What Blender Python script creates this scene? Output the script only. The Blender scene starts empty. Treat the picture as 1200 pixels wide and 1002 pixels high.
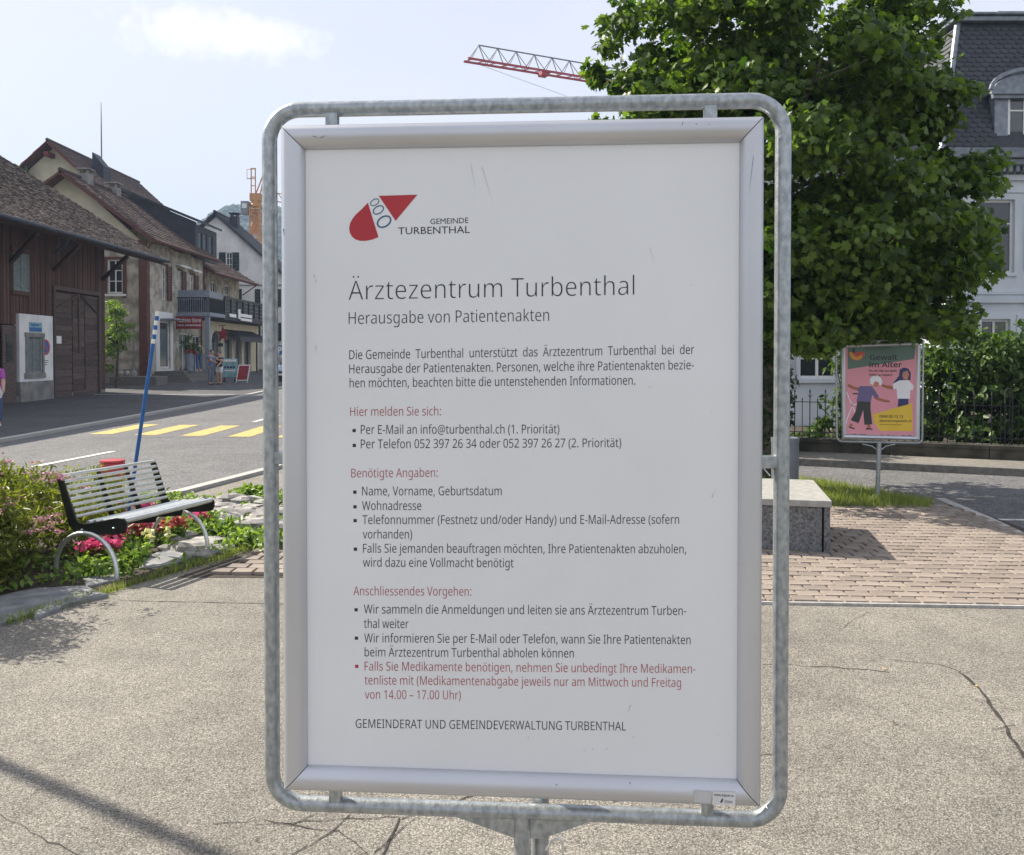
import bpy, math, random
import numpy as np
from mathutils import Vector, Matrix, noise as mnoise
random.seed(7)
SC = bpy.context.scene
COL = SC.collection
R = math.radians
# ------------------------------------------------------------------ camera, world, sun, exposure
F, PX, PY, CAMZ, PITCH = 1000.0, 600.0, 435.0, 1.75, R(1.0)      # photo pixels (1200x1002)
cam_d = bpy.data.cameras.new('camera'); cam = bpy.data.objects.new('camera', cam_d); COL.objects.link(cam)
cam_d.sensor_fit = 'HORIZONTAL'; cam_d.sensor_width = 36.0; cam_d.lens = 36.0*F/1200.0
cam_d.shift_y = -(501.0-PY)/1200.0
cam_d.clip_start = 0.05; cam_d.clip_end = 4000
cam.location = (0, 0, CAMZ); cam.rotation_euler = (R(90)-PITCH, 0, 0)
SC.camera = cam
SUN_AZ = math.atan2(-0.865, 0.50)      # clockwise from +Y
SUN_EL = R(41)
world = bpy.data.worlds.new('World'); SC.world = world; world.use_nodes = True
nt = world.node_tree; nt.nodes.clear()
def wn(t, **k):
    n = nt.nodes.new(t)
    for a, b in k.items(): setattr(n, a, b)
    return n
out = wn('ShaderNodeOutputWorld'); bg = wn('ShaderNodeBackground'); bg.inputs[1].default_value = 0.085
sky = wn('ShaderNodeTexSky', sky_type='NISHITA', sun_disc=False, sun_elevation=SUN_EL, sun_rotation=SUN_AZ % (2*math.pi))
sky.air_density = 1.0; sky.dust_density = 2.5; sky.ozone_density = 1.5
tc = wn('ShaderNodeTexCoord'); mp = wn('ShaderNodeMapping'); mp.inputs['Scale'].default_value = (1.0, 1.0, 3.2)
nz = wn('ShaderNodeTexNoise'); nz.inputs['Scale'].default_value = 1.7; nz.inputs['Detail'].default_value = 7; nz.inputs['Roughness'].default_value = 0.55
rp = wn('ShaderNodeValToRGB'); rp.color_ramp.elements[0].position = 0.30; rp.color_ramp.elements[1].position = 0.75
rp.color_ramp.elements[0].color = (0.66, 0.66, 0.66, 1); rp.color_ramp.elements[1].color = (0.97, 0.97, 0.97, 1)
mx = wn('ShaderNodeMix', data_type='RGBA'); mx.inputs[7].default_value = (5.75, 5.8, 6.35, 1)
L = nt.links.new
L(tc.outputs['Generated'], mp.inputs[0]); L(mp.outputs[0], nz.inputs[0]); L(nz.outputs[0], rp.inputs[0])
sx = wn('ShaderNodeSeparateXYZ'); L(tc.outputs['Generated'], sx.inputs[0])
vr = wn('ShaderNodeMapRange'); vr.inputs[1].default_value = .35; vr.inputs[2].default_value = .80; vr.inputs[3].default_value = 1.0; vr.inputs[4].default_value = .85
L(sx.outputs[2], vr.inputs[0]); vmul = wn('ShaderNodeMath', operation='MULTIPLY'); L(rp.outputs[0], vmul.inputs[0]); L(vr.outputs[0], vmul.inputs[1])
L(vmul.outputs[0], mx.inputs[0]); L(sky.outputs[0], mx.inputs[6])
# one small cumulus cloud, placed by its direction in the sky
cdir = Vector(((268-PX)/F, 1.0, (435-64)/F)).normalized()
def vm(op, a=None, b=None):
    n = wn('ShaderNodeVectorMath', operation=op)
    if a is not None: L(a, n.inputs[0]) if not isinstance(a, tuple) else setattr(n.inputs[0], 'default_value', a)
    if b is not None: L(b, n.inputs[1]) if not isinstance(b, tuple) else setattr(n.inputs[1], 'default_value', b)
    return n
nz2 = wn('ShaderNodeTexNoise'); nz2.inputs['Scale'].default_value = 30; nz2.inputs['Detail'].default_value = 7; nz2.inputs['Roughness'].default_value = .6
L(tc.outputs['Generated'], nz2.inputs[0])
sub = vm('SUBTRACT', tc.outputs['Generated'], tuple(cdir))
sc_ = vm('MULTIPLY', sub.outputs[0], (1/0.072, 1/0.072, 1/0.0185))
ln = vm('LENGTH', sc_.outputs[0])
m1 = wn('ShaderNodeMath', operation='MULTIPLY_ADD'); m1.inputs[1].default_value = 3.6; m1.inputs[2].default_value = -1.8
L(nz2.outputs[0], m1.inputs[0])
m2 = wn('ShaderNodeMath', operation='ADD'); L(ln.outputs['Value'], m2.inputs[0]); L(m1.outputs[0], m2.inputs[1])
rp2 = wn('ShaderNodeMapRange'); rp2.inputs[1].default_value = 1.45; rp2.inputs[2].default_value = .45; rp2.inputs[3].default_value = 0; rp2.inputs[4].default_value = .7
L(m2.outputs[0], rp2.inputs[0])
mx2 = wn('ShaderNodeMix', data_type='RGBA'); mx2.inputs[7].default_value = (7.9, 7.8, 7.8, 1)
L(mx.outputs[2], mx2.inputs[6]); L(rp2.outputs[0], mx2.inputs[0])
L(mx2.outputs[2], bg.inputs[0]); L(bg.outputs[0], out.inputs[0])
sun_d = bpy.data.lights.new('sun', 'SUN'); sun_d.energy = 5.0; sun_d.angle = R(0.53); sun_d.color = (1.0, 0.925, 0.80)
sun = bpy.data.objects.new('sun', sun_d); COL.objects.link(sun)
SDIR = Vector((math.sin(SUN_AZ)*math.cos(SUN_EL), math.cos(SUN_AZ)*math.cos(SUN_EL), math.sin(SUN_EL)))
sun.rotation_euler = (-SDIR).to_track_quat('-Z', 'Y').to_euler(); sun.location = SDIR*50
SC.view_settings.view_transform = 'Standard'; SC.view_settings.look = 'None'
SC.view_settings.exposure = 0.96; SC.view_settings.gamma = 1.0; SC.view_settings.use_curve_mapping = False
SC.cycles.use_denoising = True; SC.cycles.max_bounces = 6; SC.cycles.transparent_max_bounces = 6
SC.cycles.volume_bounces = 0; SC.cycles.diffuse_bounces = 3

# ------------------------------------------------------------------ helpers
def h(y):                                   # terrain height: the street climbs gently
    return 0.0 if y < 30 else (min(y, 110)-30)*0.016
cp, sp = math.cos(PITCH), math.sin(PITCH)
def ray(px, py):
    x, u = (px-PX)/F, -(py-PY)/F
    return Vector((x, cp + u*sp, -sp + u*cp))
def G(px, py, z=0.0):                       # ground point seen at a photo pixel
    d = ray(px, py); t = (z-CAMZ)/d.z
    return Vector((d.x*t, d.y*t, z))
def P(px, py, Y):                           # point at distance Y seen at a photo pixel
    d = ray(px, py); t = Y/d.y
    return Vector((d.x*t, Y, CAMZ+d.z*t))

def nodes(name):
    m = bpy.data.materials.new(name); m.use_nodes = True
    t = m.node_tree; b = t.nodes['Principled BSDF']
    return m, t, b
def pm(name, c1, c2=None, scale=4.0, rough=0.8, metal=0.0, bump=0.0, bscale=None, rand=0.0, stretch=(1, 1, 1), spec=0.5, detail=6, ramp=(0.35, 0.65), coat=0.0):
    """plain procedural surface: two colours mixed by noise, fine bump, optional per-piece tone"""
    m, t, b = nodes(name)
    c2 = c2 or tuple(min(1, v*1.18+0.004) for v in c1)
    tc = t.nodes.new('ShaderNodeTexCoord'); mp = t.nodes.new('ShaderNodeMapping'); mp.inputs['Scale'].default_value = stretch
    t.links.new(tc.outputs['Object'], mp.inputs[0])
    n = t.nodes.new('ShaderNodeTexNoise'); n.inputs['Scale'].default_value = scale; n.inputs['Detail'].default_value = detail
    t.links.new(mp.outputs[0], n.inputs[0])
    r = t.nodes.new('ShaderNodeValToRGB'); e = r.color_ramp.elements
    e[0].position, e[1].position = ramp; e[0].color = (*c1, 1); e[1].color = (*c2, 1)
    t.links.new(n.outputs[0], r.inputs[0]); col = r.outputs[0]
    if rand:
        g = t.nodes.new('ShaderNodeNewGeometry'); oi = t.nodes.new('ShaderNodeObjectInfo')
        ad = t.nodes.new('ShaderNodeMath'); ad.operation = 'ADD'
        t.links.new(g.outputs['Random Per Island'], ad.inputs[0]); t.links.new(oi.outputs['Random'], ad.inputs[1])
        fr = t.nodes.new('ShaderNodeMath'); fr.operation = 'FRACT'; t.links.new(ad.outputs[0], fr.inputs[0])
        mr = t.nodes.new('ShaderNodeMapRange'); mr.inputs[3].default_value = 1-rand; mr.inputs[4].default_value = 1+rand
        t.links.new(fr.outputs[0], mr.inputs[0])
        hs = t.nodes.new('ShaderNodeHueSaturation'); t.links.new(mr.outputs[0], hs.inputs['Value']); t.links.new(col, hs.inputs['Color'])
        col = hs.outputs[0]
    t.links.new(col, b.inputs['Base Color'])
    b.inputs['Roughness'].default_value = rough; b.inputs['Metallic'].default_value = metal
    b.inputs['Specular IOR Level'].default_value = spec; b.inputs['Coat Weight'].default_value = coat
    if bump:
        n2 = t.nodes.new('ShaderNodeTexNoise'); n2.inputs['Scale'].default_value = bscale or scale*6; n2.inputs['Detail'].default_value = 5
        t.links.new(mp.outputs[0], n2.inputs[0])
        bp = t.nodes.new('ShaderNodeBump'); bp.inputs['Strength'].default_value = bump; bp.inputs['Distance'].default_value = 0.01
        t.links.new(n2.outputs[0], bp.inputs['Height']); t.links.new(bp.outputs[0], b.inputs['Normal'])
    return m
def leafmat(name, c_dark, c_light, transl=0.45, rough=0.45, tint=(1.5, 1.6, .55)):
    m, t, b = nodes(name)
    g = t.nodes.new('ShaderNodeNewGeometry'); r = t.nodes.new('ShaderNodeValToRGB'); e = r.color_ramp.elements
    e[0].color = (*c_dark, 1); e[1].color = (*c_light, 1)
    t.links.new(g.outputs['Random Per Island'], r.inputs[0]); t.links.new(r.outputs[0], b.inputs['Base Color'])
    b.inputs['Roughness'].default_value = rough; b.inputs['Specular IOR Level'].default_value = 0.35
    tr = t.nodes.new('ShaderNodeBsdfTranslucent'); mixc = t.nodes.new('ShaderNodeMix'); mixc.data_type = 'RGBA'; mixc.blend_type = 'MULTIPLY'
    mixc.inputs[0].default_value = 1; mixc.inputs[7].default_value = (*tint, 1)
    t.links.new(r.outputs[0], mixc.inputs[6]); t.links.new(mixc.outputs[2], tr.inputs[0])
    ms = t.nodes.new('ShaderNodeMixShader'); ms.inputs[0].default_value = transl
    t.links.new(b.outputs[0], ms.inputs[1]); t.links.new(tr.outputs[0], ms.inputs[2])
    t.links.new(ms.outputs[0], t.nodes['Material Output'].inputs[0])
    return m
def glassmat(name, col, rough=0.06):
    m, t, b = nodes(name); b.inputs['Base Color'].default_value = (*col, 1); b.inputs['Roughness'].default_value = rough
    b.inputs['Specular IOR Level'].default_value = 0.9
    n = t.nodes.new('ShaderNodeTexNoise'); n.inputs['Scale'].default_value = 1.2
    bp = t.nodes.new('ShaderNodeBump'); bp.inputs['Strength'].default_value = .04; t.links.new(n.outputs[0], bp.inputs['Height']); t.links.new(bp.outputs[0], b.inputs['Normal'])
    return m

class MB:
    def __init__(s): s.v = []; s.f = []
    def add(s, vs, fs):
        k = len(s.v); s.v += [tuple(p) for p in vs]; s.f += [tuple(i+k for i in f) for f in fs]; return s
    def obox(s, o, a, b, c):                # corner o with three edge vectors
        o, a, b, c = map(Vector, (o, a, b, c))
        vs = [o, o+a, o+a+b, o+b, o+c, o+a+c, o+a+b+c, o+b+c]
        fs = [(0, 3, 2, 1), (4, 5, 6, 7), (0, 1, 5, 4), (1, 2, 6, 5), (2, 3, 7, 6), (3, 0, 4, 7)]
        if a.cross(b).dot(c) < 0: fs = [f[::-1] for f in fs]
        return s.add(vs, fs)
    def box(s, x0, x1, y0, y1, z0, z1): return s.obox((x0, y0, z0), (x1-x0, 0, 0), (0, y1-y0, 0), (0, 0, z1-z0))
    def bar(s, p, q, w, d=None, up=(0, 0, 1)):   # rectangular bar from p to q
        p, q = Vector(p), Vector(q); d = d or w; t = (q-p)
        side = t.cross(Vector(up))
        if side.length < 1e-6: side = t.cross(Vector((1, 0, 0)))
        side.normalize(); u2 = side.cross(t).normalized()
        return s.obox(p-side*w/2-u2*d/2, side*w, u2*d, t)
    def tube(s, pts, r, n=10, caps=True, closed=False):
        pts = [Vector(p) for p in pts]; N = len(pts)
        rs = r if isinstance(r, (list, tuple)) else [r]*N
        k = len(s.v); prev = None
        for i, p in enumerate(pts):
            if closed: t = (pts[(i+1) % N]-pts[i-1]).normalized()
            else: t = (pts[min(i+1, N-1)]-pts[max(i-1, 0)]).normalized()
            if prev is None:
                a = t.cross(Vector((0, 0, 1)))
                if a.length < 1e-3: a = t.cross(Vector((1, 0, 0)))
                a.normalize()
            else: a = (prev - t*prev.dot(t)).normalized()
            prev = a; b = t.cross(a)
            for j in range(n):
                an = 2*math.pi*j/n; s.v.append(tuple(p + (a*math.cos(an)+b*math.sin(an))*rs[i]))
        M = N if closed else N-1
        for i in range(M):
            for j in range(n):
                i2 = (i+1) % N
                s.f.append((k+i*n+j, k+i*n+(j+1) % n, k+i2*n+(j+1) % n, k+i2*n+j))
        if caps and not closed:
            s.f.append(tuple(k+j for j in range(n))[::-1]); s.f.append(tuple(k+(N-1)*n+j for j in range(n)))
        return s
    def lathe(s, c, prof, n=20):            # prof: (radius, z) from bottom to top
        c = Vector(c); k = len(s.v); N = len(prof)
        for r, z in prof:
            for j in range(n):
                an = 2*math.pi*j/n; s.v.append((c.x+r*math.cos(an), c.y+r*math.sin(an), c.z+z))
        for i in range(N-1):
            for j in range(n): s.f.append((k+i*n+j, k+i*n+(j+1) % n, k+(i+1)*n+(j+1) % n, k+(i+1)*n+j))
        s.f.append(tuple(k+j for j in range(n))[::-1]); s.f.append(tuple(k+(N-1)*n+j for j in range(n)))
        return s
    def prism(s, pts, ext):                 # planar polygon extruded by a vector
        pts = [Vector(p) for p in pts]; e = Vector(ext); n = len(pts); k = len(s.v)
        s.v += [tuple(p) for p in pts]+[tuple(p+e) for p in pts]
        nn = Vector((0, 0, 0))
        for i in range(n): nn += pts[i].cross(pts[(i+1) % n])
        fl = nn.dot(e) > 0
        f = [tuple(range(k, k+n))[::-1], tuple(range(k+n, k+2*n))]+[(k+i, k+(i+1) % n, k+n+(i+1) % n, k+n+i) for i in range(n)]
        s.f += f if fl else [q[::-1] for q in f]
        return s
    def wall(s, o, u, n, W, H, holes, th):  # front face plane at o, grows back by th; holes (u0,u1,z0,z1)
        us = sorted({0, W, *[v for q in holes for v in q[:2]]}); zs = sorted({0, H, *[v for q in holes for v in q[2:]]})
        o, u, n = Vector(o), Vector(u), Vector(n)
        for a0, a1 in zip(us, us[1:]):
            run = None
            for z0, z1 in zip(zs, zs[1:]):
                cm, zm = (a0+a1)/2, (z0+z1)/2
                hole = any(q[0] < cm < q[1] and q[2] < zm < q[3] for q in holes)
                if hole:
                    if run is not None: s.obox(o+u*a0+Vector((0, 0, run)), u*(a1-a0), -n*th, (0, 0, z0-run)); run = None
                elif run is None: run = z0
            if run is not None: s.obox(o+u*a0+Vector((0, 0, run)), u*(a1-a0), -n*th, (0, 0, H-run))
        return s
    def build(s, name, mat, parent=None, smooth=False, bevel=0):
        off = Vector((0, 0, 0)); q = parent
        while q is not None: off += q.location; q = q.parent
        me = bpy.data.meshes.new(name); me.from_pydata([(a-off.x, b-off.y, c-off.z) for a, b, c in s.v], [], s.f)
        if smooth:
            me.polygons.foreach_set('use_smooth', [True]*len(me.polygons))
            me.set_sharp_from_angle(angle=R(38))
        if isinstance(mat, (list, tuple)):
            for m_ in mat: me.materials.append(m_)
        else: me.materials.append(mat)
        o = bpy.data.objects.new(name, me); COL.objects.link(o)
        if parent is not None: o.parent = parent
        if bevel:
            bv = o.modifiers.new('bevel', 'BEVEL'); bv.width = bevel; bv.segments = 2; bv.limit_method = 'ANGLE'
        me.update(); return o
def tag(o, label=None, cat=None, group=None, kind=None):
    for k, v in (('label', label), ('category', cat), ('group', group), ('kind', kind)):
        if v: o[k] = v
    return o
def thing(name, label, cat, loc=(0, 0, 0), group=None):
    o = bpy.data.objects.new(name, None); COL.objects.link(o); o.location = loc; o.empty_display_size = .2
    return tag(o, label, cat, group)
def dup(o, loc=None, parent=None, label=None, rz=None):
    c = o.copy(); COL.objects.link(c)
    if parent is not None: c.parent = parent
    if loc is not None: c.location = loc
    if rz is not None: c.rotation_euler.z = rz
    if label: c['label'] = label
    for ch in list(o.children): dup(ch, parent=c)
    return c
def struct(o): o['kind'] = 'structure'; return o
def stuff(o): o['kind'] = 'stuff'; return o

# leaves -----------------------------------------------------------
def leaf_template(kind):
    if kind == 'maple':
        o = [(0, 0), (.30, -.05), (.30, .12), (.54, .24), (.38, .37), (.45, .65), (.20, .58), (0, 1.0),
             (-.20, .58), (-.45, .65), (-.38, .37), (-.54, .24), (-.30, .12), (-.30, -.05)]
        v = [(0, .35, .0)]+[(x, y, -.10*abs(x)*2-.12*y*y) for x, y in o]
        f = [(0, i, i % 14+1) for i in range(1, 15)]
    elif kind == 'oval':
        o = [(0, 0), (.22, .25), (.24, .55), (0, 1), (-.24, .55), (-.22, .25)]
        v = [(x, y, -.15*y*y+abs(x)*.25) for x, y in o]; f = [(0, 1, 2, 3), (0, 3, 4, 5)]
    elif kind == 'lance':
        v = [(0, 0, 0), (.13, .45, .04), (0, 1, -.15), (-.13, .45, .04)]; f = [(0, 1, 2), (0, 2, 3)]
    elif kind == 'blade':
        v = [(-.03, 0, 0), (.03, 0, 0), (.02, .6, .05), (0, 1, .25), (-.02, .6, .05)]; f = [(0, 1, 2, 4), (4, 2, 3)]
    elif kind == 'petal':
        v = [(0, 0, 0)]+[(.5*math.cos(a)*(1+.15*math.sin(5*a)), .5*math.sin(a), .1) for a in [2*math.pi*i/7 for i in range(7)]]
        f = [(0, i, i % 7+1) for i in range(1, 8)]
    return np.array(v, float), f
def leaves(name, pts, size, kind, mat, parent, up=0.6, outward=None, rng=None, vertical=False, sizevar=.35):
    rng = rng or np.random.default_rng(1)
    pts = np.asarray(pts, float); N = len(pts); tv, tf = leaf_template(kind); K = len(tv)
    n = rng.normal(size=(N, 3)); n[:, 2] += up*2
    if outward is not None: n += outward*1.2
    n /= np.linalg.norm(n, axis=1)[:, None]
    t = rng.normal(size=(N, 3)); t[:, 2] -= .5
    if vertical: t = rng.normal(size=(N, 3))*.35; t[:, 2] = 1; n = rng.normal(size=(N, 3))
    t /= np.linalg.norm(t, axis=1)[:, None]
    n -= t*(n*t).sum(1)[:, None]; n /= np.linalg.norm(n, axis=1)[:, None]
    x = np.cross(t, n); s = size*(1+sizevar*(rng.random(N)*2-1))
    V = pts[:, None, :] + s[:, None, None]*(tv[None, :, 0:1]*x[:, None, :]+tv[None, :, 1:2]*t[:, None, :]+tv[None, :, 2:3]*n[:, None, :])
    off = Vector((0, 0, 0)); q = parent
    while q is not None: off += q.location; q = q.parent
    V = (V-np.array(off)[None, None, :]).reshape(-1, 3)
    lens = [len(f) for f in tf]; flat = np.concatenate([np.array(f) for f in tf]); tot = len(flat)
    me = bpy.data.meshes.new(name)
    me.vertices.add(N*K); me.vertices.foreach_set('co', V.ravel())
    me.loops.add(N*tot); me.loops.foreach_set('vertex_index', (flat[None, :]+(np.arange(N)*K)[:, None]).ravel().astype(np.int32))
    me.polygons.add(N*len(tf)); ls = np.cumsum([0]+lens[:-1])
    me.polygons.foreach_set('loop_start', (ls[None, :]+(np.arange(N)*tot)[:, None]).ravel().astype(np.int32))
    me.materials.append(mat); me.update(calc_edges=True); me.validate()
    o = bpy.data.objects.new(name, me); COL.objects.link(o)
    if parent is not None: o.parent = parent
    return o
def crown_points(rng, c, rad, nclump, nleaf, cr=0.55, shell=0.55, wob=0.18, flat=1.0):
    c, rad = np.array(c, float), np.array(rad, float)
    d = rng.normal(size=(nclump, 3)); d /= np.linalg.norm(d, axis=1)[:, None]
    r = shell + (1-shell)*rng.random(nclump)**.6
    wobv = 1+wob*np.sin(d[:, 0]*5+1)*np.cos(d[:, 2]*4+d[:, 1]*3)
    cl = c + d*rad*(r*wobv)[:, None]
    idx = rng.integers(0, nclump, nleaf); cs = cr*(.6+.8*rng.random(nclump))
    e = rng.normal(size=(nleaf, 3)); e /= np.linalg.norm(e, axis=1)[:, None]
    e *= (rng.random(nleaf)**.45)[:, None]; e[:, 2] *= .6*flat
    p = cl[idx]+e*cs[idx][:, None]
    o = (p-c)/rad; o /= np.linalg.norm(o, axis=1)[:, None]+1e-6
    return p, o, cl

# text -------------------------------------------------------------
def sans_font():
    try:                                            # a humanist sans that ships with Blender itself; the built-in font otherwise
        import os
        return bpy.data.fonts.load(os.path.join(bpy.utils.system_resource('DATAFILES', path='fonts'), 'NotoSansHebrew-Regular.woff2'))
    except Exception: return None
FONT_TMP = bpy.data.curves.new('txt', 'FONT'); BUILTIN = FONT_TMP.font; SANS = sans_font() or BUILTIN; FONT_TMP.size = 1.0; FONT_TMP.resolution_u = 2
TXO = bpy.data.objects.new('txt', FONT_TMP)
def text_shape(s, offset=-0.012, spacing=1.0, font=None):
    FONT_TMP.font = font or SANS
    FONT_TMP.body = s; FONT_TMP.offset = offset; FONT_TMP.space_character = spacing
    COL.objects.link(TXO); bpy.context.view_layer.update()
    me = bpy.data.meshes.new_from_object(TXO.evaluated_get(bpy.context.evaluated_depsgraph_get()))
    COL.objects.unlink(TXO)
    n = len(me.vertices); co = np.empty(n*3); me.vertices.foreach_get('co', co); co = co.reshape(-1, 3)
    fs = [tuple(p.vertices) for p in me.polygons]; bpy.data.meshes.remove(me)
    return co, fs
CAPH = {}
def put_text(mb, s, fn, p0, p1, cap, base0, base1, offset=-0.012, font=None):
    """fn maps (x,y) in the surface's own flat units to 3-D; text spans p0..p1 in x, baselines base0..base1, y down"""
    if font not in CAPH:
        c, _ = text_shape('H', 0, font=font); CAPH[font] = c[:, 1].max()
    co, fs = text_shape(s, offset, font=font)
    x0, x1 = co[:, 0].min(), co[:, 0].max()
    vs = []
    for x, y, z in co:
        t = (x-x0)/(x1-x0); vs.append(fn(p0+(p1-p0)*t, base0+(base1-base0)*t - y*cap/CAPH[font]))
    mb.add(vs, fs)

# building parts ----------------------------------------------------
Z = Vector((0, 0, 1))
def window(par, o, u, n, u0, u1, z0, z1, fm, gm, nv=1, hbars=(0.68,), fw=.06, depth=.1, sill=None, surround=None):
    o, u, n = Vector(o), Vector(u), Vector(n)
    m = MB(); b = o - n*depth
    def bx(a0, a1, c0, c1, d0=0, d1=.05): m.obox(b+u*a0+Z*c0+n*d0, u*(a1-a0), Z*(c1-c0), n*(d1-d0))
    bx(u0, u0+fw, z0, z1); bx(u1-fw, u1, z0, z1); bx(u0+fw, u1-fw, z0, z0+fw); bx(u0+fw, u1-fw, z1-fw, z1)
    for k in range(nv):
        c = u0+(u1-u0)*(k+1)/(nv+1); bx(c-fw*.45, c+fw*.45, z0+fw, z1-fw, .002, .048)
    for t in hbars:
        c = z0+(z1-z0)*t; bx(u0+fw, u1-fw, c-fw*.3, c+fw*.3, .004, .044)
    w = m.build('window', fm, par)
    p = MB(); p.obox(b+u*(u0+fw*.5)+Z*(z0+fw*.5)+n*.01, u*(u1-u0-fw), Z*(z1-z0-fw), n*.012); p.build('pane', gm, w)
    if sill:
        s = MB(); s.obox(o+u*(u0-.08)+Z*(z0-.09)-n*depth, u*(u1-u0+.16), Z*.088, n*(depth+.07)); s.build('sill', sill, w)
    if surround:
        s = MB(); t = .13
        for a0, a1, c0, c1 in ((u0-t, u0, z0, z1+t), (u1, u1+t, z0, z1+t), (u0, u1, z1, z1+t)):
            s.obox(o+u*a0+Z*c0+n*.002, u*(a1-a0), Z*(c1-c0), n*.035)
        s.build('surround', surround, w)
    return w
def shutter(par, o, u, n, u0, u1, z0, z1, m, nsl=14, proud=.01):
    o, u, n = Vector(o), Vector(u), Vector(n); b = o+n*proud; mb = MB(); fw = .05
    for a0, a1, c0, c1 in ((u0, u0+fw, z0, z1), (u1-fw, u1, z0, z1), (u0+fw, u1-fw, z0, z0+fw), (u0+fw, u1-fw, z1-fw, z1)):
        mb.obox(b+u*a0+Z*c0, u*(a1-a0), Z*(c1-c0), n*.045)
    st = (z1-z0-2*fw)/nsl
    for k in range(nsl):
        z = z0+fw+k*st
        mb.obox(b+u*(u0+fw)+Z*z+n*.004, u*(u1-u0-2*fw), Z*st*.9+n*(-.0)+n*.0, n*.008+Z*0).v
        mb.obox(b+u*(u0+fw)+Z*z+n*.012, u*(u1-u0-2*fw), Z*st*.35, n*.024)
    return mb.build('shutter', m, par)
def tile_field(mb, o, u, s, W, S, tw, th, lift=.03, skip=None, jit=.006):
    """overlapping tiles: o lower corner, u along eave, s up the slope; normal = u x s upward"""
    o, u, s = Vector(o), Vector(u).normalized(), Vector(s).normalized(); n = u.cross(s)
    if n.z < 0: n = -n
    rows, cols = int(S/th), int(W/tw)
    for r_ in range(rows):
        for c in range(cols):
            a = c*tw+(tw/2 if r_ % 2 else 0); p = o+u*a+s*(r_*th)
            if skip and skip(p): continue
            l = lift+random.uniform(-jit, jit)
            q = [p+n*l, p+u*tw*.96+n*l, p+u*tw*.96+s*th*1.1+n*.004, p+s*th*1.1+n*.004]
            k = len(mb.v); mb.v += [tuple(x) for x in q]+[tuple(p), tuple(p+u*tw*.96)]
            mb.f += [(k, k+1, k+2, k+3), (k+4, k+5, k+1, k), (k+4, k, k+3), (k+5, k+2, k+1)]
# ------------------------------------------------------------------ materials
def asphalt(name, cols, scale=95, patch=(.8, 1.12), bump=.6, rough=.9):
    m, t, b = nodes(name); l = t.links.new
    tc = t.nodes.new('ShaderNodeTexCoord')
    nz0 = t.nodes.new('ShaderNodeTexNoise'); nz0.inputs['Scale'].default_value = 40
    l(tc.outputs['Object'], nz0.inputs[0])
    v = t.nodes.new('ShaderNodeTexVoronoi'); v.inputs['Scale'].default_value = scale; v.inputs['Randomness'].default_value = 1
    l(tc.outputs['Object'], v.inputs['Vector'])
    sep = t.nodes.new('ShaderNodeSeparateColor'); l(v.outputs['Color'], sep.inputs[0])
    r = t.nodes.new('ShaderNodeValToRGB'); r.color_ramp.interpolation = 'LINEAR'; e = r.color_ramp.elements
    while len(e) < len(cols): e.new(.5)
    for i, (p, c) in enumerate(cols): e[i].position = p; e[i].color = (*c, 1)
    l(sep.outputs[0], r.inputs[0])
    n = t.nodes.new('ShaderNodeTexNoise'); n.inputs['Scale'].default_value = .55; n.inputs['Detail'].default_value = 8; n.inputs['Roughness'].default_value = .62
    l(tc.outputs['Object'], n.inputs[0])
    mr = t.nodes.new('ShaderNodeMapRange'); mr.inputs[1].default_value = .35; mr.inputs[2].default_value = .65; mr.inputs[3].default_value = patch[0]; mr.inputs[4].default_value = patch[1]
    l(n.outputs[0], mr.inputs[0])
    n3 = t.nodes.new('ShaderNodeTexNoise'); n3.inputs['Scale'].default_value = 3.1; n3.inputs['Detail'].default_value = 9; n3.inputs['Roughness'].default_value = .7
    l(tc.outputs['Object'], n3.inputs[0])
    mr3 = t.nodes.new('ShaderNodeMapRange'); mr3.inputs[1].default_value = .38; mr3.inputs[2].default_value = .55; mr3.inputs[3].default_value = .86; mr3.inputs[4].default_value = 1.03
    l(n3.outputs[0], mr3.inputs[0]); mm = t.nodes.new('ShaderNodeMath'); mm.operation = 'MULTIPLY'; l(mr.outputs[0], mm.inputs[0]); l(mr3.outputs[0], mm.inputs[1]); mr = mm
    # binder visible between the stones
    mr2 = t.nodes.new('ShaderNodeMapRange'); mr2.inputs[1].default_value = .35; mr2.inputs[2].default_value = .75; mr2.inputs[3].default_value = 1.0; mr2.inputs[4].default_value = .52
    l(v.outputs['Distance'], mr2.inputs[0])
    ml = t.nodes.new('ShaderNodeMath'); ml.operation = 'MULTIPLY'; l(mr.outputs[0], ml.inputs[0]); l(mr2.outputs[0], ml.inputs[1])
    hs = t.nodes.new('ShaderNodeHueSaturation'); l(ml.outputs[0], hs.inputs['Value']); l(r.outputs[0], hs.inputs['Color']); l(hs.outputs[0], b.inputs['Base Color'])
    b.inputs['Roughness'].default_value = rough; b.inputs['Specular IOR Level'].default_value = .3
    bp = t.nodes.new('ShaderNodeBump'); bp.inputs['Strength'].default_value = bump; bp.inputs['Distance'].default_value = .006; bp.invert = True
    l(v.outputs['Distance'], bp.inputs['Height']); l(bp.outputs[0], b.inputs['Normal'])
    return m
M = {}
M['plaza'] = asphalt('old_asphalt', [(0, (.125, .115, .10)), (.25, (.225, .208, .177)), (.7, (.285, .264, .228)), (1, (.42, .39, .34))], 160, (.80, 1.10), .4)
M['road'] = asphalt('road_asphalt', [(0, (.10, .10, .105)), (.5, (.17, .168, .17)), (1, (.26, .255, .25))], 60, (.88, 1.1), .3)
M['walk'] = asphalt('dark_asphalt', [(0, (.06, .06, .062)), (.5, (.10, .10, .102)), (1, (.16, .16, .16))], 60, (.85, 1.1), .3)
M['land'] = pm('far_ground', (.05, .08, .025), (.09, .11, .05), 3, .95)
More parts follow.
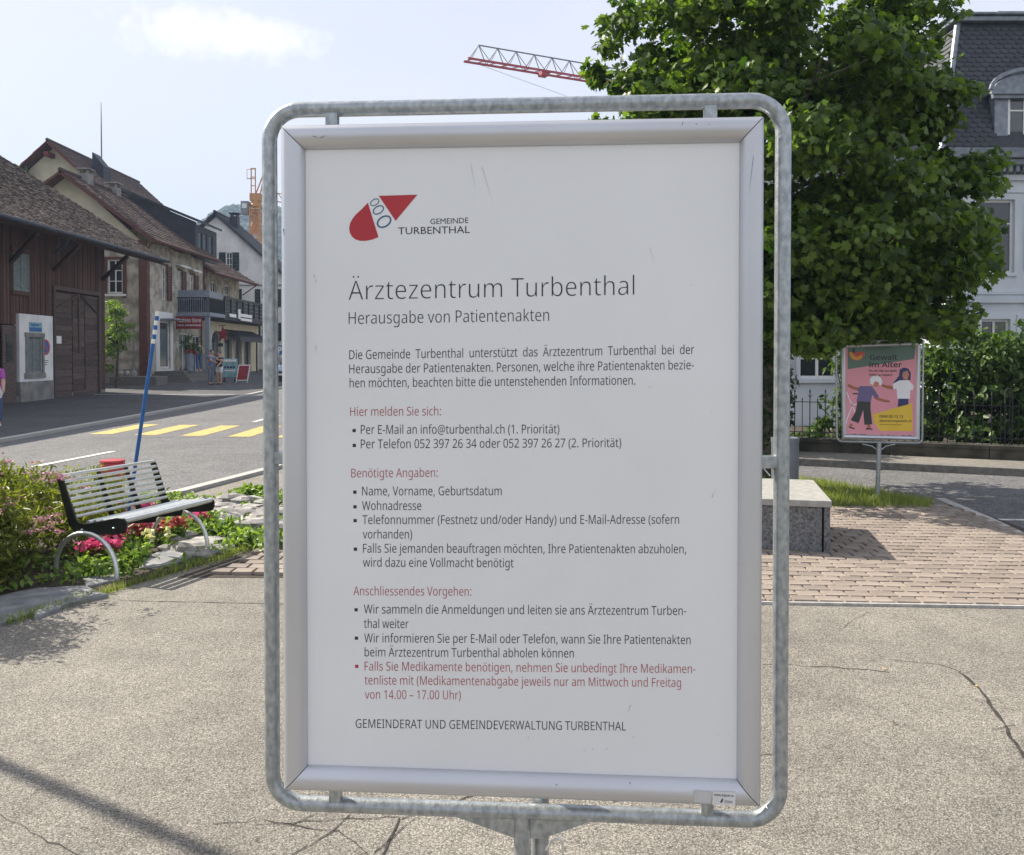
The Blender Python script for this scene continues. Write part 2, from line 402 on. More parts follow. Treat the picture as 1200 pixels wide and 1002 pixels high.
M['crack'] = pm('crack', (.02, .019, .017), (.05, .045, .04), 30, 1)
M['paver'] = pm('clay_paver', (.215, .178, .148), (.30, .252, .212), 5, .9, bump=.5, bscale=60, rand=.17)
M['sand'] = pm('joint_sand', (.03, .024, .018), (.06, .05, .038), 12, 1)
M['kerb'] = pm('kerb_granite', (.33, .32, .30), (.46, .45, .42), 30, .85, bump=.3, rand=.08)
M['kerb2'] = pm('kerb_dark', (.13, .125, .115), (.20, .19, .175), 14, .9, bump=.3)
M['ypaint'] = pm('yellow_paint', (.20, .17, .12), (.48, .35, .10), 7, .8, ramp=(.34, .44), detail=12, bump=.3)
M['wpaint'] = pm('white_paint', (.28, .28, .27), (.66, .66, .64), 9, .7, ramp=(.34, .46), detail=12)
M['alu'] = pm('anodised_aluminium', (.55, .56, .59), (.62, .63, .66), 2, .42, .72, stretch=(1, 1, 1))
M['galv'] = pm('galvanised_steel', (.29, .32, .335), (.47, .50, .515), 75, .42, .75, bump=.12, bscale=200, detail=12, ramp=(.34, .66), stretch=(1.2, 1.2, .8))
M['post'] = pm('printed_sheet', (.74, .75, .76), (.80, .81, .82), 1.5, .32, coat=.3, bump=.10, bscale=4)
M['ink'] = pm('black_ink', (.02, .02, .025), (.03, .03, .035), 5, .5)
M['greyink'] = pm('grey_ink', (.02, .021, .028), (.03, .03, .038), 5, .5)
M['redink'] = pm('dull_red_ink', (.36, .06, .07), (.40, .075, .085), 5, .5)
M['logored'] = pm('logo_red', (.42, .022, .035), (.46, .03, .042), 5, .5)
M['logoblue'] = pm('logo_blue', (.02, .11, .22), (.025, .13, .26), 5, .5)
M['stickw'] = pm('sticker_white', (.62, .62, .62), (.70, .70, .70), 60, .5)
M['scuff'] = pm('scuff_grey', (.50, .50, .52), (.58, .58, .60), 60, .6)
M['stone'] = pm('trough_stone', (.06, .063, .066), (.22, .225, .23), 45, .85, bump=.5, bscale=60, detail=12, ramp=(.32, .68))
M['slab'] = pm('slab_stone', (.27, .265, .245), (.37, .36, .335), 14, .85, bump=.3, detail=10)
M['rock'] = pm('garden_rock', (.17, .165, .155), (.42, .40, .37), 9, .95, bump=.8, bscale=25, rand=.2)
M['flat_rock'] = pm('flat_stone', (.16, .165, .175), (.29, .29, .29), 7, .95, bump=.6, bscale=30, rand=.1)
M['soil'] = pm('soil', (.035, .026, .018), (.07, .055, .038), 9, 1, bump=1)
M['steel'] = pm('polished_steel', (.62, .64, .62), (.74, .76, .74), 18, .38, .7)
M['dkmetal'] = pm('black_coated_plate', (.012, .013, .012), (.025, .026, .024), 8, .4, .1)
M['blue'] = pm('blue_paint', (.01, .10, .33), (.015, .13, .40), 12, .5)
M['white'] = pm('white_paint_smooth', (.72, .72, .70), (.80, .80, .78), 12, .5)
M['red'] = pm('red_enamel', (.42, .035, .045), (.50, .05, .06), 12, .35)
M['grass'] = leafmat('grass_blades', (.10, .15, .03), (.32, .36, .10), .4)
M['herb'] = leafmat('herb_leaves', (.07, .14, .03), (.26, .36, .09), .4)
M['spirea'] = leafmat('spirea_leaves', (.06, .09, .016), (.25, .27, .05), .38)
M['spfl'] = leafmat('spirea_flowers', (.34, .13, .16), (.60, .36, .40), .3, tint=(1, .9, 1))
M['pink'] = leafmat('pink_petals', (.55, .05, .18), (.80, .18, .34), .3, tint=(1.1, .9, 1))
M['redfl'] = leafmat('red_petals', (.28, .025, .03), (.50, .12, .10), .3, tint=(1.1, .9, .9))
M['whitefl'] = leafmat('white_petals', (.65, .62, .5), (.85, .82, .7), .3)
M['maple'] = leafmat('maple_leaves', (.018, .048, .010), (.15, .23, .04), .46, .42)
M['bark'] = pm('bark', (.06, .05, .04), (.13, .11, .09), 12, .95, bump=1, bscale=30)
M['hedge'] = leafmat('laurel_leaves', (.02, .05, .012), (.11, .18, .035), .35)
M['ivy'] = leafmat('ivy_leaves', (.015, .04, .01), (.04, .08, .02), .25)
M['darktree'] = leafmat('distant_leaves', (.03, .07, .015), (.07, .12, .03), .3)
M['woodb'] = pm('brown_boards', (.055, .029, .021), (.13, .068, .050), 6, .9, stretch=(14, 14, .8), bump=.4, rand=.3)
M['wooda'] = pm('old_grey_boards', (.05, .034, .028), (.15, .11, .095), 5, .95, stretch=(2, 2, 14), bump=.5, rand=.3)
M['brownp'] = pm('brown_paint', (.09, .03, .022), (.13, .05, .035), 6, .7)
M['tile'] = pm('old_roof_tile', (.055, .043, .038), (.14, .105, .09), 7, .95, bump=.4, rand=.5)
M['tile2'] = pm('brown_roof_tile', (.07, .045, .038), (.12, .08, .065), 7, .9, bump=.4, rand=.25)
M['slate'] = pm('slate', (.020, .023, .030), (.04, .045, .055), 8, .55, rand=.25)
M['plaster'] = pm('old_plaster', (.26, .235, .19), (.50, .46, .38), 2.2, .95, bump=.6, bscale=22, detail=12, ramp=(.38, .60))
M['cream'] = pm('cream_plaster', (.52, .48, .36), (.62, .58, .45), 1.5, .95, bump=.2)
M['wplaster'] = pm('white_plaster', (.66, .66, .65), (.82, .82, .80), 1.2, .95, bump=.15)
M['vplaster'] = pm('villa_plaster', (.55, .60, .64), (.66, .70, .73), 1.2, .9, bump=.15)
M['vdark'] = pm('villa_stone_grey', (.16, .18, .21), (.24, .26, .29), 3, .8, bump=.2)
M['zinc'] = pm('weathered_zinc', (.17, .19, .22), (.26, .29, .32), 6, .5, .5)
M['dkgreen'] = pm('dark_green_paint', (.006, .028, .022), (.012, .045, .035), 6, .6)
M['dkclad'] = pm('dark_cladding', (.018, .020, .030), (.03, .033, .045), 3, .6)
M['concrete'] = pm('concrete', (.17, .165, .155), (.28, .27, .25), 2.5, .95, bump=.4)
M['moss'] = pm('mossy_wall', (.035, .035, .028), (.10, .09, .07), 3.5, 1, bump=.8)
M['iron'] = pm('wrought_iron', (.015, .017, .018), (.035, .037, .038), 9, .6, .3)
M['vred'] = pm('verge_red', (.13, .02, .02), (.19, .035, .03), 4, .8)
M['residue'] = pm('glue_residue', (.55, .56, .59), (.62, .63, .66), 40, .5, .5)
M['glass'] = glassmat('window_glass', (.025, .03, .035))
M['shopglass'] = glassmat('shop_glass', (.06, .07, .08))
M['curtain'] = pm('curtain', (.45, .47, .50), (.60, .62, .65), 6, .9, stretch=(8, 8, .5))
M['greyshut'] = pm('grey_shutter', (.17, .20, .20), (.25, .28, .27), 8, .8)
M['signred'] = pm('sign_red', (.22, .012, .02), (.27, .02, .03), 6, .5)
M['greyblue'] = pm('grey_blue_paint', (.20, .23, .28), (.28, .31, .36), 6, .7)
M['orange'] = pm('crane_orange', (.42, .17, .04), (.52, .25, .07), 3, .6)
M['craneR'] = pm('crane_red', (.35, .04, .05), (.42, .06, .07), 3, .6)
M['craneG'] = pm('crane_grey', (.14, .14, .15), (.22, .22, .23), 3, .6)
M['mastc'] = pm('mast_hazed', (.42, .34, .30), (.52, .43, .38), 3, .8)  # lower mast: orange greyed towards pink, distance haze put into the colour
M['bin'] = pm('grey_bin', (.16, .18, .21), (.20, .22, .25), 6, .45, .5)
M['pgreen'] = pm('poster_green', (.11, .18, .15), (.12, .20, .165), 4, .45)
M['ppink'] = pm('poster_pink', (.72, .30, .36), (.76, .33, .39), 4, .45)
M['pyel'] = pm('poster_yellow', (.75, .50, .04), (.80, .54, .06), 4, .45)
M['pskin'] = pm('poster_skin', (.36, .13, .06), (.40, .15, .07), 4, .45)
M['pskin2'] = pm('poster_skin_light', (.50, .22, .14), (.54, .25, .16), 4, .45)
M['pviolet'] = pm('poster_violet', (.14, .11, .25), (.16, .13, .28), 4, .45)
M['pnavy'] = pm('poster_navy', (.03, .035, .13), (.035, .04, .15), 4, .45)
M['pgrey'] = pm('poster_dark_grey', (.03, .035, .035), (.04, .045, .045), 4, .45)
M['pwhite'] = pm('poster_white', (.80, .80, .82), (.84, .84, .86), 4, .45)
M['pred'] = pm('poster_red', (.55, .08, .06), (.6, .1, .07), 4, .45)
M['porange'] = pm('poster_orange', (.75, .30, .03), (.8, .34, .05), 4, .45)
M['teal'] = pm('teal_print', (.12, .30, .33), (.30, .48, .50), 4, .5)
M['skin'] = pm('skin', (.42, .24, .17), (.50, .30, .22), 6, .6)
M['hair'] = pm('dark_hair', (.02, .013, .01), (.04, .028, .02), 20, .7)
M['purple'] = pm('purple_cloth', (.33, .06, .32), (.42, .10, .40), 8, .9)
M['denim'] = pm('denim', (.06, .10, .22), (.10, .15, .30), 20, .9)
M['shirtb'] = pm('blue_shirt', (.10, .15, .28), (.15, .21, .36), 20, .9)
M['greyt'] = pm('grey_trousers', (.14, .15, .19), (.19, .20, .25), 20, .9)
M['dkshirt'] = pm('dark_shirt', (.02, .03, .025), (.035, .05, .04), 20, .9)
M['wcloth'] = pm('white_cloth', (.62, .62, .62), (.75, .75, .75), 20, .9)
M['gshirt'] = pm('green_shirt', (.02, .11, .05), (.03, .15, .08), 20, .9)
M['shoe'] = pm('dark_shoe', (.02, .018, .016), (.04, .035, .03), 20, .7)
M['carb'] = pm('car_silver_blue', (.22, .30, .40), (.26, .34, .44), 2, .3, .6, coat=.8)
M['rubber'] = pm('rubber', (.015, .015, .015), (.025, .025, .025), 10, .8)
M['lamp_gl'] = glassmat('lamp_lens', (.6, .62, .65))
M['forest'] = pm('forest', (.02, .045, .012), (.06, .09, .03), .12, 1, bump=1, bscale=.6)
M['litter'] = pm('dry_leaf', (.40, .22, .06), (.58, .36, .10), 40, .9)
M['dlitter'] = pm('dark_leaf', (.07, .04, .03), (.12, .07, .05), 40, .9)

# ------------------------------------------------------------------ ground
def strip(name, stations, mat, dz, parent=None, thick=0):
    """stations: (y, xl, xr); a sheet following the terrain"""
    m = MB(); ys = []
    for (y0, a0, b0), (y1, a1, b1) in zip(stations, stations[1:]):
        n = max(1, int((y1-y0)/4)) if y1 > 28 else 1
        for k in range(n):
            t = k/n; ys.append((y0+(y1-y0)*t, a0+(a1-a0)*t, b0+(b1-b0)*t))
    ys.append(stations[-1])
    for i, (y, a, b) in enumerate(ys):
        z = h(y)+dz; m.v += [(a, y, z), (b, y, z)]
        if i: k = 2*i; m.f.append((k-2, k-1, k+1, k))
    if thick:
        N = len(m.v)
        m.v += [(x, y, z-thick) for x, y, z in m.v]
        for i in range(1, len(ys)):
            k = 2*i; m.f += [(k-2, k, k+N, k-2+N), (k+1, k-1, k-1+N, k+1+N)]
        m.f += [(0, N, N+1, 1), (N-2, N-1, 2*N-1, 2*N-2)]
    return m.build(name, mat, parent)
g = strip('ground', [(-60, -700, 700), (30, -700, 700), (110, -700, 700), (1200, -900, 900)], M['land'], -.02); struct(g)
pl = strip('plaza', [(-8, -22, 26), (5, -22, 26), (30, -24, 30), (110, -40, 30)], M['plaza'], 0); struct(pl)
RS = [(-6, -9.8, -8.6), (2, -9.9, -8.2), (5, -10.0, -7.2), (8, -10.0, -5.6), (10.8, -10.1, -4.3), (13, -10.2, -3.8), (18, -10.35, -3.4), (27, -10.8, -3.6), (37, -11.0, -4.2), (45, -11.3, -4.6), (60, -12.2, -5.5), (105, -16, -9)]
rd = strip('road', RS, M['road'], .004); struct(rd)
sw = strip('pavement', [(-6, -22, -9.98), (2, -22, -10.08), (5, -22, -10.18), (8, -22, -10.18), (18, -22, -10.53), (27, -22.1, -10.98), (37, -23, -11.18), (45, -22, -11.48), (60, -22, -12.38), (105, -30, -16.2)], M['walk'], .06); struct(sw)
kf = strip('kerb', [(y, a-.18, a) for y, a, b in RS], M['kerb'], .075, thick=.12); struct(kf)
kn = strip('kerb', [(y, b, b+.16) for y, a, b in RS if y < 61], M['kerb'], .05, thick=.1); struct(kn)
# right-hand street behind the trough
dv = Vector((.913, -.41, 0)); nv_ = Vector((.41, .913, 0))
K0 = Vector((4.6, 13.6, 0))                       # far kerb passes here
def rs_pt(t, w, z=0): p = K0+dv*t+nv_*w; return (p.x, p.y, z)
def quadsheet(name, pts, mat, parent=None):
    m = MB(); m.add(pts, [tuple(range(len(pts)))]); o = m.build(name, mat, parent)
    if o.data.polygons[0].normal.z < 0: o.data.flip_normals()
    return o
struct(quadsheet('side_road', [rs_pt(-7.4, 0, .004), rs_pt(14, 0, .004), rs_pt(14, -7, .004), (5.5, 6.0, .004), (5.18, 8.0, .004), (5.2, 10.4, .004), (4.3, 12.1, .004), rs_pt(-7.4, -2.6, .004)], M['road']))
m = MB(); m.obox(rs_pt(-7.4, 0, -.05), dv*22, nv_*.14, (0, 0, .17)); struct(m.build('kerb', M['kerb2'], bevel=.01))
m = MB(); m.obox(rs_pt(-7.4, .14, -.05), dv*22, nv_*1.0, (0, 0, .165)); struct(m.build('pavement', M['plaza']))
# front kerb of the paved area along the parking bay
m = MB()
kp = [(5.25, 10.45), (5.12, 9.2), (4.95, 8.1), (4.9, 7.0), (4.95, 6.1)]
kroot = struct(quadsheet('kerb_bed', [(5.2, 10.4, .005), (5.3, 10.4, .005), (5.05, 6.0, .005), (4.95, 6.0, .005)], M['sand']))
for (x0, y0), (x1, y1) in zip(kp, kp[1:]):
    a, b = Vector((x0, y0, 0)), Vector((x1, y1, 0)); d = b-a
    for k in range(2):
        q = MB(); q.obox(a+d*(k/2)+d*.01-Vector((.06, 0, .06)), d*.48, (.12, 0, 0), (0, 0, .075)); q.build('kerb_stone', M['kerb'], kroot, bevel=.008)
for pts in ([(5.2, 9.12), (6.9, 8.95), (6.9, 8.87), (5.2, 9.04)],):
    struct(quadsheet('parking_line', [(x, y, .009) for x, y in pts], M['wpaint']))
# zebra crossing: yellow bars on the road
zb = struct(quadsheet('crossing_surface', [(-9.7, 18.4, .0065), (-4.2, 18.2, .0065), (-4.2, 21.4, .0065), (-9.7, 21.9, .0065)], M['road']))
for k in range(5):
    x = -9.2+1.1*k; y0 = 19.05-.2*k
    m = MB(); m.obox((x-.26, y0, .008), (.5, 0, 0), (-.06, 2.75, 0), (0, 0, .004)); m.build('crossing_bar', M['ypaint'], zb)
for x0, y0, x1, y1 in ((-7.55, 13.4, -7.3, 15.6), (-6.85, 22.6, -6.9, 25.2), (-7.0, 28, -7.1, 31), (-7.3, 34.5, -7.4, 37.5), (-7.7, 41, -7.8, 44)):
    struct(strip('lane_line', [(y0, x0-.06, x0+.06), (y1, x1-.06, x1+.06)], M['wpaint'], .012))
struct(strip('edge_line', [(35.6, -17.5, -11.6), (35.75, -17.5, -11.6)], M['wpaint'], .068))
# joints and cracks of the old asphalt
def crack(pts, w, name='crack', seg=.05, jit=.012):
    m = MB(); L_ = []
    for (x0, y0), (x1, y1) in zip(pts, pts[1:]):
        d = math.hypot(x1-x0, y1-y0); n = max(2, int(d/seg))
        for k in range(n): t = k/n; L_.append((x0+(x1-x0)*t, y0+(y1-y0)*t))
    L_.append(pts[-1]); off = 0
    for i, (x, y) in enumerate(L_):
        off = off*.8+random.uniform(-jit, jit); a, b = L_[max(0, i-1)], L_[min(len(L_)-1, i+1)]
        dx, dy = b[0]-a[0], b[1]-a[1]; q = math.hypot(dx, dy) or 1; nx, ny = -dy/q, dx/q
        ww = w*random.uniform(.25, 1)*.5
        m.v += [(x+nx*(off+ww), y+ny*(off+ww), .003), (x+nx*(off-ww), y+ny*(off-ww), .003)]
        if i: k = 2*i; m.f.append((k-2, k-1, k+1, k))
    o = m.build(name, M['crack'], pl)
    if o.data.polygons[0].normal.z < 0: o.data.flip_normals()
    return o
def gp(*pp): return [tuple(G(x, y))[:2] for x, y in pp]
crack(gp((140, 704), (335, 708), (600, 712), (890, 702)), .012, 'joint', jit=.001)
crack(gp((893, 779), (980, 783), (1042, 788)), .009)
crack(gp((1042, 774), (1100, 779), (1125, 788)), .006)
crack(gp((1125, 788), (1160, 820), (1205, 889)), .022)
crack(gp((470, 960), (455, 985), (440, 1010)), .012); crack(gp((410, 955), (390, 975), (330, 1005)), .006)
crack(gp((300, 965), (360, 960), (470, 958)), .005); crack(gp((0, 955), (60, 985), (130, 1010)), .004)
crack(gp((250, 965), (310, 960), (400, 972), (440, 1000)), .005); crack(gp((470, 960), (560, 930), (700, 900), (900, 880)), .01)
crack(gp((980, 740), (1005, 725), (1020, 718)), .004); crack(gp((1160, 855), (1190, 850)), .004)
crack(gp((300, 985), (330, 968), (352, 960), (372, 952)), .005)
crack(gp((210, 1010), (300, 985)), .004); crack(gp((440, 1000), (500, 950)), .006)

# ------------------------------------------------------------------ clay paving, every near brick a part
PD = Vector((1, -.055, 0)).normalized(); PN = Vector((.055, 1, 0)).normalized()
paving = quadsheet('brick_paving', [(-2.65, 6.72, .003), (-.6, 6.68, .003), (-.55, 6.25, .003), (5.0, 5.95, .003), (5.15, 9.0, .003), (5.2, 10.0, .003), (3.0, 10.2, .003), (-1.4, 10.2, .003), (-2.2, 8.3, .003)], M['sand']); struct(paving)
BL, BW, BT = .160, .126, .026
def brick_mesh(j):
    m = MB(); r_ = random.Random(j); c = .006
    a, b = BL/2, BW/2
    c = .003; top = [(-a+c, -b+c), (a-c, -b+c), (a-c, b-c), (-a+c, b-c)]; bot = [(-a, -b), (a, -b), (a, b), (-a, b)]
    zt = [BT+r_.uniform(-.002, .002) for _ in range(4)]
    m.v = [(x, y, z) for (x, y), z in zip(top, zt)]+[(x, y, BT-.007) for x, y in bot]+[(x, y, 0) for x, y in bot]
    m.f = [(0, 1, 2, 3)]+[(4+i, 4+(i+1) % 4, (i+1) % 4, i) for i in range(4)]+[(8+i, 8+(i+1) % 4, 4+(i+1) % 4, 4+i) for i in range(4)]
    return m
bms = []
for j in range(5):
    o = brick_mesh(j).build('brick', M['paver']); bms.append((o.data, [Vector(v.co) for v in o.data.vertices], [tuple(p.vertices) for p in o.data.polygons])); bpy.data.objects.remove(o)
O0 = Vector((-2.9, 6.33, 0)); spots = []
TROUGH_C, TU, TV = Vector((2.786, 7.43, 0)), Vector((1, -.225, 0)).normalized(), Vector((.225, 1, 0)).normalized()
for r_ in range(30):
    for c in range(48):
        p = O0+PD*(c*(BL+.018)+(BL/2 if r_ % 2 else 0))+PN*(r_*(BW+.014))
        d = p-TROUGH_C
        if -2.4 < d.dot(TU) < -.1 and .1 < d.dot(TV) < 1.2: continue
        if p.x > 5.0 - (0 if p.y < 9 else -.05) or p.y > 9.95 or p.x < -2.45+.12*(p.y-6): continue
        if p.x < -.66 and p.y < 6.74: continue
        if p.x > 2.6 and p.x < 4.4 and p.y > 9.78: continue
        px = 600+1000*p.x/p.y
        vis = (px > 885 and px < 1210) or (325 > px > 120) or 318 < px < 334
        spots.append((p, vis))
sp_ = sorted([s for s in spots if s[1]], key=lambda s: s[0].y)
near, rest = sp_[:300], sp_[300:]+[s for s in spots if not s[1]]
ang = math.atan2(PD.y, PD.x)
for p, _ in near:
    o = bpy.data.objects.new('brick', random.choice(bms)[0]); COL.objects.link(o); o.parent = paving
    o.location = p+Vector((0, 0, .003+random.uniform(-.002, .002))); o.rotation_euler = (random.uniform(-.006, .006), random.uniform(-.006, .006), ang+random.uniform(-.012, .012))
m = MB(); rz = Matrix.Rotation(ang, 3, 'Z')
for p, _ in rest:
    _, vs, fs = random.choice(bms); q = p+Vector((0, 0, .003+random.uniform(-.002, .002)))
    m.add([tuple(rz @ v+q) for v in vs], fs)
stuff(m.build('bricks_beyond', M['paver'], paving))
m = MB(); m.obox(O0-PN*.09+PD*2.3, PD*5.7, PN*.03, (0, 0, .02)); m.build('edging', M['kerb'], paving)

# ------------------------------------------------------------------ the big notice board
SD = 1.63; th_ = R(-3.9)
SO = P(612, 538, SD)                                # centre of the board's face
SU = Vector((math.cos(th_), math.sin(th_), 0)); SN = Vector((math.sin(th_), -math.cos(th_), 0)); SW = Vector((0, 0, 1))
def S(px, py, n=0):                                 # photo pixel -> (u, w) on the plane n in front of the board's face
    d = ray(px, py); o = Vector((0, 0, CAMZ)); t = (SO+SN*n-o).dot(SN)/d.dot(SN); q = o+d*t-SO
    return q.dot(SU), q.dot(SW)
def SP(u, w, n=0): return SO+SU*u+SW*w+SN*n
base = SP(0, 0); base.z = 0
board = thing('notice_board', 'large framed white notice about patient files in a galvanised tube stand in the foreground', 'sign', (SO.x, SO.y, 0))
ins = [S(359, 178), S(866, 165), S(864, 910), S(360, 898)]; ou = [S(331, 150), S(894, 137), S(890, 941), S(335, 922)]
iu0, iu1 = (ins[0][0]+ins[3][0])/2, (ins[1][0]+ins[2][0])/2; iw1, iw0 = (ins[0][1]+ins[1][1])/2, (ins[2][1]+ins[3][1])/2
ou0, ou1 = (ou[0][0]+ou[3][0])/2, (ou[1][0]+ou[2][0])/2; ow1, ow0 = (ou[0][1]+ou[1][1])/2, (ou[2][1]+ou[3][1])/2
m = MB(); m.obox(SP(ou0+.012, ow0+.012, -.03), SU*(ou1-ou0-.024), SW*(ow1-ow0-.024), SN*.027); backp = m.build('back_panel', M['alu'], board)
m = MB(); m.obox(SP(iu0-.008, iw0-.008, -.0025), SU*(iu1-iu0+.016), SW*(iw1-iw0+.016), SN*.0035); sheet = m.build('poster', M['post'], board)
prof = [(0.0, -.03), (0.0, .009), (.05, .0155), (.14, .0205), (.30, .0235), (.5, .0238), (.70, .021), (.86, .0155), (.96, .009), (1.0, .0045), (1.0, .0015)]
def frame_piece(A, B, a, b):                        # outer corners A,B and inner corners a,b with a mitre gap
    m = MB(); A, B, a, b = [Vector((q[0], q[1], 0)) for q in (A, B, a, b)]
    g = (B-A).normalized()*.0011; A, B, a, b = A+g, B-g, a+g, b-g
    for t, z in prof:
        p, q = A.lerp(a, t), B.lerp(b, t); m.v += [tuple(SP(p.x, p.y, z)), tuple(SP(q.x, q.y, z))]
    for i in range(len(prof)-1): k = 2*i; m.f.append((k, k+1, k+3, k+2))
    m.f.append(tuple(range(0, 2*len(prof), 2))); m.f.append(tuple(range(1, 2*len(prof), 2))[::-1])
    o = m.build('frame_profile', M['alu'], board, smooth=True); return o
oc = [(ou0, ow1), (ou1, ow1), (ou1, ow0), (ou0, ow0)]; ic = [(iu0, iw1), (iu1, iw1), (iu1, iw0), (iu0, iw0)]
for i in range(4): frame_piece(oc[i], oc[(i+1) % 4], ic[i], ic[(i+1) % 4])
def sfn(n=.0014):
    def f(x, y): u, w = S(x, y); return tuple(SP(u, w, n))
    return f
LINES = [
 ('Ärztezentrum Turbenthal', 408.8, 743.2, 22.5, 351.7, 345.7, 'ink', -.012),
 ('Herausgabe von Patientenakten', 408.8, 643.5, 14.2, 379.9, 376.1, 'ink', -.008),
 ('Die Gemeinde  Turbenthal  unterstützt  das  Ärztezentrum  Turbenthal  bei  der', 409.5, 813.4, 10.6, 421.1, 414.8, 'greyink', -.003),
 ('Herausgabe der Patientenakten. Personen, welche ihre Patientenakten bezie-', 409.5, 813, 10.6, 437.6, 432.8, 'greyink', -.003),
 ('hen möchten, beachten bitte die untenstehenden Informationen.', 409.9, 744.4, 10.6, 454.1, 450.8, 'greyink', -.003),
 ('Hier melden Sie sich:', 410.6, 516.8, 10.4, 487.5, 486.8, 'redink', -.005),
 ('Per E-Mail an info@turbenthal.ch (1. Priorität)', 423, 655.5, 10.4, 508.5, 507.8, 'greyink', -.003),
 ('Per Telefon 052 397 26 34 oder 052 397 26 27 (2. Priorität)', 423, 727.9, 10.4, 525.4, 523.9, 'greyink', -.003),
 ('Benötigte Angaben:', 411.8, 513, 10.4, 559.5, 558.8, 'redink', -.005),
 ('Name, Vorname, Geburtsdatum', 424.5, 588, 10.4, 580.5, 580.3, 'greyink', -.003),
 ('Wohnadresse', 424.5, 493.9, 10.4, 597.6, 597.6, 'greyink', -.003),
 ('Telefonnummer (Festnetz und/oder Handy) und E-Mail-Adresse (sofern', 424.9, 795.7, 10.4, 614.1, 613.7, 'greyink', -.003),
 ('vorhanden)', 425.3, 483, 10.4, 631, 631, 'greyink', -.003),
 ('Falls Sie jemanden beauftragen möchten, Ihre Patientenakten abzuholen,', 425.6, 804, 10.4, 647.5, 648.3, 'greyink', -.003),
 ('wird dazu eine Vollmacht benötigt', 425.6, 601.9, 10.4, 664, 664.7, 'greyink', -.003),
 ('Anschliessendes Vorgehen:', 414.4, 552.4, 10.4, 697.4, 698, 'redink', -.005),
 ('Wir sammeln die Anmeldungen und leiten sie ans Ärztezentrum Turben-', 426.7, 804, 10.4, 718.7, 720.6, 'greyink', -.003),
 ('thal weiter', 426.7, 478.9, 10.4, 735.6, 736, 'greyink', -.003),
 ('Wir informieren Sie per E-Mail oder Telefon, wann Sie Ihre Patientenakten', 427.1, 809.2, 10.4, 752.5, 754.7, 'greyink', -.003),
 ('beim Ärztezentrum Turbenthal abholen können', 427.5, 672.4, 10.4, 769, 770.4, 'greyink', -.003),
 ('Falls Sie Medikamente benötigen, nehmen Sie unbedingt Ihre Medikamen-', 427.5, 814.8, 10.4, 785.5, 788.7, 'redink', -.005),
 ('tenliste mit (Medikamentenabgabe jeweils nur am Mittwoch und Freitag', 427.5, 798, 10.4, 801.8, 804.8, 'redink', -.005),
 ('von 14.00 – 17.00 Uhr)', 427.9, 540, 10.4, 818.6, 819.4, 'redink', -.005),
 ('GEMEINDERAT UND GEMEINDEVERWALTUNG TURBENTHAL', 417, 733.5, 10.2, 852.6, 855.8, 'greyink', -.003),
 ('GEMEINDE', 504.3, 549, 6.3, 262.9, 261.4, 'ink', 0),
 ('TURBENTHAL', 466.7, 550.7, 8.2, 274.9, 273.1, 'ink', 0),
]
for s, x0, x1, cap, b0, b1, mt, of in LINES:
    m = MB(); put_text(m, s, sfn(), x0, x1, cap, b0, b1, of if cap > 8.5 else of, BUILTIN if cap < 9 else None); stuff(m.build('text_line', M[mt], sheet))
for y, mt in ((504.5, 'ink'), (522, 'ink'), (576.6, 'ink'), (593.8, 'ink'), (610, 'ink'), (643.4, 'ink'), (714.4, 'ink'), (747.6, 'ink'), (780.6, 'logored')):
    x = 415.2+(y-504)*.011; m = MB(); f = sfn(); r_ = 1.9
    m.add([f(x-r_, y-r_), f(x-r_, y+r_), f(x+r_, y+r_), f(x+r_, y-r_)], [(0, 1, 2, 3)]); m.build('bullet', M[mt], sheet)
f = sfn()
def lp(x, y): return f(400+x/7.5, 220+y/7.5)
def flat(pts, name, mat, par):
    m = MB(); m.add(pts, [tuple(range(len(pts)))]); o = m.build(name, mat, par)
    return o
logo = flat([lp(330, 72), lp(478, 292), lp(670, 62)], 'logo_triangle', M['logored'], sheet)
flat([lp(235, 132), lp(180, 190), lp(130, 235), lp(98, 275), lp(78, 315), lp(70, 355), lp(76, 395), (lp(95, 430)), lp(125, 455), lp(165, 467), lp(215, 468), lp(275, 456), lp(328, 435), lp(280, 280)], 'logo_drop', M['logored'], sheet)
for cx, cy, ra, rb, w in ((295, 129, 44, 29, 8), (327, 196, 54, 36, 10), (377, 299, 70, 50, 14)):
    m = MB(); N = 28; a0 = R(-32)
    for i in range(N):
        a = 2*math.pi*i/N
        for k in (0, w): 
            x, y = (ra-k)*math.cos(a), (rb-k)*math.sin(a); m.v.append(lp(cx+x*math.cos(a0)-y*math.sin(a0), cy+x*math.sin(a0)+y*math.cos(a0)))
    for i in range(N): j = (i+1) % N; m.f.append((2*i, 2*i+1, 2*j+1, 2*j))
    m.build('logo_ring', M['logoblue'], sheet)
m = MB()                                            # scuffs on the cover
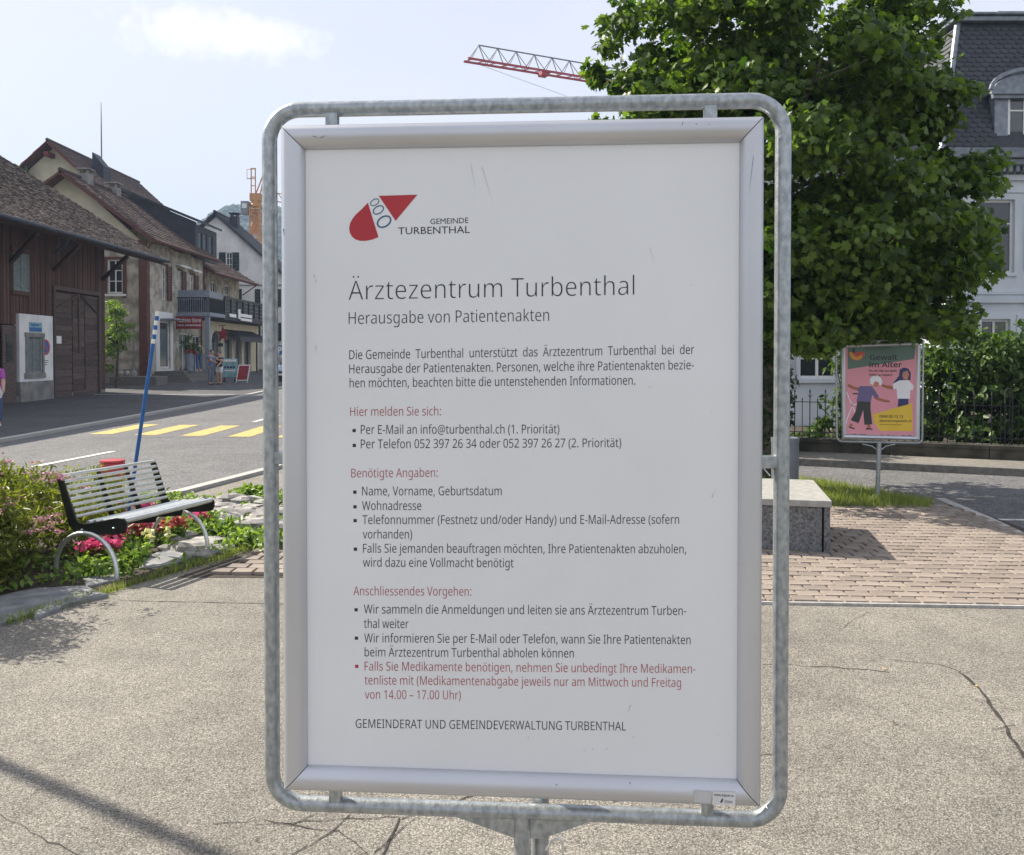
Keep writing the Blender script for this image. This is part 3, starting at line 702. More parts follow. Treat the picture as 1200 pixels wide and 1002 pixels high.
for x, y, dx, dy, w in ((834, 583, 5, -11, 1.3), (761, 453, 1, 3, 1.4), (810, 333, 1, 2, 1.6), (552, 193, 6, 33, .9), (565, 196, 14, 46, 1.0), (761, 290, 8, 24, .7), (368, 322, 2, 6, 2), (371, 328, -2, 5, 2), (694, 876, 1, 4, 1), (684, 880, 2, -3, 1.2), (711, 877, 2, 1, 1.4), (619, 862, 0, 6, .8), (742, 862, 1, 4, 1), (841, 861, 1, 1, 1.5), (854, 860, 1, 1, 1.5), (739, 826, -4, 10, 1.6), (370, 405, 1, 10, 1.5), (609, 386, 1, 3, 1), (593, 199, 1, 1, 1.5), (531, 312, 1, 1, 1.3), (625, 528, 1, 1, 1.3), (833, 483, 1, 2, 1)):
    L_ = math.hypot(dx, dy); nx, ny = -dy/L_*w/2, dx/L_*w/2
    m.add([f(x+nx, y+ny), f(x+dx, y+dy), f(x-nx, y-ny)], [(0, 1, 2)])
stuff(m.build('scuff', M['scuff'], sheet))
f2 = lambda x, y: tuple(SP(*S(x, y), .0236))
m = MB()
for x, y, dx, dy, w in ((797, 152, 2, -7, 1), (813, 149, 3, 1, 1), (829, 149, -2, 5, 1), (371, 163, 8, 3, .8), (380, 165, 7, -3, .8), (881, 160, 2, 22, .8), (880, 185, -6, 50, .6), (337, 270, 1, 10, 1.2), (652, 913, 1, -2, 1.2), (737, 911, 1, -2, 1.6), (356, 912, 20, 1, .6)):
    L_ = math.hypot(dx, dy); nx, ny = -dy/L_*w/2, dx/L_*w/2
    m.add([f2(x+nx, y+ny), f2(x+dx, y+dy), f2(x-nx, y-ny)], [(0, 1, 2)])
stuff(m.build('scratch', M['ink'], board))
# maker's sticker on the lower frame profile
f3 = lambda x, y: tuple(SP(*S(x, y), .0244))
st = flat([f3(833, 919.5), f3(832, 935), f3(858.5, 936.5), f3(859.5, 921)], 'sticker', M['stickw'], board)
flat([f3(811, 919), f3(811, 932), f3(830, 934), f3(831, 920)], 'sticker_residue', M['residue'], board)
f4 = lambda x, y: tuple(SP(*S(x, y), .0249))
m = MB(); put_text(m, 'www.signal.ch', f4, 834, 857, 2.4, 924.5, 926, .01); put_text(m, 'SIGNAL', f4, 846, 856, 2.6, 932.6, 933.2, 0)
m.add([f4(841, 932.5), f4(843.5, 928), f4(845, 928.3), f4(843.4, 932.7)], [(0, 1, 2, 3)]); m.build('sticker_text', M['ink'], st)
# galvanised tube frame
rad, tr, tn = .060, .0148, -.024
tu0, tu1 = S(317.5, 500, tn)[0], S(916, 500, tn)[0]; tw1 = (S(400, 129, tn)[1]+S(850, 117.5, tn)[1])/2; tw0 = (S(400, 944, tn)[1]+S(850, 958, tn)[1])/2
pts = []
for cx, cw, a0 in ((tu1-rad, tw1-rad, 0), (tu0+rad, tw1-rad, 90), (tu0+rad, tw0+rad, 180), (tu1-rad, tw0+rad, 270)):
    for k in range(11): a = R(a0+k*9); pts.append(SP(cx+rad*math.cos(a), cw+rad*math.sin(a), tn))
m = MB(); m.tube(pts, tr, 20, closed=True); m.build('tube_frame', M['galv'], board, smooth=True)
for px, top in ((390, 1), (832, 1), (394, 0), (828, 0)):
    u = S(px, 140 if top else 935, tn)[0]; w0, w1 = (ow1-.002, tw1-tr*.6) if top else (tw0+tr*.6, ow0+.002)
    m = MB(); m.obox(SP(u-.012, w0, -.03), SU*.024, SW*(w1-w0), SN*.018); m.build('bracket', M['galv'], board, bevel=.002)
for u0_, u1_ in ((tu0+tr*.5, ou0+.002), (ou1-.002, tu1-tr*.5)):
    m = MB(); w = S(900, 541, tn)[1]; m.obox(SP(u0_, w-.012, -.03), SU*(u1_-u0_), SW*.024, SN*.016); m.build('bracket', M['galv'], board, bevel=.002)
u = S(612, 980, tn)[0]; zt = SO.z+tw0
m = MB(); m.tube([SP(u, tw0-.002, tn-.002), SP(u, -SO.z+.01, tn-.002)], .0168, 20); m.build('post', M['galv'], board, smooth=True)
u2 = S(633, 960, -.062)[0]
m = MB(); m.tube([SP(u2, tw0+.42, -.062), SP(u2, -SO.z+.01, -.062)], .0175, 20); m.build('rear_post', M['galv'], board, smooth=True)
ua, ub = S(528, 957, tn)[0], S(697, 963, tn)[0]
m = MB(); m.prism([SP(ua, tw0-tr*.8, tn-.004), SP(ub, tw0-tr*.8, tn-.004), SP(u+.04, tw0-.052, tn-.004), SP(u-.018, tw0-.052, tn-.004)], SN*.006); m.build('gusset', M['galv'], board)
m = MB(); c = S(652, 995); m.tube([SP(c[0]-.02, c[1]-.02, -.03), SP(c[0]-.008, c[1]+.004, -.02), SP(c[0]+.006, c[1]+.014, -.015), SP(c[0]+.012, c[1]+.006, -.015), SP(c[0]+.012, c[1]-.03, -.02)], .0022, 8); m.build('wire_loop', M['steel'], board, smooth=True)
cw = S(898, 552); m = MB(); m.tube([SP(cw[0]-.008, cw[1]+.004, -.03), SP(cw[0]+.0, cw[1]+.002, -.02), SP(cw[0]+.012, cw[1]-.012, -.022)], .0012, 6); m.build('wire_loop', M['white'], board)
m = MB(); m.box(-.35, .35, -.25, .25, 0, .06); m.v = [(SO.x+x, SO.y+.03+y, z) for x, y, z in m.v]; m.build('foot_plate', M['concrete'], board, bevel=.01)
# ------------------------------------------------------------------ stone trough
tr_ = thing('stone_trough', 'long grey stone block seat with a pale slab top standing on the brick paving', 'trough', TROUGH_C)
Lx, Ly, H_ = 2.5, 1.3, .487
def T(a, b, z=0): return TROUGH_C+TU*a+TV*b+Vector((0, 0, z))
m = MB(); m.obox(T(-Lx+.02, .02, 0), TU*(Lx-.09), TV*(Ly-.04), (0, 0, H_-.062)); m.build('body', M['stone'], tr_, bevel=.006)
for a in (-.055, -Lx-.0): m = MB(); m.obox(T(a, .004, 0), TU*.05, TV*(Ly-.01), (0, 0, H_-.062)); m.build('end_slab', M['stone'], tr_, bevel=.006)
for k in range(3):
    m = MB(); m.obox(T(-Lx+k*Lx/3+.002-.02, -.006, H_-.059), TU*(Lx/3+(.02 if k < 2 else .03)-.004), TV*(Ly+.012), (0, 0, .059)); m.build('top_slab', M['slab'], tr_, bevel=.006)
rng = np.random.default_rng(3)
p = np.array([T(-.3+.22*random.random(), -.01-.05*random.random(), .005) for _ in range(70)])
tf = thing('weed_tuft', 'small weeds growing at the foot of the stone trough corner', 'weeds', T(-.2, -.02))
stuff(leaves('blades', p, .05, 'lance', M['herb'], tf, up=.3, rng=rng))

# ------------------------------------------------------------------ small poster stand on the grass
D2 = 10.35
b2 = thing('poster_stand', 'small tube framed poster stand with a pink and yellow poster on the grass', 'sign', P(1028, 587, D2) * 1)
def Q(x, y, n=0): p = P(x, y, D2); return Vector((p.x, D2-n, p.z))
def q(n): return lambda x, y: tuple(Q(x, y, n))
fr_ = [(986, 404), (1078.5, 400.5), (1077.5, 516), (988, 514)]; fi = [(991.5, 407.5), (1074, 405), (1072.5, 511), (990.5, 508.5)]
m = MB(); m.prism([Q(989, 407, -.03), Q(990, 512, -.03), Q(1075, 514, -.03), Q(1076, 403, -.03)], (0, -.028, 0)); m.build('back_panel', M['alu'], b2)
for i in range(4):
    a, b, c, d = fr_[i], fr_[(i+1) % 4], fi[(i+1) % 4], fi[i]; m = MB()
    for t, n in ((0, -.03), (0, .008), (.35, .02), (.75, .016), (1, .002)):
        m.v += [tuple(Q(a[0]+(d[0]-a[0])*t, a[1]+(d[1]-a[1])*t, n)), tuple(Q(b[0]+(c[0]-b[0])*t, b[1]+(c[1]-b[1])*t, n))]
    for k in range(4): m.f.append((2*k, 2*k+1, 2*k+3, 2*k+2))
    m.build('frame_profile', M['alu'], b2)
ZS = 4.769                                          # the poster was drawn in a 4.769x enlargement whose corner is (970,390)
def z_(pts, n=.002): return [tuple(Q(970+x/ZS, 390+y/ZS, n)) for x, y in pts]
ps = flat(z_([(100, 60), (104, 580), (492, 592), (500, 62)], .001), 'poster', M['ppink'], b2)
def art(pts, mt, n, name='print_shape'): return flat(z_(pts, n), name, M[mt], ps)
art([(112, 62), (112, 204), (483, 146), (494, 62)], 'pgreen', .0022)
art([(250, 455), (472, 393), (474, 550), (290, 548), (258, 500)], 'pyel', .0024)
def arc(cx, cy, r0, r1, a0, a1, mt, n):
    N = 12; pts = [(cx+r1*math.cos(R(a0+(a1-a0)*i/N)), cy+r1*math.sin(R(a0+(a1-a0)*i/N))) for i in range(N+1)]
    pts += [(cx+r0*math.cos(R(a1+(a0-a1)*i/N)), cy+r0*math.sin(R(a1+(a0-a1)*i/N))) for i in range(N+1)]
    m = MB(); V = z_(pts, n); m.add(V, [(i, i+1, 2*N-i, 2*N+1-i) for i in range(N)]); m.build('print_shape', M[mt], ps)
arc(162, 112, 22, 42, 10, 185, 'porange', .0026); arc(165, 108, 4, 24, 0, 180, 'pred', .0028); arc(190, 120, 0.5, 16, -180, 90, 'pred', .003); arc(150, 100, .5, 14, 90, 270, 'pgrey', .003)
# walker frame
for a, b in (((104, 330), (150, 440)), ((140, 400), (112, 470)), ((112, 470), (100, 510)), ((130, 400), (172, 400))):
    d = math.hypot(b[0]-a[0], b[1]-a[1]); nx, ny = -(b[1]-a[1])/d*2.5, (b[0]-a[0])/d*2.5
    art([(a[0]+nx, a[1]+ny), (b[0]+nx, b[1]+ny), (b[0]-nx, b[1]-ny), (a[0]-nx, a[1]-ny)], 'pwhite', .0028)
art([(140, 336), (172, 338), (172, 345), (140, 344)], 'pgrey', .003)
# old figure
art([(112, 284), (150, 302), (176, 306), (172, 324), (140, 315), (112, 300)], 'pskin', .003)
art([(262, 352), (285, 362), (320, 374), (346, 378), (346, 388), (318, 388), (280, 378), (258, 366)], 'pskin', .003)
art([(165, 380), (240, 382), (238, 420), (248, 512), (205, 514), (198, 430), (172, 505), (128, 488), (156, 440)], 'pgrey', .0032)
art([(178, 298), (245, 298), (262, 320), (286, 358), (262, 364), (248, 345), (240, 386), (160, 382), (172, 330), (164, 322)], 'pviolet', .0034)
art([(250, 262), (272, 262), (284, 285), (276, 302), (254, 300)], 'pskin2', .0034)
art([(234, 262), (246, 243), (272, 238), (294, 248), (305, 272), (300, 294), (288, 292), (284, 276), (262, 270), (252, 294), (236, 282)], 'pwhite', .0036)
art([(116, 518), (150, 534), (148, 540), (120, 530)], 'pgrey', .003); art([(212, 532), (250, 534), (250, 541), (214, 541)], 'pgrey', .003)
art([(122, 505), (140, 512), (136, 522), (124, 518)], 'pskin', .0032); art([(222, 514), (236, 514), (240, 532), (220, 532)], 'pskin', .0032)
# young figure
art([(300, 284), (330, 294), (368, 298), (364, 318), (330, 312), (298, 298)], 'pskin', .003)
art([(402, 205), (425, 194), (450, 200), (464, 225), (462, 262), (440, 275), (405, 270), (382, 280), (362, 284), (380, 262), (398, 240)], 'pnavy', .0032)
art([(420, 220), (446, 210), (454, 235), (444, 262), (424, 260), (416, 240)], 'pskin2', .0034)
art([(396, 366), (450, 366), (450, 400), (390, 415)], 'pnavy', .0032)
art([(362, 286), (400, 266), (450, 264), (480, 296), (474, 322), (462, 318), (458, 368), (388, 368), (384, 312), (366, 316)], 'pwhite', .0036)
def ptext(s, x0, x1, cap, y0, y1, mt, of=.0):
    m = MB(); put_text(m, s, lambda x, y: z_([(x, y)], .004)[0], x0, x1, cap, y0, y1, of); m.build('print_line', M[mt], ps)
ptext('Gewalt', 234, 388, 28, 152, 150, 'ink', .012); ptext('im Alter', 232, 414, 28, 192, 192, 'ink', .014)
ptext('Es ist nie zu spät,', 232, 388, 13, 218, 218, 'ink', .008); ptext('Hilfe zu holen!', 232, 360, 13, 242, 242, 'ink', .008)
ptext('0848 00 13 13', 288, 420, 15, 474, 476, 'ink', .008); ptext('alterohnegewalt.ch', 288, 468, 12, 497, 499, 'ink', .01); ptext('Nationale Anlaufstelle', 290, 410, 6, 515, 516, 'ink', .0)
ptext('Nationale Kampagne zur Prävention', 212, 352, 6, 84, 84, 'ink'); ptext('von Gewalt im Alter', 212, 320, 6, 96, 96, 'ink')
for x0, x1, y0, y1 in ((118, 132, 566, 572), (142, 160, 564, 570), (178, 212, 566, 576), (290, 310, 570, 576), (330, 344, 570, 577), (360, 372, 572, 577), (410, 432, 572, 577), (446, 468, 573, 579)): art([(x0, y0), (x0, y1), (x1, y1), (x1, y0)], 'pnavy', .003)
pts = []
for cx, cy, a0 in ((1076, 403, -90), (1075, 513.5, 0), (987, 511.5, 90), (986, 407, 180)):
    for k in range(6): a = R(a0+k*18); pts.append(Q(cx+6*math.cos(a), cy+6*math.sin(a), -.005))
m = MB(); m.tube(pts, .012, 12, closed=True); m.build('tube_frame', M['galv'], b2, smooth=True)
m = MB(); a, b = Q(1030.5, 519, -.005), Q(1028, 587, -.005); m.tube([b-Vector((0, 0, .05)), a], .026, 16); m.build('post', M['galv'], b2, smooth=True)
m = MB()
for s in (-1, 1): m.tube([Q(1030, 529, 0), Q(1030+s*8, 523, 0), Q(1030+s*19, 520.5, 0)], .008, 8)
m.build('brace', M['galv'], b2, smooth=True)

# ------------------------------------------------------------------ bin behind the trough
bp_ = Vector((3.27, 10.2, 0)); bn = thing('litter_bin', 'grey cylindrical litter bin standing behind the stone trough', 'bin', bp_)
m = MB(); m.lathe(bp_, [(.15, .03), (.155, .05), (.16, .72), (.165, .725), (.165, .775), (.15, .78), (.14, .74)], 28); m.build('body', M['bin'], bn, smooth=True)
m = MB(); m.lathe(bp_, [(.12, 0), (.12, .05)], 20); m.build('foot', M['iron'], bn)

# ------------------------------------------------------------------ grass patch
gp_ = [(3.15, 9.78), (4.75, 9.68), (4.98, 10.05), (4.75, 10.7), (4.24, 11.75), (3.6, 12.2), (2.4, 12.4), (2.3, 10.3), (3.1, 10.2)]
struct(quadsheet('lawn_soil', [(x, y, .015) for x, y in gp_], M['soil']))
def inpoly(x, y, P_):
    c = False
    for i in range(len(P_)):
        (x0, y0), (x1, y1) = P_[i], P_[i-1]
        if (y0 > y) != (y1 > y) and x < (x1-x0)*(y-y0)/(y1-y0)+x0: c = not c
    return c
def scatter(poly, n, z=0, rng=random):
    xs = [p[0] for p in poly]; ys = [p[1] for p in poly]; o = []
    while len(o) < n:
        x, y = rng.uniform(min(xs), max(xs)), rng.uniform(min(ys), max(ys))
        if inpoly(x, y, poly): o.append((x, y, z))
    return o
gr = leaves('grass', scatter(gp_, 15000, .01), .085, 'blade', M['grass'], None, vertical=True, rng=np.random.default_rng(5), sizevar=.5)
tag(gr, 'short green grass round the foot of the small poster stand', 'grass', kind='stuff')

# ------------------------------------------------------------------ garden wall and iron fence
W0 = K0+nv_*1.14
gw = thing('garden_wall', 'low dark mossy wall along the far pavement, below the iron fence', 'wall', W0-dv*7.4)
for k in range(15):
    m = MB(); m.obox(W0+dv*(-7.4+k*1.45), dv*1.44, nv_*.26, (0, 0, .27)); m.build('wall_block', M['moss'], gw, bevel=.008)
    m = MB(); m.obox(W0+dv*(-7.4+k*1.45)-nv_*.02+Vector((0, 0, .271)), dv*1.445, nv_*.30, (0, 0, .07)); m.build('coping', M['moss'], gw, bevel=.01)
fc = thing('iron_fence', 'wrought iron picket fence on the low garden wall in front of the villa', 'fence', W0-dv*7.4+nv_*.13)
FO = W0-dv*7.4+nv_*.13+Vector((0, 0, .34))
for z in (.10, .62):
    m = MB(); m.bar(FO+Vector((0, 0, z)), FO+dv*21+Vector((0, 0, z)), .03, .012); m.build('rail', M['iron'], fc)
m = MB(); m.tube([(0, 0, .0), (0, 0, .80)], .009, 6); m.tube([(0, 0, .79), (0, 0, .86)], [.02, .001], 6); m.tube([(-.035, 0, .74), (0, 0, .70), (.035, 0, .74)], .006, 5)
pk = m.build('picket', M['iron']); pm_ = pk.data; bpy.data.objects.remove(pk)
m = MB(); m.tube([(0, 0, .0), (0, 0, .66)], .007, 6); m.tube([(0, 0, .65), (0, 0, .70)], [.014, .001], 6)
pk = m.build('picket', M['iron']); pm2 = pk.data; bpy.data.objects.remove(pk)
m = MB()
for k in range(168):
    p = FO+dv*(k*.125+.06); 
    o = bpy.data.objects.new('picket', pm_ if k % 2 else pm2); COL.objects.link(o); o.parent = fc; o.location = p-fc.location; o.rotation_euler.z = math.atan2(dv.y, dv.x)
for t in (1.5, 5.6, 10.42, 14.4, 18.4):
    m = MB(); p = FO+dv*t; m.tube([p-dv*.05-Vector((0, 0, .02)), p-dv*.05+Vector((0, 0, .84))]+[p+dv*(-.05*math.cos(a))+Vector((0, 0, .84+.06*math.sin(a))) for a in (R(45), R(90), R(135))]+[p+dv*.05+Vector((0, 0, .84)), p+dv*.05-Vector((0, 0, .02))], .011, 7); m.build('fence_post', M['iron'], fc, smooth=True)

# ------------------------------------------------------------------ garden shrubs and ground
garden = quadsheet('garden_soil', [tuple(W0+nv_*.26+dv*t+nv_*w+Vector((0, 0, .15))) for t, w in ((-7.4, 0), (13, 0), (13, 14), (-7.4, 14))], M['soil']); struct(garden)
def shrub(name, label, cat, c, rad, nc, nl, size, kind, mat, seed, group=None, cr=.4, stems=5, shell=.5, flat=1.0):
    rng = np.random.default_rng(seed); c = Vector(c)
    t = thing(name, label, cat, (c.x, c.y, h(c.y)), group)
    p, o, cl = crown_points(rng, c, rad, nc, nl, cr, shell, flat=flat); k = p[:, 2] > h(c.y)+.03
    leaves('foliage', p[k], size, kind, mat, t, rng=rng, outward=o[k])
    m = MB()
    for i in range(stems):
        e = Vector(cl[i]); m.tube([(c.x+random.uniform(-.1, .1), c.y+random.uniform(-.1, .1), h(c.y)), ((c.x+e.x)/2, (c.y+e.y)/2, (h(c.y)+e.z)/2+.1), tuple(e)], [.025, .018, .006], 6)
    m.build('stem', M['bark'], t); return t
HG = 'garden shrubs behind the iron fence'
def gd(px, Y, z): p = P(px, 400, Y); return (p.x, Y, z)
shrub('laurel_shrub', 'big dark shrub with sunlit top leaves behind the fence, near the right edge', 'shrub', gd(1155, 14.9, 1.2), (1.1, .8, 1.15), 75, 6500, .13, 'oval', M['hedge'], 11, HG, .38)
shrub('laurel_shrub', 'dark shrub behind the fence at the right edge of the photo', 'shrub', gd(1235, 15.0, 1.3), (1.0, .8, 1.05), 60, 4500, .14, 'oval', M['hedge'], 12, HG, .38)
shrub('laurel_shrub', 'loose leafy shrub behind the fence just right of the poster stand', 'shrub', gd(1097, 15.6, 1.2), (.62, .6, .95), 30, 2000, .12, 'oval', M['hedge'], 13, HG, .3)
shrub('laurel_shrub', 'light green leafy shrub behind the fence left of the poster stand', 'shrub', gd(998, 15.6, 1.2), (.32, .4, .85), 18, 750, .12, 'oval', M['hedge'], 14, HG, .3)
shrub('ivy_bush', 'dark ivy covered bush on the fence beside the tree trunk', 'bush', gd(884, 14.6, 1.0), (.6, .5, .9), 50, 5200, .09, 'oval', M['ivy'], 15, HG, .3)
shrub('ground_ivy', 'low ivy growing along the foot of the iron fence', 'ivy', gd(1010, 15.0, .45), (1.5, .3, .22), 40, 2600, .09, 'oval', M['hedge'], 16, HG, .16)

# ------------------------------------------------------------------ villa
VY = 25.0
def vx(px, Y=VY): return (px-600)*Y/1000
def vz(py, Y=VY): return CAMZ+P(600, py, Y).z-CAMZ
vl = thing('villa', 'pale blue grey villa with a dark slate mansard roof and dormers behind the garden', 'house', (15, 28, 0))
x0, x1 = vx(1108), vx(1108)+9.5; ze = vz(196)
wins = []
for cpx in (1166, 1232, 1300, 1400):
    c = vx(cpx)-x0; wins += [(c-.52, c+.52, vz(320), vz(234)), (c-.42 if cpx < 1200 else c-.45-.45, (c+.42 if cpx < 1200 else c+.0), vz(425), vz(374))]
m = MB(); m.wall((x0, VY, 0), (1, 0, 0), (0, -1, 0), x1-x0, ze, wins, .35)
m.box(x0, x0+.35, VY+.35, VY+9, 0, ze); m.box(x1-.35, x1, VY+.35, VY+9, 0, ze); m.box(x0+.35, x1-.35, VY+8.65, VY+9, 0, ze); m.box(x0+.35, x1-.35, VY+1.2, VY+1.3, 0, ze)
m.build('wall', M['vplaster'], vl)
for i, w in enumerate(wins):
    window(vl, (x0, VY, 0), (1, 0, 0), (0, -1, 0), *w, M['white'], M['glass'], 1 if i % 2 else 0, (.68,) if i % 2 == 0 else (), .07, .14, M['vplaster'], M['vplaster'])
for px in (1199, 1270, 1350): 
    c = vx(px)-x0; shutter(vl, (x0, VY, 0), (1, 0, 0), (0, -1, 0), c, c+.5, vz(318), vz(236), M['vplaster'], 20, .02)
for za, zb, d in ((vz(345), vz(341), .05), (vz(355), vz(349), .09), (vz(212), vz(206), .12), (vz(226), vz(222), .05)):
    m = MB(); m.box(x0-d, x1+d, VY-d, VY-.002, za, zb); m.build('string_course', M['vplaster'], vl)
m = MB(); m.box(x0-.4, x1+.4, VY-.45, VY-.003, vz(197), vz(190)); m.box(x0-.4, x0-.003, VY-.003, VY+9, vz(197), vz(190)); m.box(x0-.5, x1+.5, VY-.55, VY-.05, vz(189.5), vz(178)); m.build('eaves_cornice', M['vdark'], vl, bevel=.03)
m = MB()
for k in range(48): m.box(x0-.2+k*.2, x0-.1+k*.2, VY-.38, VY-.01, vz(204), vz(197)-.003)
stuff(m.build('dentils', M['vdark'], vl))
# mansard
zt_, zb_ = vz(14), vz(182); A0, A1 = x0-.35, x1+.35; ins_ = 1.05; B0, B1 = A0+ins_, A1-ins_; yb, yt = VY-.35, VY+.85
m = MB(); m.add([(A0, yb, zb_), (A1, yb, zb_), (A1, VY+9.3, zb_), (A0, VY+9.3, zb_), (B0, yt, zt_), (B1, yt, zt_), (B1, VY+8, zt_), (B0, VY+8, zt_)], [(3, 2, 1, 0), (0, 1, 5, 4), (1, 2, 6, 5), (2, 3, 7, 6), (3, 0, 4, 7), (4, 5, 6, 7)])
roof = m.build('roof', M['slate'], vl)
for a_, b_ in ((A0, B0), (A1, B1)): m = MB(); m.tube([(a_, yb-.01, zb_), (b_, yt-.01, zt_)], .09, 8); m.build('hip_cap', M['zinc'], roof)
m = MB(); m.box(B0-.2, B1+.2, yt-.2, VY+8.1, zt_+.003, zt_+.16); m.box(B0-.3, B1+.3, yt-.3, VY+8.2, zt_+.163, zt_+.24); m.box(B0+1.2, B0+3.4, yt, yt+.8, zt_+.243, zt_+.38); m.build('roof_edge', M['zinc'], roof, bevel=.03)
# fish-scale slates on the front slope
s = Vector((0, yt-yb, zt_-zb_)); SL = s.length; s.normalize(); nn = Vector((1, 0, 0)).cross(s); nn = nn if nn.y < 0 else -nn
def scale_mesh(mb, p, w, l):
    pr = [(-.5, 1.0), (-.5, .25), (-.35, .08), (0, 0), (.35, .08), (.5, .25), (.5, 1.0)]
    f_ = [p+Vector((1, 0, 0))*a*w+s*(b*l)+nn*(.035 if b < .5 else .008) for a, b in pr]; k = len(mb.v)
    mb.v += [tuple(v) for v in f_]+[tuple(v-nn*.02) for v in f_]; mb.f += [tuple(range(k, k+7))]+[(k+i, k+i+7, k+i+8, k+i+1) for i in range(6)]
near_m, far_m, cnt = None, MB(), 0
mbq = MB(); scale_mesh(mbq, Vector((0, 0, 0)), .25, .27); tmpo = mbq.build('slate', M['slate']); slate_me = tmpo.data; bpy.data.objects.remove(tmpo)
for r_ in range(int(SL/.155)):
    fr = r_*.155/SL; lo, hi = A0+ins_*fr, A1-ins_*fr
    for c in range(42):
        x = A0+.13+c*.255+(.127 if r_ % 2 else 0)
        if x < lo+.13 or x > hi-.13: continue
        p = Vector((x, yb, zb_))+s*(r_*.155)
        if abs(p.x-vx(1198)) < .95 and p.z < vz(100): continue
        pxx = 600+1000*p.x/p.y
        if pxx < 1206 and p.z > vz(185) and cnt < 300:
            o = bpy.data.objects.new('slate', slate_me); COL.objects.link(o); o.parent = roof; o.location = p-vl.location; cnt += 1
        else: scale_mesh(far_m, p, .25, .27)
s2 = Vector((ins_, 0, zt_-zb_)); 
stuff(far_m.build('slates_beyond', M['slate'], roof))
m = MB(); tile_field(m, (A0, VY+9.3, zb_), (0, -1, 0), s2, 9.3, s2.length, .26, .17, .03, skip=lambda p: p.y > VY+8.6-(p.z-zb_)*.2 or p.y < yb+.15+(p.z-zb_)*.29)
stuff(m.build('side_slates', M['slate'], roof))
def dormer(cx, Yf, zb0, zt0, w, arched=True):
    d = MB(); d.wall((cx-w/2, Yf, zb0), (1, 0, 0), (0, -1, 0), w, zt0-zb0, [(w/2-.49, w/2+.49, .22, .22+1.6)], .12)
    d.box(cx-w/2, cx-w/2+.1, Yf+.12, Yf+1.5, zb0, zt0); d.box(cx+w/2-.1, cx+w/2, Yf+.12, Yf+1.5, zb0, zt0)
    dm = d.build('dormer', M['zinc'], vl)
    o = Vector((cx-w/2, Yf, zb0)); w_ = window(vl, o, (1, 0, 0), (0, -1, 0), w/2-.49, w/2+.49, .22, 1.82, M['white'], M['shopglass'], 1, (.7,), .07, .06)
    m = MB(); m.box(cx-w/2-.12, cx+w/2+.12, Yf-.14, Yf-.002, zt0-.16, zt0); m.box(cx-w/2-.2, cx+w/2+.2, Yf-.22, Yf-.143, zt0-.06, zt0+.05)
    pts = [(cx+(w/2+.15)*math.cos(R(180-a)), Yf-.16, zt0+.002+.52*math.sin(R(a))) for a in range(0, 181, 15)]
    m.prism(pts, (0, 1.9, 0)); pts = [(cx+(w/2+.25)*math.cos(R(180-a)), Yf-.25, zt0+.05+.58*math.sin(R(a))) for a in range(0, 181, 15)]
    for a, b in zip(pts, pts[1:]): m.bar(a, b, .09, .10)
    m.build('dormer_roof', M['zinc'], dm)
dormer(vx(1198, 24.8), 24.8, vz(184, 24.8), vz(110, 24.8), 1.75); dormer(vx(1330, 24.8), 24.8, vz(184, 24.8), vz(110, 24.8), 1.75)
# lower wing to the left, behind the tree
WY = 19.6; wx0, wx1 = vx(918, WY), vx(1062, WY)
ww = [(vx(px, WY)-wx0-.45, vx(px, WY)-wx0+.45, vz(444, WY), vz(404, WY)) for px in (959, 1030)]+[(vx(px, WY)-wx0-.5, vx(px, WY)-wx0+.5, vz(330, WY), vz(250, WY)) for px in (959, 1030)]
m = MB(); m.wall((wx0, WY, 0), (1, 0, 0), (0, -1, 0), wx1-wx0, vz(190, WY), ww, .35); m.box(wx0, wx0+.35, WY+.35, WY+5, 0, vz(190, WY)); m.box(wx1-.35, wx1, WY+.35, WY+5, 0, vz(190, WY)); m.build('wing_wall', M['vplaster'], vl)
for w in ww:
    window(vl, (wx0, WY, 0), (1, 0, 0), (0, -1, 0), *w, M['white'], M['glass'], 1, (.6,), .07, .14, M['vplaster'])
    for a, b in ((w[0]-.5, w[0]-.02), (w[1]+.02, w[1]+.5)): shutter(vl, (wx0, WY, 0), (1, 0, 0), (0, -1, 0), a, b, w[2], w[3], M['vplaster'], 12, .02)
m = MB(); a0, a1 = wx0-.4, wx1+.3
m.add([(a0, WY-.4, vz(190, WY)), (a1, WY-.4, vz(190, WY)), (a1, WY+1.2, vz(98, WY)), (a0+1.4, WY+1.2, vz(98, WY)), (a0+1.4, WY+3.4, vz(98, WY)), (a1, WY+3.4, vz(98, WY)), (a0, WY+5.0, vz(190, WY)), (a1, WY+5.0, vz(190, WY))], [(0, 1, 2, 3), (3, 2, 5, 4), (4, 5, 7, 6), (0, 3, 4, 6), (0, 6, 7, 1)]); m.build('wing_roof', M['slate'], vl)
m = MB(); m.box(a0-.1, a1, WY-.55, WY-.35, vz(196, WY), vz(188, WY)); m.box(a0+1.3, a1, WY+1.05, WY+1.25, vz(98, WY), vz(92, WY)); m.build('gutter', M['zinc'], vl)

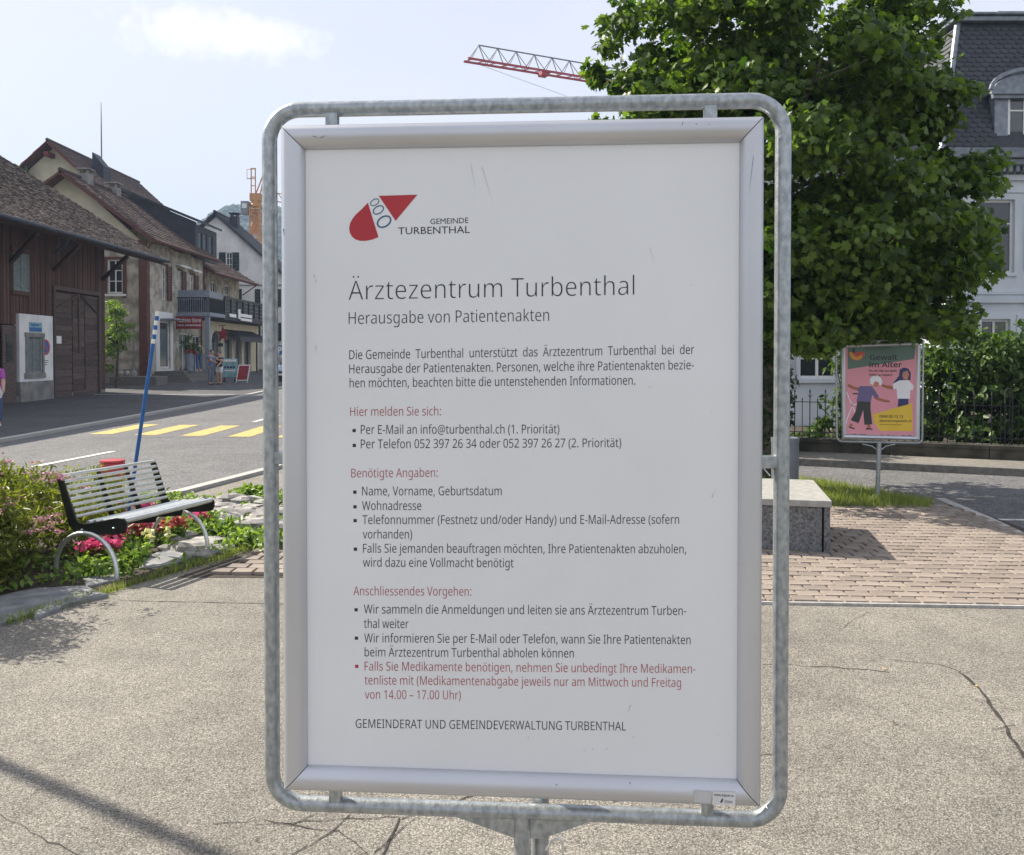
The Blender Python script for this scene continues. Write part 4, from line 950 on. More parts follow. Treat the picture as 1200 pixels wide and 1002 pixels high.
# ------------------------------------------------------------------ maple tree
rng = np.random.default_rng(21); TB = Vector((3.32, 11.25, 0))
tree = thing('maple_tree', 'large dark green maple tree filling the upper right, behind the big notice board', 'tree', TB)
ctr = Vector((3.55, 11.1, 4.15))
pts, outs = [], []
for c, rad, nc, nl, cr in ((ctr, (1.95, 2.1, 2.85), 210, 33000, .42), ((3.9, 10.7, 2.75), (1.45, 1.5, .85), 60, 10500, .42), ((1.75, 10.9, 4.6), (.85, .9, 1.1), 30, 4600, .40),
                            ((5.62, 11.0, 3.45), (.5, .8, 1.15), 34, 4700, .32), ((5.25, 10.9, 5.0), (.45, .7, .5), 16, 1900, .28), ((4.9, 10.9, 6.0), (.6, .6, .35), 12, 700, .25), ((2.6, 10.9, 6.0), (1.1, 1.0, 1.0), 30, 4800, .40), ((1.2, 10.8, 5.1), (.2, .4, .9), 9, 520, .2), ((1.1, 10.7, 4.45), (.45, .4, .25), 9, 640, .2),
                            ((4.9, 10.6, 2.55), (.75, .6, .7), 26, 3900, .32), ((3.6, 10.2, 2.1), (.6, .35, .28), 16, 1600, .2), ((4.5, 10.2, 2.35), (.7, .35, .25), 16, 1500, .2)):
    p, o, _ = crown_points(rng, c, rad, nc, nl, cr, .42, .16); pts.append(p); outs.append(o)
pts = np.concatenate(pts); outs = np.concatenate(outs)
k = pts[:, 2] > np.where(pts[:, 0] > 3.75, 1.97, 1.72)+.07*np.sin(pts[:, 0]*9)+.05*np.sin(pts[:, 0]*23)+rng.normal(size=len(pts))*.05; pts, outs = pts[k], outs[k]
crown = leaves('crown', pts, .096, 'maple', M['maple'], tree, up=.5, rng=rng, outward=outs)
m = MB(); m.tube([TB+Vector((0, 0, -.05)), TB+Vector((0, 0, .25)), TB+Vector((.02, -.02, 1.4)), TB+Vector((.08, -.03, 2.8)), TB+Vector((.3, -.1, 4.6)), TB+Vector((.4, -.1, 6.4))], [.19, .14, .125, .11, .07, .02], 14)
m.build('trunk', M['bark'], tree, smooth=True)
m = MB(); rr = random.Random(5)
for i in range(26):
    z0 = rr.uniform(1.9, 5.5); a = rr.uniform(0, 6.28); l_ = rr.uniform(1.1, 2.4)*(1-.1*(z0-2)); p0 = TB+Vector((.06*z0-.05, -.02*z0, z0))
    d = Vector((math.cos(a), math.sin(a), rr.uniform(.15, .6))); p1 = p0+d*l_*.5+Vector((0, 0, .05)); p2 = p0+d*l_+Vector((0, 0, -.05))
    m.tube([p0, p1, p2], [.04, .025, .008], 7)
    for j in range(4):
        t = rr.uniform(.3, 1); q0 = p0.lerp(p2, t); e = Vector((rr.uniform(-1, 1), rr.uniform(-1, 1), rr.uniform(-.2, .6))); m.tube([q0, q0+e*.5], [.012, .004], 5)
m.build('limb', M['bark'], tree, smooth=True)
ip = [(TB.x+.17*math.cos(a)*rr.uniform(.8, 1.3), TB.y+.17*math.sin(a)*rr.uniform(.8, 1.3), z) for a, z in [(rr.uniform(0, 6.28), rr.uniform(.1, 2.3)) for _ in range(1500)]]
leaves('ivy', ip, .07, 'oval', M['ivy'], tree, rng=rng, outward=None)

# dry leaves lying about
DL = 'dry leaves on the asphalt'
def dry(px, py, s, mt, label, g=None):
    p = G(px, py, .006); m = MB(); a = random.uniform(0, 6.28)
    prof = [(0, 0, 0), (.2, .3, .012), (.15, .7, .02), (0, 1, .006), (-.2, .65, .018), (-.22, .25, .01)]
    ca, sa = math.cos(a), math.sin(a)
    m.add([(p.x, p.y, p.z+.004)]+[(p.x+s*(x*ca-y*sa), p.y+s*(x*sa+y*ca), p.z+z*s*8) for x, y, z in prof[1:]], [(0, 1, 2, 3), (0, 3, 4, 5)])
    o = m.build('fallen_leaf', M[mt]); tag(o, label, 'leaf', g)
dry(722, 937, .035, 'litter', 'yellow leaf on the asphalt just above the lower tube of the notice board', DL)
dry(1051, 848, .03, 'dlitter', 'dark brown leaf alone on the asphalt right of the notice board', DL)
dry(1146, 805, .028, 'litter', 'orange leaf lying in the bent crack at the right', DL)
dry(1033, 783, .03, 'litter', 'yellowed leaf on the asphalt at the end of the thin crack', DL)
for i in range(7): dry(945+random.uniform(-20, 40), 768+random.uniform(-6, 12), .014, 'litter', 'tiny dry leaf scrap among others by the thin crack right of the notice board', 'leaf scraps by the thin crack')
for i in range(6): dry(1035+random.uniform(-25, 25), 632+random.uniform(-8, 8), .02, 'litter', 'tiny yellow leaf scrap among others on the sunlit bricks right of the trough', 'leaf scraps on the bricks')
# ------------------------------------------------------------------ bench
BO = Vector((-3.04, 6.68, 0)); BU = Vector((.33, .94, 0)).normalized(); BV = Vector((-.94, .33, 0)).normalized(); BLn = .96
def B(u, v, z): return BO+BU*u+BV*v+Vector((0, 0, z))
bench = thing('park_bench', 'metal slatted park bench with two curved tube legs beside the flower bed', 'bench', BO)
prof = []                                           # seat and back line (v, z), front to back
for t in range(5): a = R(90+t*22.5); prof.append((-.03+.035*math.sin(R(t*22.5))-.035, .415+.035*math.sin(a-R(0)) if False else .42+.03*math.cos(R(90-t*22.5))))
seat = [(-.065, .415), (-.062, .462), (-.03, .485), (.04, .487), (.36, .415), (.42, .425), (.455, .46), (.58, .77), (.606, .800)]
back = [(.645, .785), (.635, .745), (.52, .40), (.47, .345), (.36, .33), (.02, .36), (-.045, .375)]
for u in (-.05, BLn*.36, BLn*.68, BLn+.02):
    w = .012
    outl = seat+back if u in (-.05, BLn+.02) else [(.0, .44), (.36, .395), (.44, .41), (.60, .78), (.62, .80), (.64, .78), (.50, .40), (.45, .355), (.36, .345), (.02, .38)]
    m = MB(); m.prism([B(u, v, z) for v, z in outl], BU*w); m.build('side_plate' if len(outl) > 12 else 'slat_support', M['dkmetal'], bench, bevel=.003)
# slats: on the seat and on the back, each its own tube
def slat(v, z, r=.0145):
    m = MB(); m.tube([B(-.037, v, z), B(BLn+.019, v, z)], r, 10); m.build('slat', M['steel'], bench, smooth=True)
for k in range(6): v = -.03+k*.073; slat(v, .456-(v*.12 if v > 0 else 0)+.010, .021)
for k in range(8): t = k/7; slat(.460+t*.140, .468+t*.322)
for u in (-.085, BLn+.01):                           # arched legs
    m = MB(); pts = []
    for k in range(17):
        a = R(180-k*180/16); pts.append(B(u, .31-.31*math.cos(a)*-1 if False else .31+.31*math.cos(R(k*180/16)), .355*math.sin(R(k*180/16))**.8))
    m.tube(pts, .0185, 12); m.build('leg', M['steel'], bench, smooth=True)
for u in (-.052, BLn+.032):
    m = MB()
    for v, z in ((.06, .41), (.38, .375)): m.lathe(B(u, v, z-.008), [(.010, 0), (.012, .008), (.004, .014)], 8)
    m.build('bolt', M['steel'], bench)

# ------------------------------------------------------------------ flower bed
bed = [(-3.33, 5.5), (-3.18, 5.9), (-2.98, 6.35), (-2.72, 6.9), (-2.52, 7.35), (-2.36, 7.85), (-2.2, 8.3), (-1.5, 8.9), (-1.6, 9.6), (-2.7, 10.2), (-3.6, 10.3), (-4.35, 10.5), (-5.3, 8.6), (-6.3, 7.0), (-6.6, 5.4), (-4.6, 4.6)]
bs = quadsheet('flower_bed', [(x, y, .012) for x, y in bed], M['soil']); struct(bs)
rng = np.random.default_rng(31)
FST = [gp((162, 672), (208, 666), (230, 655), (195, 646), (168, 655)), gp((-10, 740), (60, 718), (130, 701), (100, 688), (40, 692), (-10, 703)), gp((98, 694), (142, 684), (138, 672), (94, 680)), gp((190, 660), (246, 650), (262, 630), (200, 632))]
gcp = []
for x, y, _ in scatter(bed, 9000, 0):
    d = mnoise.noise(Vector((x*1.6, y*1.6, 0)))
    if any(inpoly(x, y, f_) for f_ in FST): continue
    if d > -.08 or (x > -2.8 and y > 7.4 and random.random() < .75): gcp.append((x, y, .02+.07*max(0, d+.25)+random.random()*.05))
gc = leaves('ground_cover', gcp, .055, 'oval', M['herb'], None, up=.7, rng=rng); tag(gc, 'low green leafy plants covering the flower bed under the bench', 'ground cover', kind='stuff')
# grass fringe along the bed's front edge
fp = []
edge = bed[:7]
for (x0, y0), (x1, y1) in zip(edge, edge[1:]):
    for _ in range(430):
        t = random.random(); w = random.gauss(.0, .035); fp.append((x0+(x1-x0)*t+w+.02, y0+(y1-y0)*t-w*.3, .005))
fg = leaves('edge_grass', fp, .05, 'blade', M['grass'], None, vertical=True, rng=rng, sizevar=.6); tag(fg, 'ragged grass fringe between the flower bed and the asphalt', 'grass', kind='stuff')
# bare flat stones in the bed's front edge
def flatstone(pts, z, label):
    m = MB(); c = Vector((sum(p[0] for p in pts)/len(pts), sum(p[1] for p in pts)/len(pts), 0)); n = len(pts)
    ring = []
    for i in range(n):
        a, b = Vector((*pts[i], 0)), Vector((*pts[(i+1) % n], 0))
        for t in (0, .33, .66): q_ = a.lerp(b, t); ring.append(q_+Vector((random.uniform(-.015, .015), random.uniform(-.015, .015), 0)))
    N = len(ring)
    for f_, zz in ((1.0, 0), (1.0, z*.7), (.93, z)): m.v += [tuple(c+(r-c)*f_+Vector((0, 0, zz+random.uniform(-.004, .004)))) for r in ring]
    for k in range(2):
        for i in range(N): j = (i+1) % N; m.f.append((k*N+i, k*N+j, (k+1)*N+j, (k+1)*N+i))
    m.v.append((c.x, c.y, z+.006)); C_ = len(m.v)-1
    for i in range(N): m.f.append((2*N+i, 2*N+(i+1) % N, C_))
    tag(m.build('flat_stone', M['flat_rock']), label, 'stone', 'flat stones in the edge of the flower bed')
flatstone(gp((-10, 738), (60, 716), (128, 700), (100, 690), (40, 694), (-10, 705)), .035, 'long grey flat stone at the left, below the pink flowering bush')
flatstone(gp((38, 727), (72, 716), (66, 708), (40, 716)), .03, 'small flat stone in the grass left of the bench')
flatstone(gp((162, 670), (205, 664), (226, 655), (195, 648), (170, 655)), .035, 'pale flat stone between the two bench legs')
flatstone(gp((100, 692), (140, 682), (136, 674), (96, 682)), .03, 'flat stone beside the near front bench leg')
def rock(x, y, sx, sy, sz, label, grp, z0=0, mt='rock'):
    m = MB(); r_ = random.Random(int(x*991+y*77)); rot = r_.uniform(-.5, .9); n1, n2 = 9, 5
    for i in range(n2+1):
        ph = math.pi*i/n2
        for j in range(n1):
            th = 2*math.pi*j/n1; d = Vector((math.sin(ph)*math.cos(th), math.sin(ph)*math.sin(th), math.cos(ph)))
            f_ = 1+.30*mnoise.noise(d*1.7+Vector((x*3, y*3, 1)))+.14*mnoise.noise(d*5+Vector((x, y*9, 1)))
            d = Vector((round(d.x*2.2)/2.2*.35+d.x*.65, d.y, max(-.5, min(.62, d.z))))*f_
            X, Y_ = d.x*sx, d.y*sy; m.v.append((x+X*math.cos(rot)-Y_*math.sin(rot), y+X*math.sin(rot)+Y_*math.cos(rot), z0+max(-.03, d.z*sz+sz*.45)))
    for i in range(n2):
        for j in range(n1): m.f.append((i*n1+j, (i+1)*n1+j, (i+1)*n1+(j+1) % n1, i*n1+(j+1) % n1))
    tag(m.build('rock', M[mt]), label, 'rock', grp)
R1 = 'rough rocks in the flower bed'
rk = [(300, 614, .17), (318, 600, .16), (285, 600, .15), (268, 606, .14), (327, 618, .14), (298, 596, .15), (275, 595, .13), (314, 588, .14), (258, 598, .13), (243, 588, .14), (290, 585, .15), (270, 582, .15), (305, 605, .13), (331, 600, .15), (334, 612, .12), (262, 590, .12)]
rl = ['broad rough rock in the middle front of the pile', 'rough rock left of the tube, mid height of the pile', 'pale rock in the centre of the pile', 'rough rock at the left front of the pile', 'rock at the right front of the pile beside the tube', 'rough rock in the upper middle of the pile', 'rock in the left middle of the pile', 'rock at the back right of the pile', 'leftmost rock of the pile, beside the bench seat end', 'pale rock at the back left of the pile behind the bench end', 'rock at the back centre of the pile', 'rearmost rock of the pile towards the kerb', 'small rock wedged in the right centre of the pile', 'rock of the pile seen between tube and board', 'lowest rock of the pile seen between tube and board', 'flat rock at the back left centre of the pile']
for (x, y, s), lb in zip(rk, rl): p = G(x, y+8); rock(p.x, p.y, s*1.25, s*.85, s*.75, lb, R1)
for x, y, s, lb in [(240, 634, .12, 'low pale rock just behind the far front bench leg'), (225, 640, .14, 'largest low pale rock inside the far arched bench leg'), (258, 642, .1, 'low pale rock right of the far front bench leg foot'), (232, 650, .11, 'low pale rock at the foot of the far front bench leg'), (212, 628, .12, 'low pale rock under the top of the far arched leg'), (262, 632, .08, 'small pale rock between the far bench leg and the rock pile'), (205, 640, .1, 'pale rock by the white flowers inside the far arched leg')]: p = G(x, y+4); rock(p.x, p.y, s*1.5, s*1.0, s*.5, lb, 'pale rocks by the far bench leg')
for x, y, s, lb in [(225, 590, .13, 'dark rough rock just behind the far end of the bench seat'), (208, 584, .12, 'leftmost dark rock behind the bench by the kerb'), (238, 582, .13, 'rightmost dark rock behind the bench by the kerb')]: p = G(x, y+8); rock(p.x, p.y, s*1.4, s*.8, s*.5, lb, 'dark rocks by the road kerb')
# flowers
def flower(px, py, r, n, mt, label, grp, z=.16, leaf='herb'):
    p = G(px, py+16); t = thing('bedding_plant', label, 'flowers', (p.x, p.y, 0), grp)
    q_ = [(p.x+random.gauss(0, r*.5), p.y+random.gauss(0, r*.5), z+random.uniform(-.05, .05)) for _ in range(n)]
    leaves('flower_head', q_, .036, 'petal', M[mt], t, up=1.0, rng=rng)
    q_ = [(p.x+random.gauss(0, r*.6), p.y+random.gauss(0, r*.6), random.uniform(.02, z-.02)) for _ in range(n)]
    leaves('foliage', q_, .06, 'oval', M[leaf], t, up=.5, rng=rng)
for px, py, r, n, mt, lab in ((134, 632, .10, 130, 'pink', 'bright pink bedding flowers under the near end of the seat'), (112, 645, .12, 150, 'pink', 'pink bedding flowers under the near arched leg'), (132, 645, .09, 90, 'pink', 'pink bedding flowers beside the near front leg'),
    (172, 597, .08, 80, 'pink', 'pink bedding flowers between the two back supports of the bench'), (234, 606, .09, 120, 'pink', 'round pink flower clump right of the bench seat end'), (208, 616, .09, 90, 'redfl', 'red flower clump framed by the far arched leg'), (162, 622, .08, 80, 'redfl', 'red flower clump below the middle of the seat'),
    (186, 622, .06, 50, 'redfl', 'dark red flower clump inside the far arched leg'), (172, 620, .06, 50, 'pink', 'small rose flower clump below the seat'), (140, 600, .07, 60, 'redfl', 'red flower clump behind the backrest'), (176, 632, .05, 26, 'whitefl', 'small white flowers below the seat'), (196, 628, .04, 16, 'whitefl', 'small white flowers by the pale rocks')):
    flower(px, py, r, n, mt, lab, 'bedding flowers round the bench')
# clumps of fresh green leaves
for i, (px, py, r) in enumerate(((146, 656, .15), (205, 628, .07), (262, 620, .2), (290, 632, .16), (318, 640, .12), (250, 608, .14), (315, 580, .14), (288, 577, .1), (328, 632, .12), (120, 668, .2), (160, 652, .1), (238, 618, .1), (334, 585, .12), (300, 576, .1))):
    p = G(px, py+6); t = thing('leafy_plant', 'fresh green leafy clump '+['in front of the near arched leg', 'inside the far arched leg', 'between the rocks and the bench end', 'at the bed edge in front of the rock pile', 'at the bed edge beside the notice board tube', 'left of the rock pile', 'behind the rock pile by the tube', 'behind the rock pile towards the road', 'just left of the tube below the rocks', 'under the near end of the bench', 'between the two arched legs', 'right of the far front leg', 'seen between tube and board', 'at the back of the bed near the kerb'][i], 'plant', (p.x, p.y, 0), 'leafy clumps in the flower bed')
    q_ = [(p.x+random.gauss(0, r*.55), p.y+random.gauss(0, r*.55), .02+random.random()*.11) for _ in range(int(1400*r))]
    leaves('foliage', q_, .07, 'oval', M['herb'], t, up=.6, rng=rng)
# ------------------------------------------------------------------ pink flowering bush on the left
sc = thing('spirea_bush', 'large yellow green bush with faded pink flower heads at the left of the bench', 'bush', (-4.4, 6.7, 0))
P1 = []; O1 = []; FL = []
for c, rad, nc, nl in (((-4.5, 6.6, .46), (.80, .75, .44), 110, 13000), ((-3.98, 6.3, .40), (.38, .40, .38), 50, 5000), ((-4.25, 5.85, .80), (.52, .45, .60), 60, 6200), ((-4.5, 7.5, .46), (.5, .6, .30), 50, 4200), ((-5.5, 6.5, .5), (.8, .9, .5), 70, 5000), ((-3.85, 7.5, .28), (.3, .35, .20), 24, 1300)):
    p, o, cl = crown_points(rng, c, rad, nc, nl, .19, .45, .1); P1.append(p); O1.append(o); FL.append(cl[cl[:, 2] > c[2]-.05])
P1 = np.concatenate(P1); O1 = np.concatenate(O1); k = P1[:, 2] > .03; P1, O1 = P1[k], O1[k]
leaves('foliage', P1, .072, 'lance', M['spirea'], sc, up=.2, outward=O1, rng=rng)
FL = np.concatenate(FL); q_ = []
for f_ in FL:
    if random.random() < .72:
        a = f_+np.array([0, 0, random.uniform(.09, .17)]); s_ = random.uniform(.02, .035)
        for _ in range(24): q_.append((a[0]+random.gauss(0, s_), a[1]+random.gauss(0, s_), a[2]+random.gauss(0, .008)))
for cx, cy in ((48, 608), (55, 618), (60, 606), (70, 622), (44, 612), (72, 560), (66, 556), (38, 622), (65, 612)):
    p = P(cx, cy, 6.3+random.uniform(-.1, .1))
    for _ in range(26): q_.append((p.x+random.gauss(0, .03), p.y+random.gauss(0, .03), p.z+random.gauss(0, .012)))
leaves('flower_head', q_, .017, 'petal', M['spfl'], sc, up=1, rng=rng)
m = MB()
for i in range(90):
    e = P1[rng.integers(len(P1))]; x, y = e[0]*.7-4.4*.3, e[1]*.7+6.7*.3; m.tube([(x, y, 0), ((x+e[0])/2, (y+e[1])/2, e[2]*.6), tuple(e)], [.006, .004, .002], 5)
m.build('stem', M['bark'], sc)

for i, (x, y, r, n, lb) in enumerate(((-4.25, 8.75, .3, 900, 'tall leafy clump in front of the red hydrant behind the bench'), (-3.95, 8.1, .3, 800, 'leafy clump seen through the backrest slats of the bench'), (-4.65, 8.7, .35, 900, 'leafy clump behind the bench beside the pink flowering bush'))):
    t = thing('leafy_plant', lb, 'plant', (x, y, 0), 'leafy clumps behind the bench'); p, o, _ = crown_points(rng, (x, y, .34), (r, r, .30), 26, n, .13, .3)
    k = p[:, 2] > .02; leaves('foliage', p[k], .07, 'lance', M['spirea'], t, rng=rng, outward=o[k])
# ------------------------------------------------------------------ marker pole, hydrant
pa, pb = G(150.5, 600), P(185, 365, 9.6); mp_ = thing('marker_pole', 'leaning blue snow pole with white bands at its top behind the bench', 'pole', pa)
m = MB(); c_ = pa.lerp(pb, .84); m.tube([pa, c_], .021, 12); m.build('shaft', M['blue'], mp_, smooth=True)
for k in range(7):
    a, b = pa.lerp(pb, .84+k*.16/7), pa.lerp(pb, .84+(k+1)*.16/7); m = MB(); m.tube([a, b], .0214, 12); m.build('band', M['white' if k % 2 == 0 else 'blue'], mp_, smooth=True)
hp = P(132, 560, 9.2); hy = thing('hydrant', 'red hydrant head with side knobs showing above the bench back', 'hydrant', (hp.x, hp.y, 0))
m = MB(); m.lathe((hp.x, hp.y, 0), [(.15, 0), (.15, .05), (.11, .06), (.11, .42), (.148, .44), (.148, .48), (.122, .60), (.128, .61), (.125, .63), (.05, .64)], 24); m.build('body', M['red'], hy, smooth=True)
for s in (-1, 1):
    m = MB(); m.tube([(hp.x+s*.11, hp.y, .57), (hp.x+s*.14, hp.y, .57)], .02, 10); m.build('knob', M['dkmetal'], hy)

# ------------------------------------------------------------------ lamp post out of frame, its shadow crosses the plaza
lp_ = Vector((-5.95, 5.80, 0)); lamp = thing('street_lamp', 'plain grey street lamp post left of the frame that casts the diagonal shadow', 'lamp', lp_)
m = MB(); m.tube([lp_, lp_+Vector((0, 0, 1)), lp_+Vector((0, 0, 7.5))], [.065, .045, .036], 16); m.build('post', M['galv'], lamp, smooth=True)
m = MB(); m.bar(lp_+Vector((0, 0, 7.4)), lp_+Vector((-.6, .3, 7.5)), .18, .08); m.build('lamp_head', M['alu'], lamp)

# ------------------------------------------------------------------ people
def skin_mesh(nodes_, edges, lev=2):
    me = bpy.data.meshes.new('tmp'); me.from_pydata([n[0] for n in nodes_], edges, []); o = bpy.data.objects.new('tmp', me); COL.objects.link(o)
    md = o.modifiers.new('s', 'SKIN'); md.use_smooth_shade = True
    for i, n in enumerate(nodes_):
        r = n[1] if isinstance(n[1], tuple) else (n[1], n[1]); me.skin_vertices[0].data[i].radius = (r[0]*(1.25 if r[0] > .02 else 1), r[1]*(1.25 if r[0] > .02 else 1))
    me.skin_vertices[0].data[0].use_root = True
    sb = o.modifiers.new('d', 'SUBSURF'); sb.levels = lev
    bpy.context.view_layer.update(); r = bpy.data.meshes.new_from_object(o.evaluated_get(bpy.context.evaluated_depsgraph_get()))
    bpy.data.objects.remove(o); return r
def person(label, loc, face, hgt=1.72, top='shirtb', legs='greyt', shorts=False, hair='hair', arm_l=(10, 0), arm_r=(10, 0), stride=0, lean=0, name='person', cat='person', grp=None, sleeve=.5):
    """arm_*: (swing forward deg at shoulder, bend deg at elbow); face: heading angle, figure looks along it"""
    root = thing(name, label, cat, loc, grp); s = hgt/1.72; f = Vector((math.cos(face), math.sin(face), 0)); r = Vector((f.y, -f.x, 0)); up = Vector((0, 0, 1))
    def V(a, b, c): c_ = c; return (r*a+f*(b+lean*max(0, c-.95))+up*c_)*s
    N = []; E = []; idx = {}
    def nd(k, p, rad, par=None):
        idx[k] = len(N); N.append((tuple(p), tuple(x*s for x in rad) if isinstance(rad, tuple) else rad*s))
        if par is not None: E.append((idx[par], idx[k]))
    nd('pel', V(0, 0, .95), (.15, .11)); nd('wai', V(0, 0, 1.10), (.13, .10), 'pel'); nd('che', V(0, 0, 1.28), (.16, .115), 'wai'); nd('nb', V(0, -.01, 1.41), (.11, .08), 'che')
    nd('nk', V(0, 0, 1.48), .055, 'nb'); nd('hd0', V(0, .02, 1.55), (.072, .085), 'nk'); nd('hd1', V(0, .025, 1.62), (.08, .098), 'hd0'); nd('hd2', V(0, .01, 1.69), (.06, .075), 'hd1')
    nd('nose', V(0, .115, 1.595), .012, 'hd0')
    arms = {}
    for sd, k, (sw, bd) in ((-1, 'L', arm_l), (1, 'R', arm_r)):
        nd('sh'+k, V(sd*.17, 0, 1.39), .055, 'nb'); a = R(sw); e = V(sd*.21, math.sin(a)*.28, 1.38-math.cos(a)*.28); nd('el'+k, e, .040, 'sh'+k)
        a2 = a+R(bd); w = e+(f*math.sin(a2)-up*math.cos(a2)+r*sd*.02)*.25*s; nd('wr'+k, w, .026, 'el'+k); d = (w-e).normalized()
        pm0 = w+d*.06*s; nd('pa'+k, pm0, (.032, .018), 'wr'+k)
        for j in range(4): nd(f'f{j}{k}', pm0+d*(.085-.008*abs(j-1.5))*s+f*(j-1.5)*.022*s, .009, 'pa'+k)
        nd('th'+k, w+d*.07*s+f*.05*s, .010, 'wr'+k)
        st = stride*sd; hip = V(sd*.09, 0, .90); nd('hi'+k, hip, .085, 'pel'); kn = V(sd*.10, math.sin(st)*.45+.02, .48); nd('kn'+k, kn, .058, 'hi'+k)
        an = V(sd*.10, math.sin(st)*.8-.02, .085+abs(math.sin(st))*.04*(st < 0)); nd('an'+k, an, .038, 'kn'+k); nd('to'+k, an+f*.16*s-up*.045*s, (.035, .03), 'an'+k)
    me = skin_mesh(N, E); me.materials.append(M['skin']); b = bpy.data.objects.new('body', me); COL.objects.link(b); b.parent = root
    def cloth(nm, keys, edges, grow, mt, lev=1):
        n2 = []
        for k_, fac in keys:
            if isinstance(k_, tuple): a, b_, t = k_; pa_, pb_ = Vector(N[idx[a]][0]), Vector(N[idx[b_]][0]); p = pa_.lerp(pb_, t); rad = N[idx[a]][1]
            else: p = Vector(N[idx[k_]][0]); rad = N[idx[k_]][1]
            rad = rad if isinstance(rad, tuple) else (rad, rad); n2.append((tuple(p), (rad[0]*fac+grow, rad[1]*fac+grow)))
        me = skin_mesh(n2, edges, lev+1); me.materials.append(M[mt]); o = bpy.data.objects.new(nm, me); COL.objects.link(o); o.parent = root
    t_ = sleeve
    cloth('shirt', [('wai', 1), (('pel', 'wai', .15), .95), ('che', 1), ('nb', 1), ('shL', 1), (('elL', 'shL', 1-t_), 1.05), ('shR', 1), (('elR', 'shR', 1-t_), 1.05)], [(0, 1), (0, 2), (2, 3), (3, 4), (4, 5), (3, 6), (6, 7)], .012, top)
    t_ = .0 if shorts else .93
    kk = [('pel', 1), (('wai', 'pel', .25), 1), ('hiL', 1), ('hiR', 1)]
    if shorts: kk += [(('hiL', 'knL', .75), 1), (('hiR', 'knR', .75), 1)]; ed = [(0, 1), (0, 2), (0, 3), (2, 4), (3, 5)]
    else: kk += [('knL', 1), ('knR', 1), (('anL', 'knL', .08), 1.15), (('anR', 'knR', .08), 1.15)]; ed = [(0, 1), (0, 2), (0, 3), (2, 4), (3, 5), (4, 6), (5, 7)]
    cloth('shorts' if shorts else 'trousers', kk, ed, .012, legs)
    hm = skin_mesh([(tuple(V(0, -.02, 1.60)), (.082*s, .085*s)), (tuple(V(0, -.005, 1.68)), (.082*s, .092*s)), (tuple(V(0, .02, 1.715)), (.06*s, .07*s))], [(0, 1), (1, 2)]); hm.materials.append(M[hair]); o = bpy.data.objects.new('hair', hm); COL.objects.link(o); o.parent = root
    for k in 'LR':
        a = Vector(N[idx['an'+k]][0]); sm = skin_mesh([(tuple(a-f*.05-up*.03), (.045, .04)), (tuple(a+f*.07-up*.045), (.045, .035)), (tuple(a+f*.17-up*.05), (.038, .025))], [(0, 1), (1, 2)], 1)
        sm.materials.append(M['shoe' if legs != 'denim' else 'wcloth']); o = bpy.data.objects.new('shoe', sm); COL.objects.link(o); o.parent = root
    for k in (-1, 1):
        m = MB(); e = V(k*.03, .105, 1.62); m.tube([tuple(e+root.location), tuple(e+f*.008+root.location)], .009, 6); m.build('eye', M['ink'], root)
    return root
def GG(px, Y): return Vector(((px-600)*Y/1000, Y, h(Y)+.06))
w1 = GG(-8, 20.1)
pw = person('woman in a purple top walking at the left edge with a bag', w1, R(-60), 1.66, 'purple', 'denim', arm_l=(25, 25), arm_r=(-15, 10), stride=.3, sleeve=.9)
m = MB(); bg_ = w1+Vector((.17, -.16, .72)); m.tube([bg_+Vector((0, 0, 0)), bg_+Vector((.01, 0, .12)), bg_+Vector((0, 0, .26))], [.10, .13, .07], 12); m.tube([bg_+Vector((-.05, 0, .25)), bg_+Vector((-.08, 0, .5)), bg_+Vector((.0, 0, .25))], .008, 6)
tag(m.build('handbag', M['wcloth'], smooth=True), 'white bag held by the woman in purple at the left edge', 'bag')
mn = GG(247, 44); person('man in a blue shirt reaching out beside the shop entrance', mn, R(-20), 1.78, 'shirtb', 'greyt', arm_l=(60, 20), arm_r=(45, 30), lean=.08, sleeve=.6)
mn = GG(257, 44.3); person('woman in a dark top and white shorts next to the man', mn, R(-110), 1.68, 'dkshirt', 'wcloth', True, arm_l=(35, 20), arm_r=(20, 30), sleeve=.4)
# ------------------------------------------------------------------ barn (front wall faces the road, +x)
BX, BY0, BY1 = -17.9, 19.0, 37.5
def wy(px, X=BX): return X*1000/(px-600)            # distance along a wall at x=X seen at photo column px
def wz(px, py, X=BX): return P(px, py, wy(px, X)).z
barn = thing('wooden_barn', 'old brown wooden barn with a tiled overhanging roof and big plank gate at the left', 'barn', (BX, 30, 0))
eo = Vector((BX, BY0, 0)); uy = Vector((0, 1, 0)); nx_ = Vector((1, 0, 0))
def bl(px): return wy(px)-BY0
g0, g1, gz = bl(62), bl(114), 4.35; d0, d1, dz = bl(2), bl(18), 2.85; q0, q1, qz = bl(21), bl(60.5), 3.3
m = MB(); m.box(BX-9, BX-.2, BY0, BY1-.02, 0, 7.05); m.build('core_wall', M['woodb'], barn)
m = MB(); r_ = random.Random(4); a = 0.0; L_ = BY1-BY0; cnt = 0
fmb = MB()
while a < L_-.05:
    w = r_.uniform(.17, .24); c = a+w/2; z0 = 3.32 if q0-.1 < c < q1 else (gz+.05 if g0-.12 < c < g1+.08 else (dz+.05 if d0-.15 < c < d1+.12 else .3))
    pr = r_.uniform(0, .02)
    bxx = MB(); bxx.obox(eo+uy*a+Z*z0-nx_*.19, uy*(w-.03), Z*(7.05-z0), nx_*(.19+pr))
    if cnt < 120: bxx.build('plank', M['woodb'], barn)
    else: fmb.add(bxx.v, bxx.f)
    cnt += 1; a += w
if fmb.v: fmb.build('plank', M['woodb'], barn)
m = MB(); m.obox(eo-nx_*.19, uy*L_, Z*.3, nx_*.21); m.build('plinth', M['concrete'], barn)
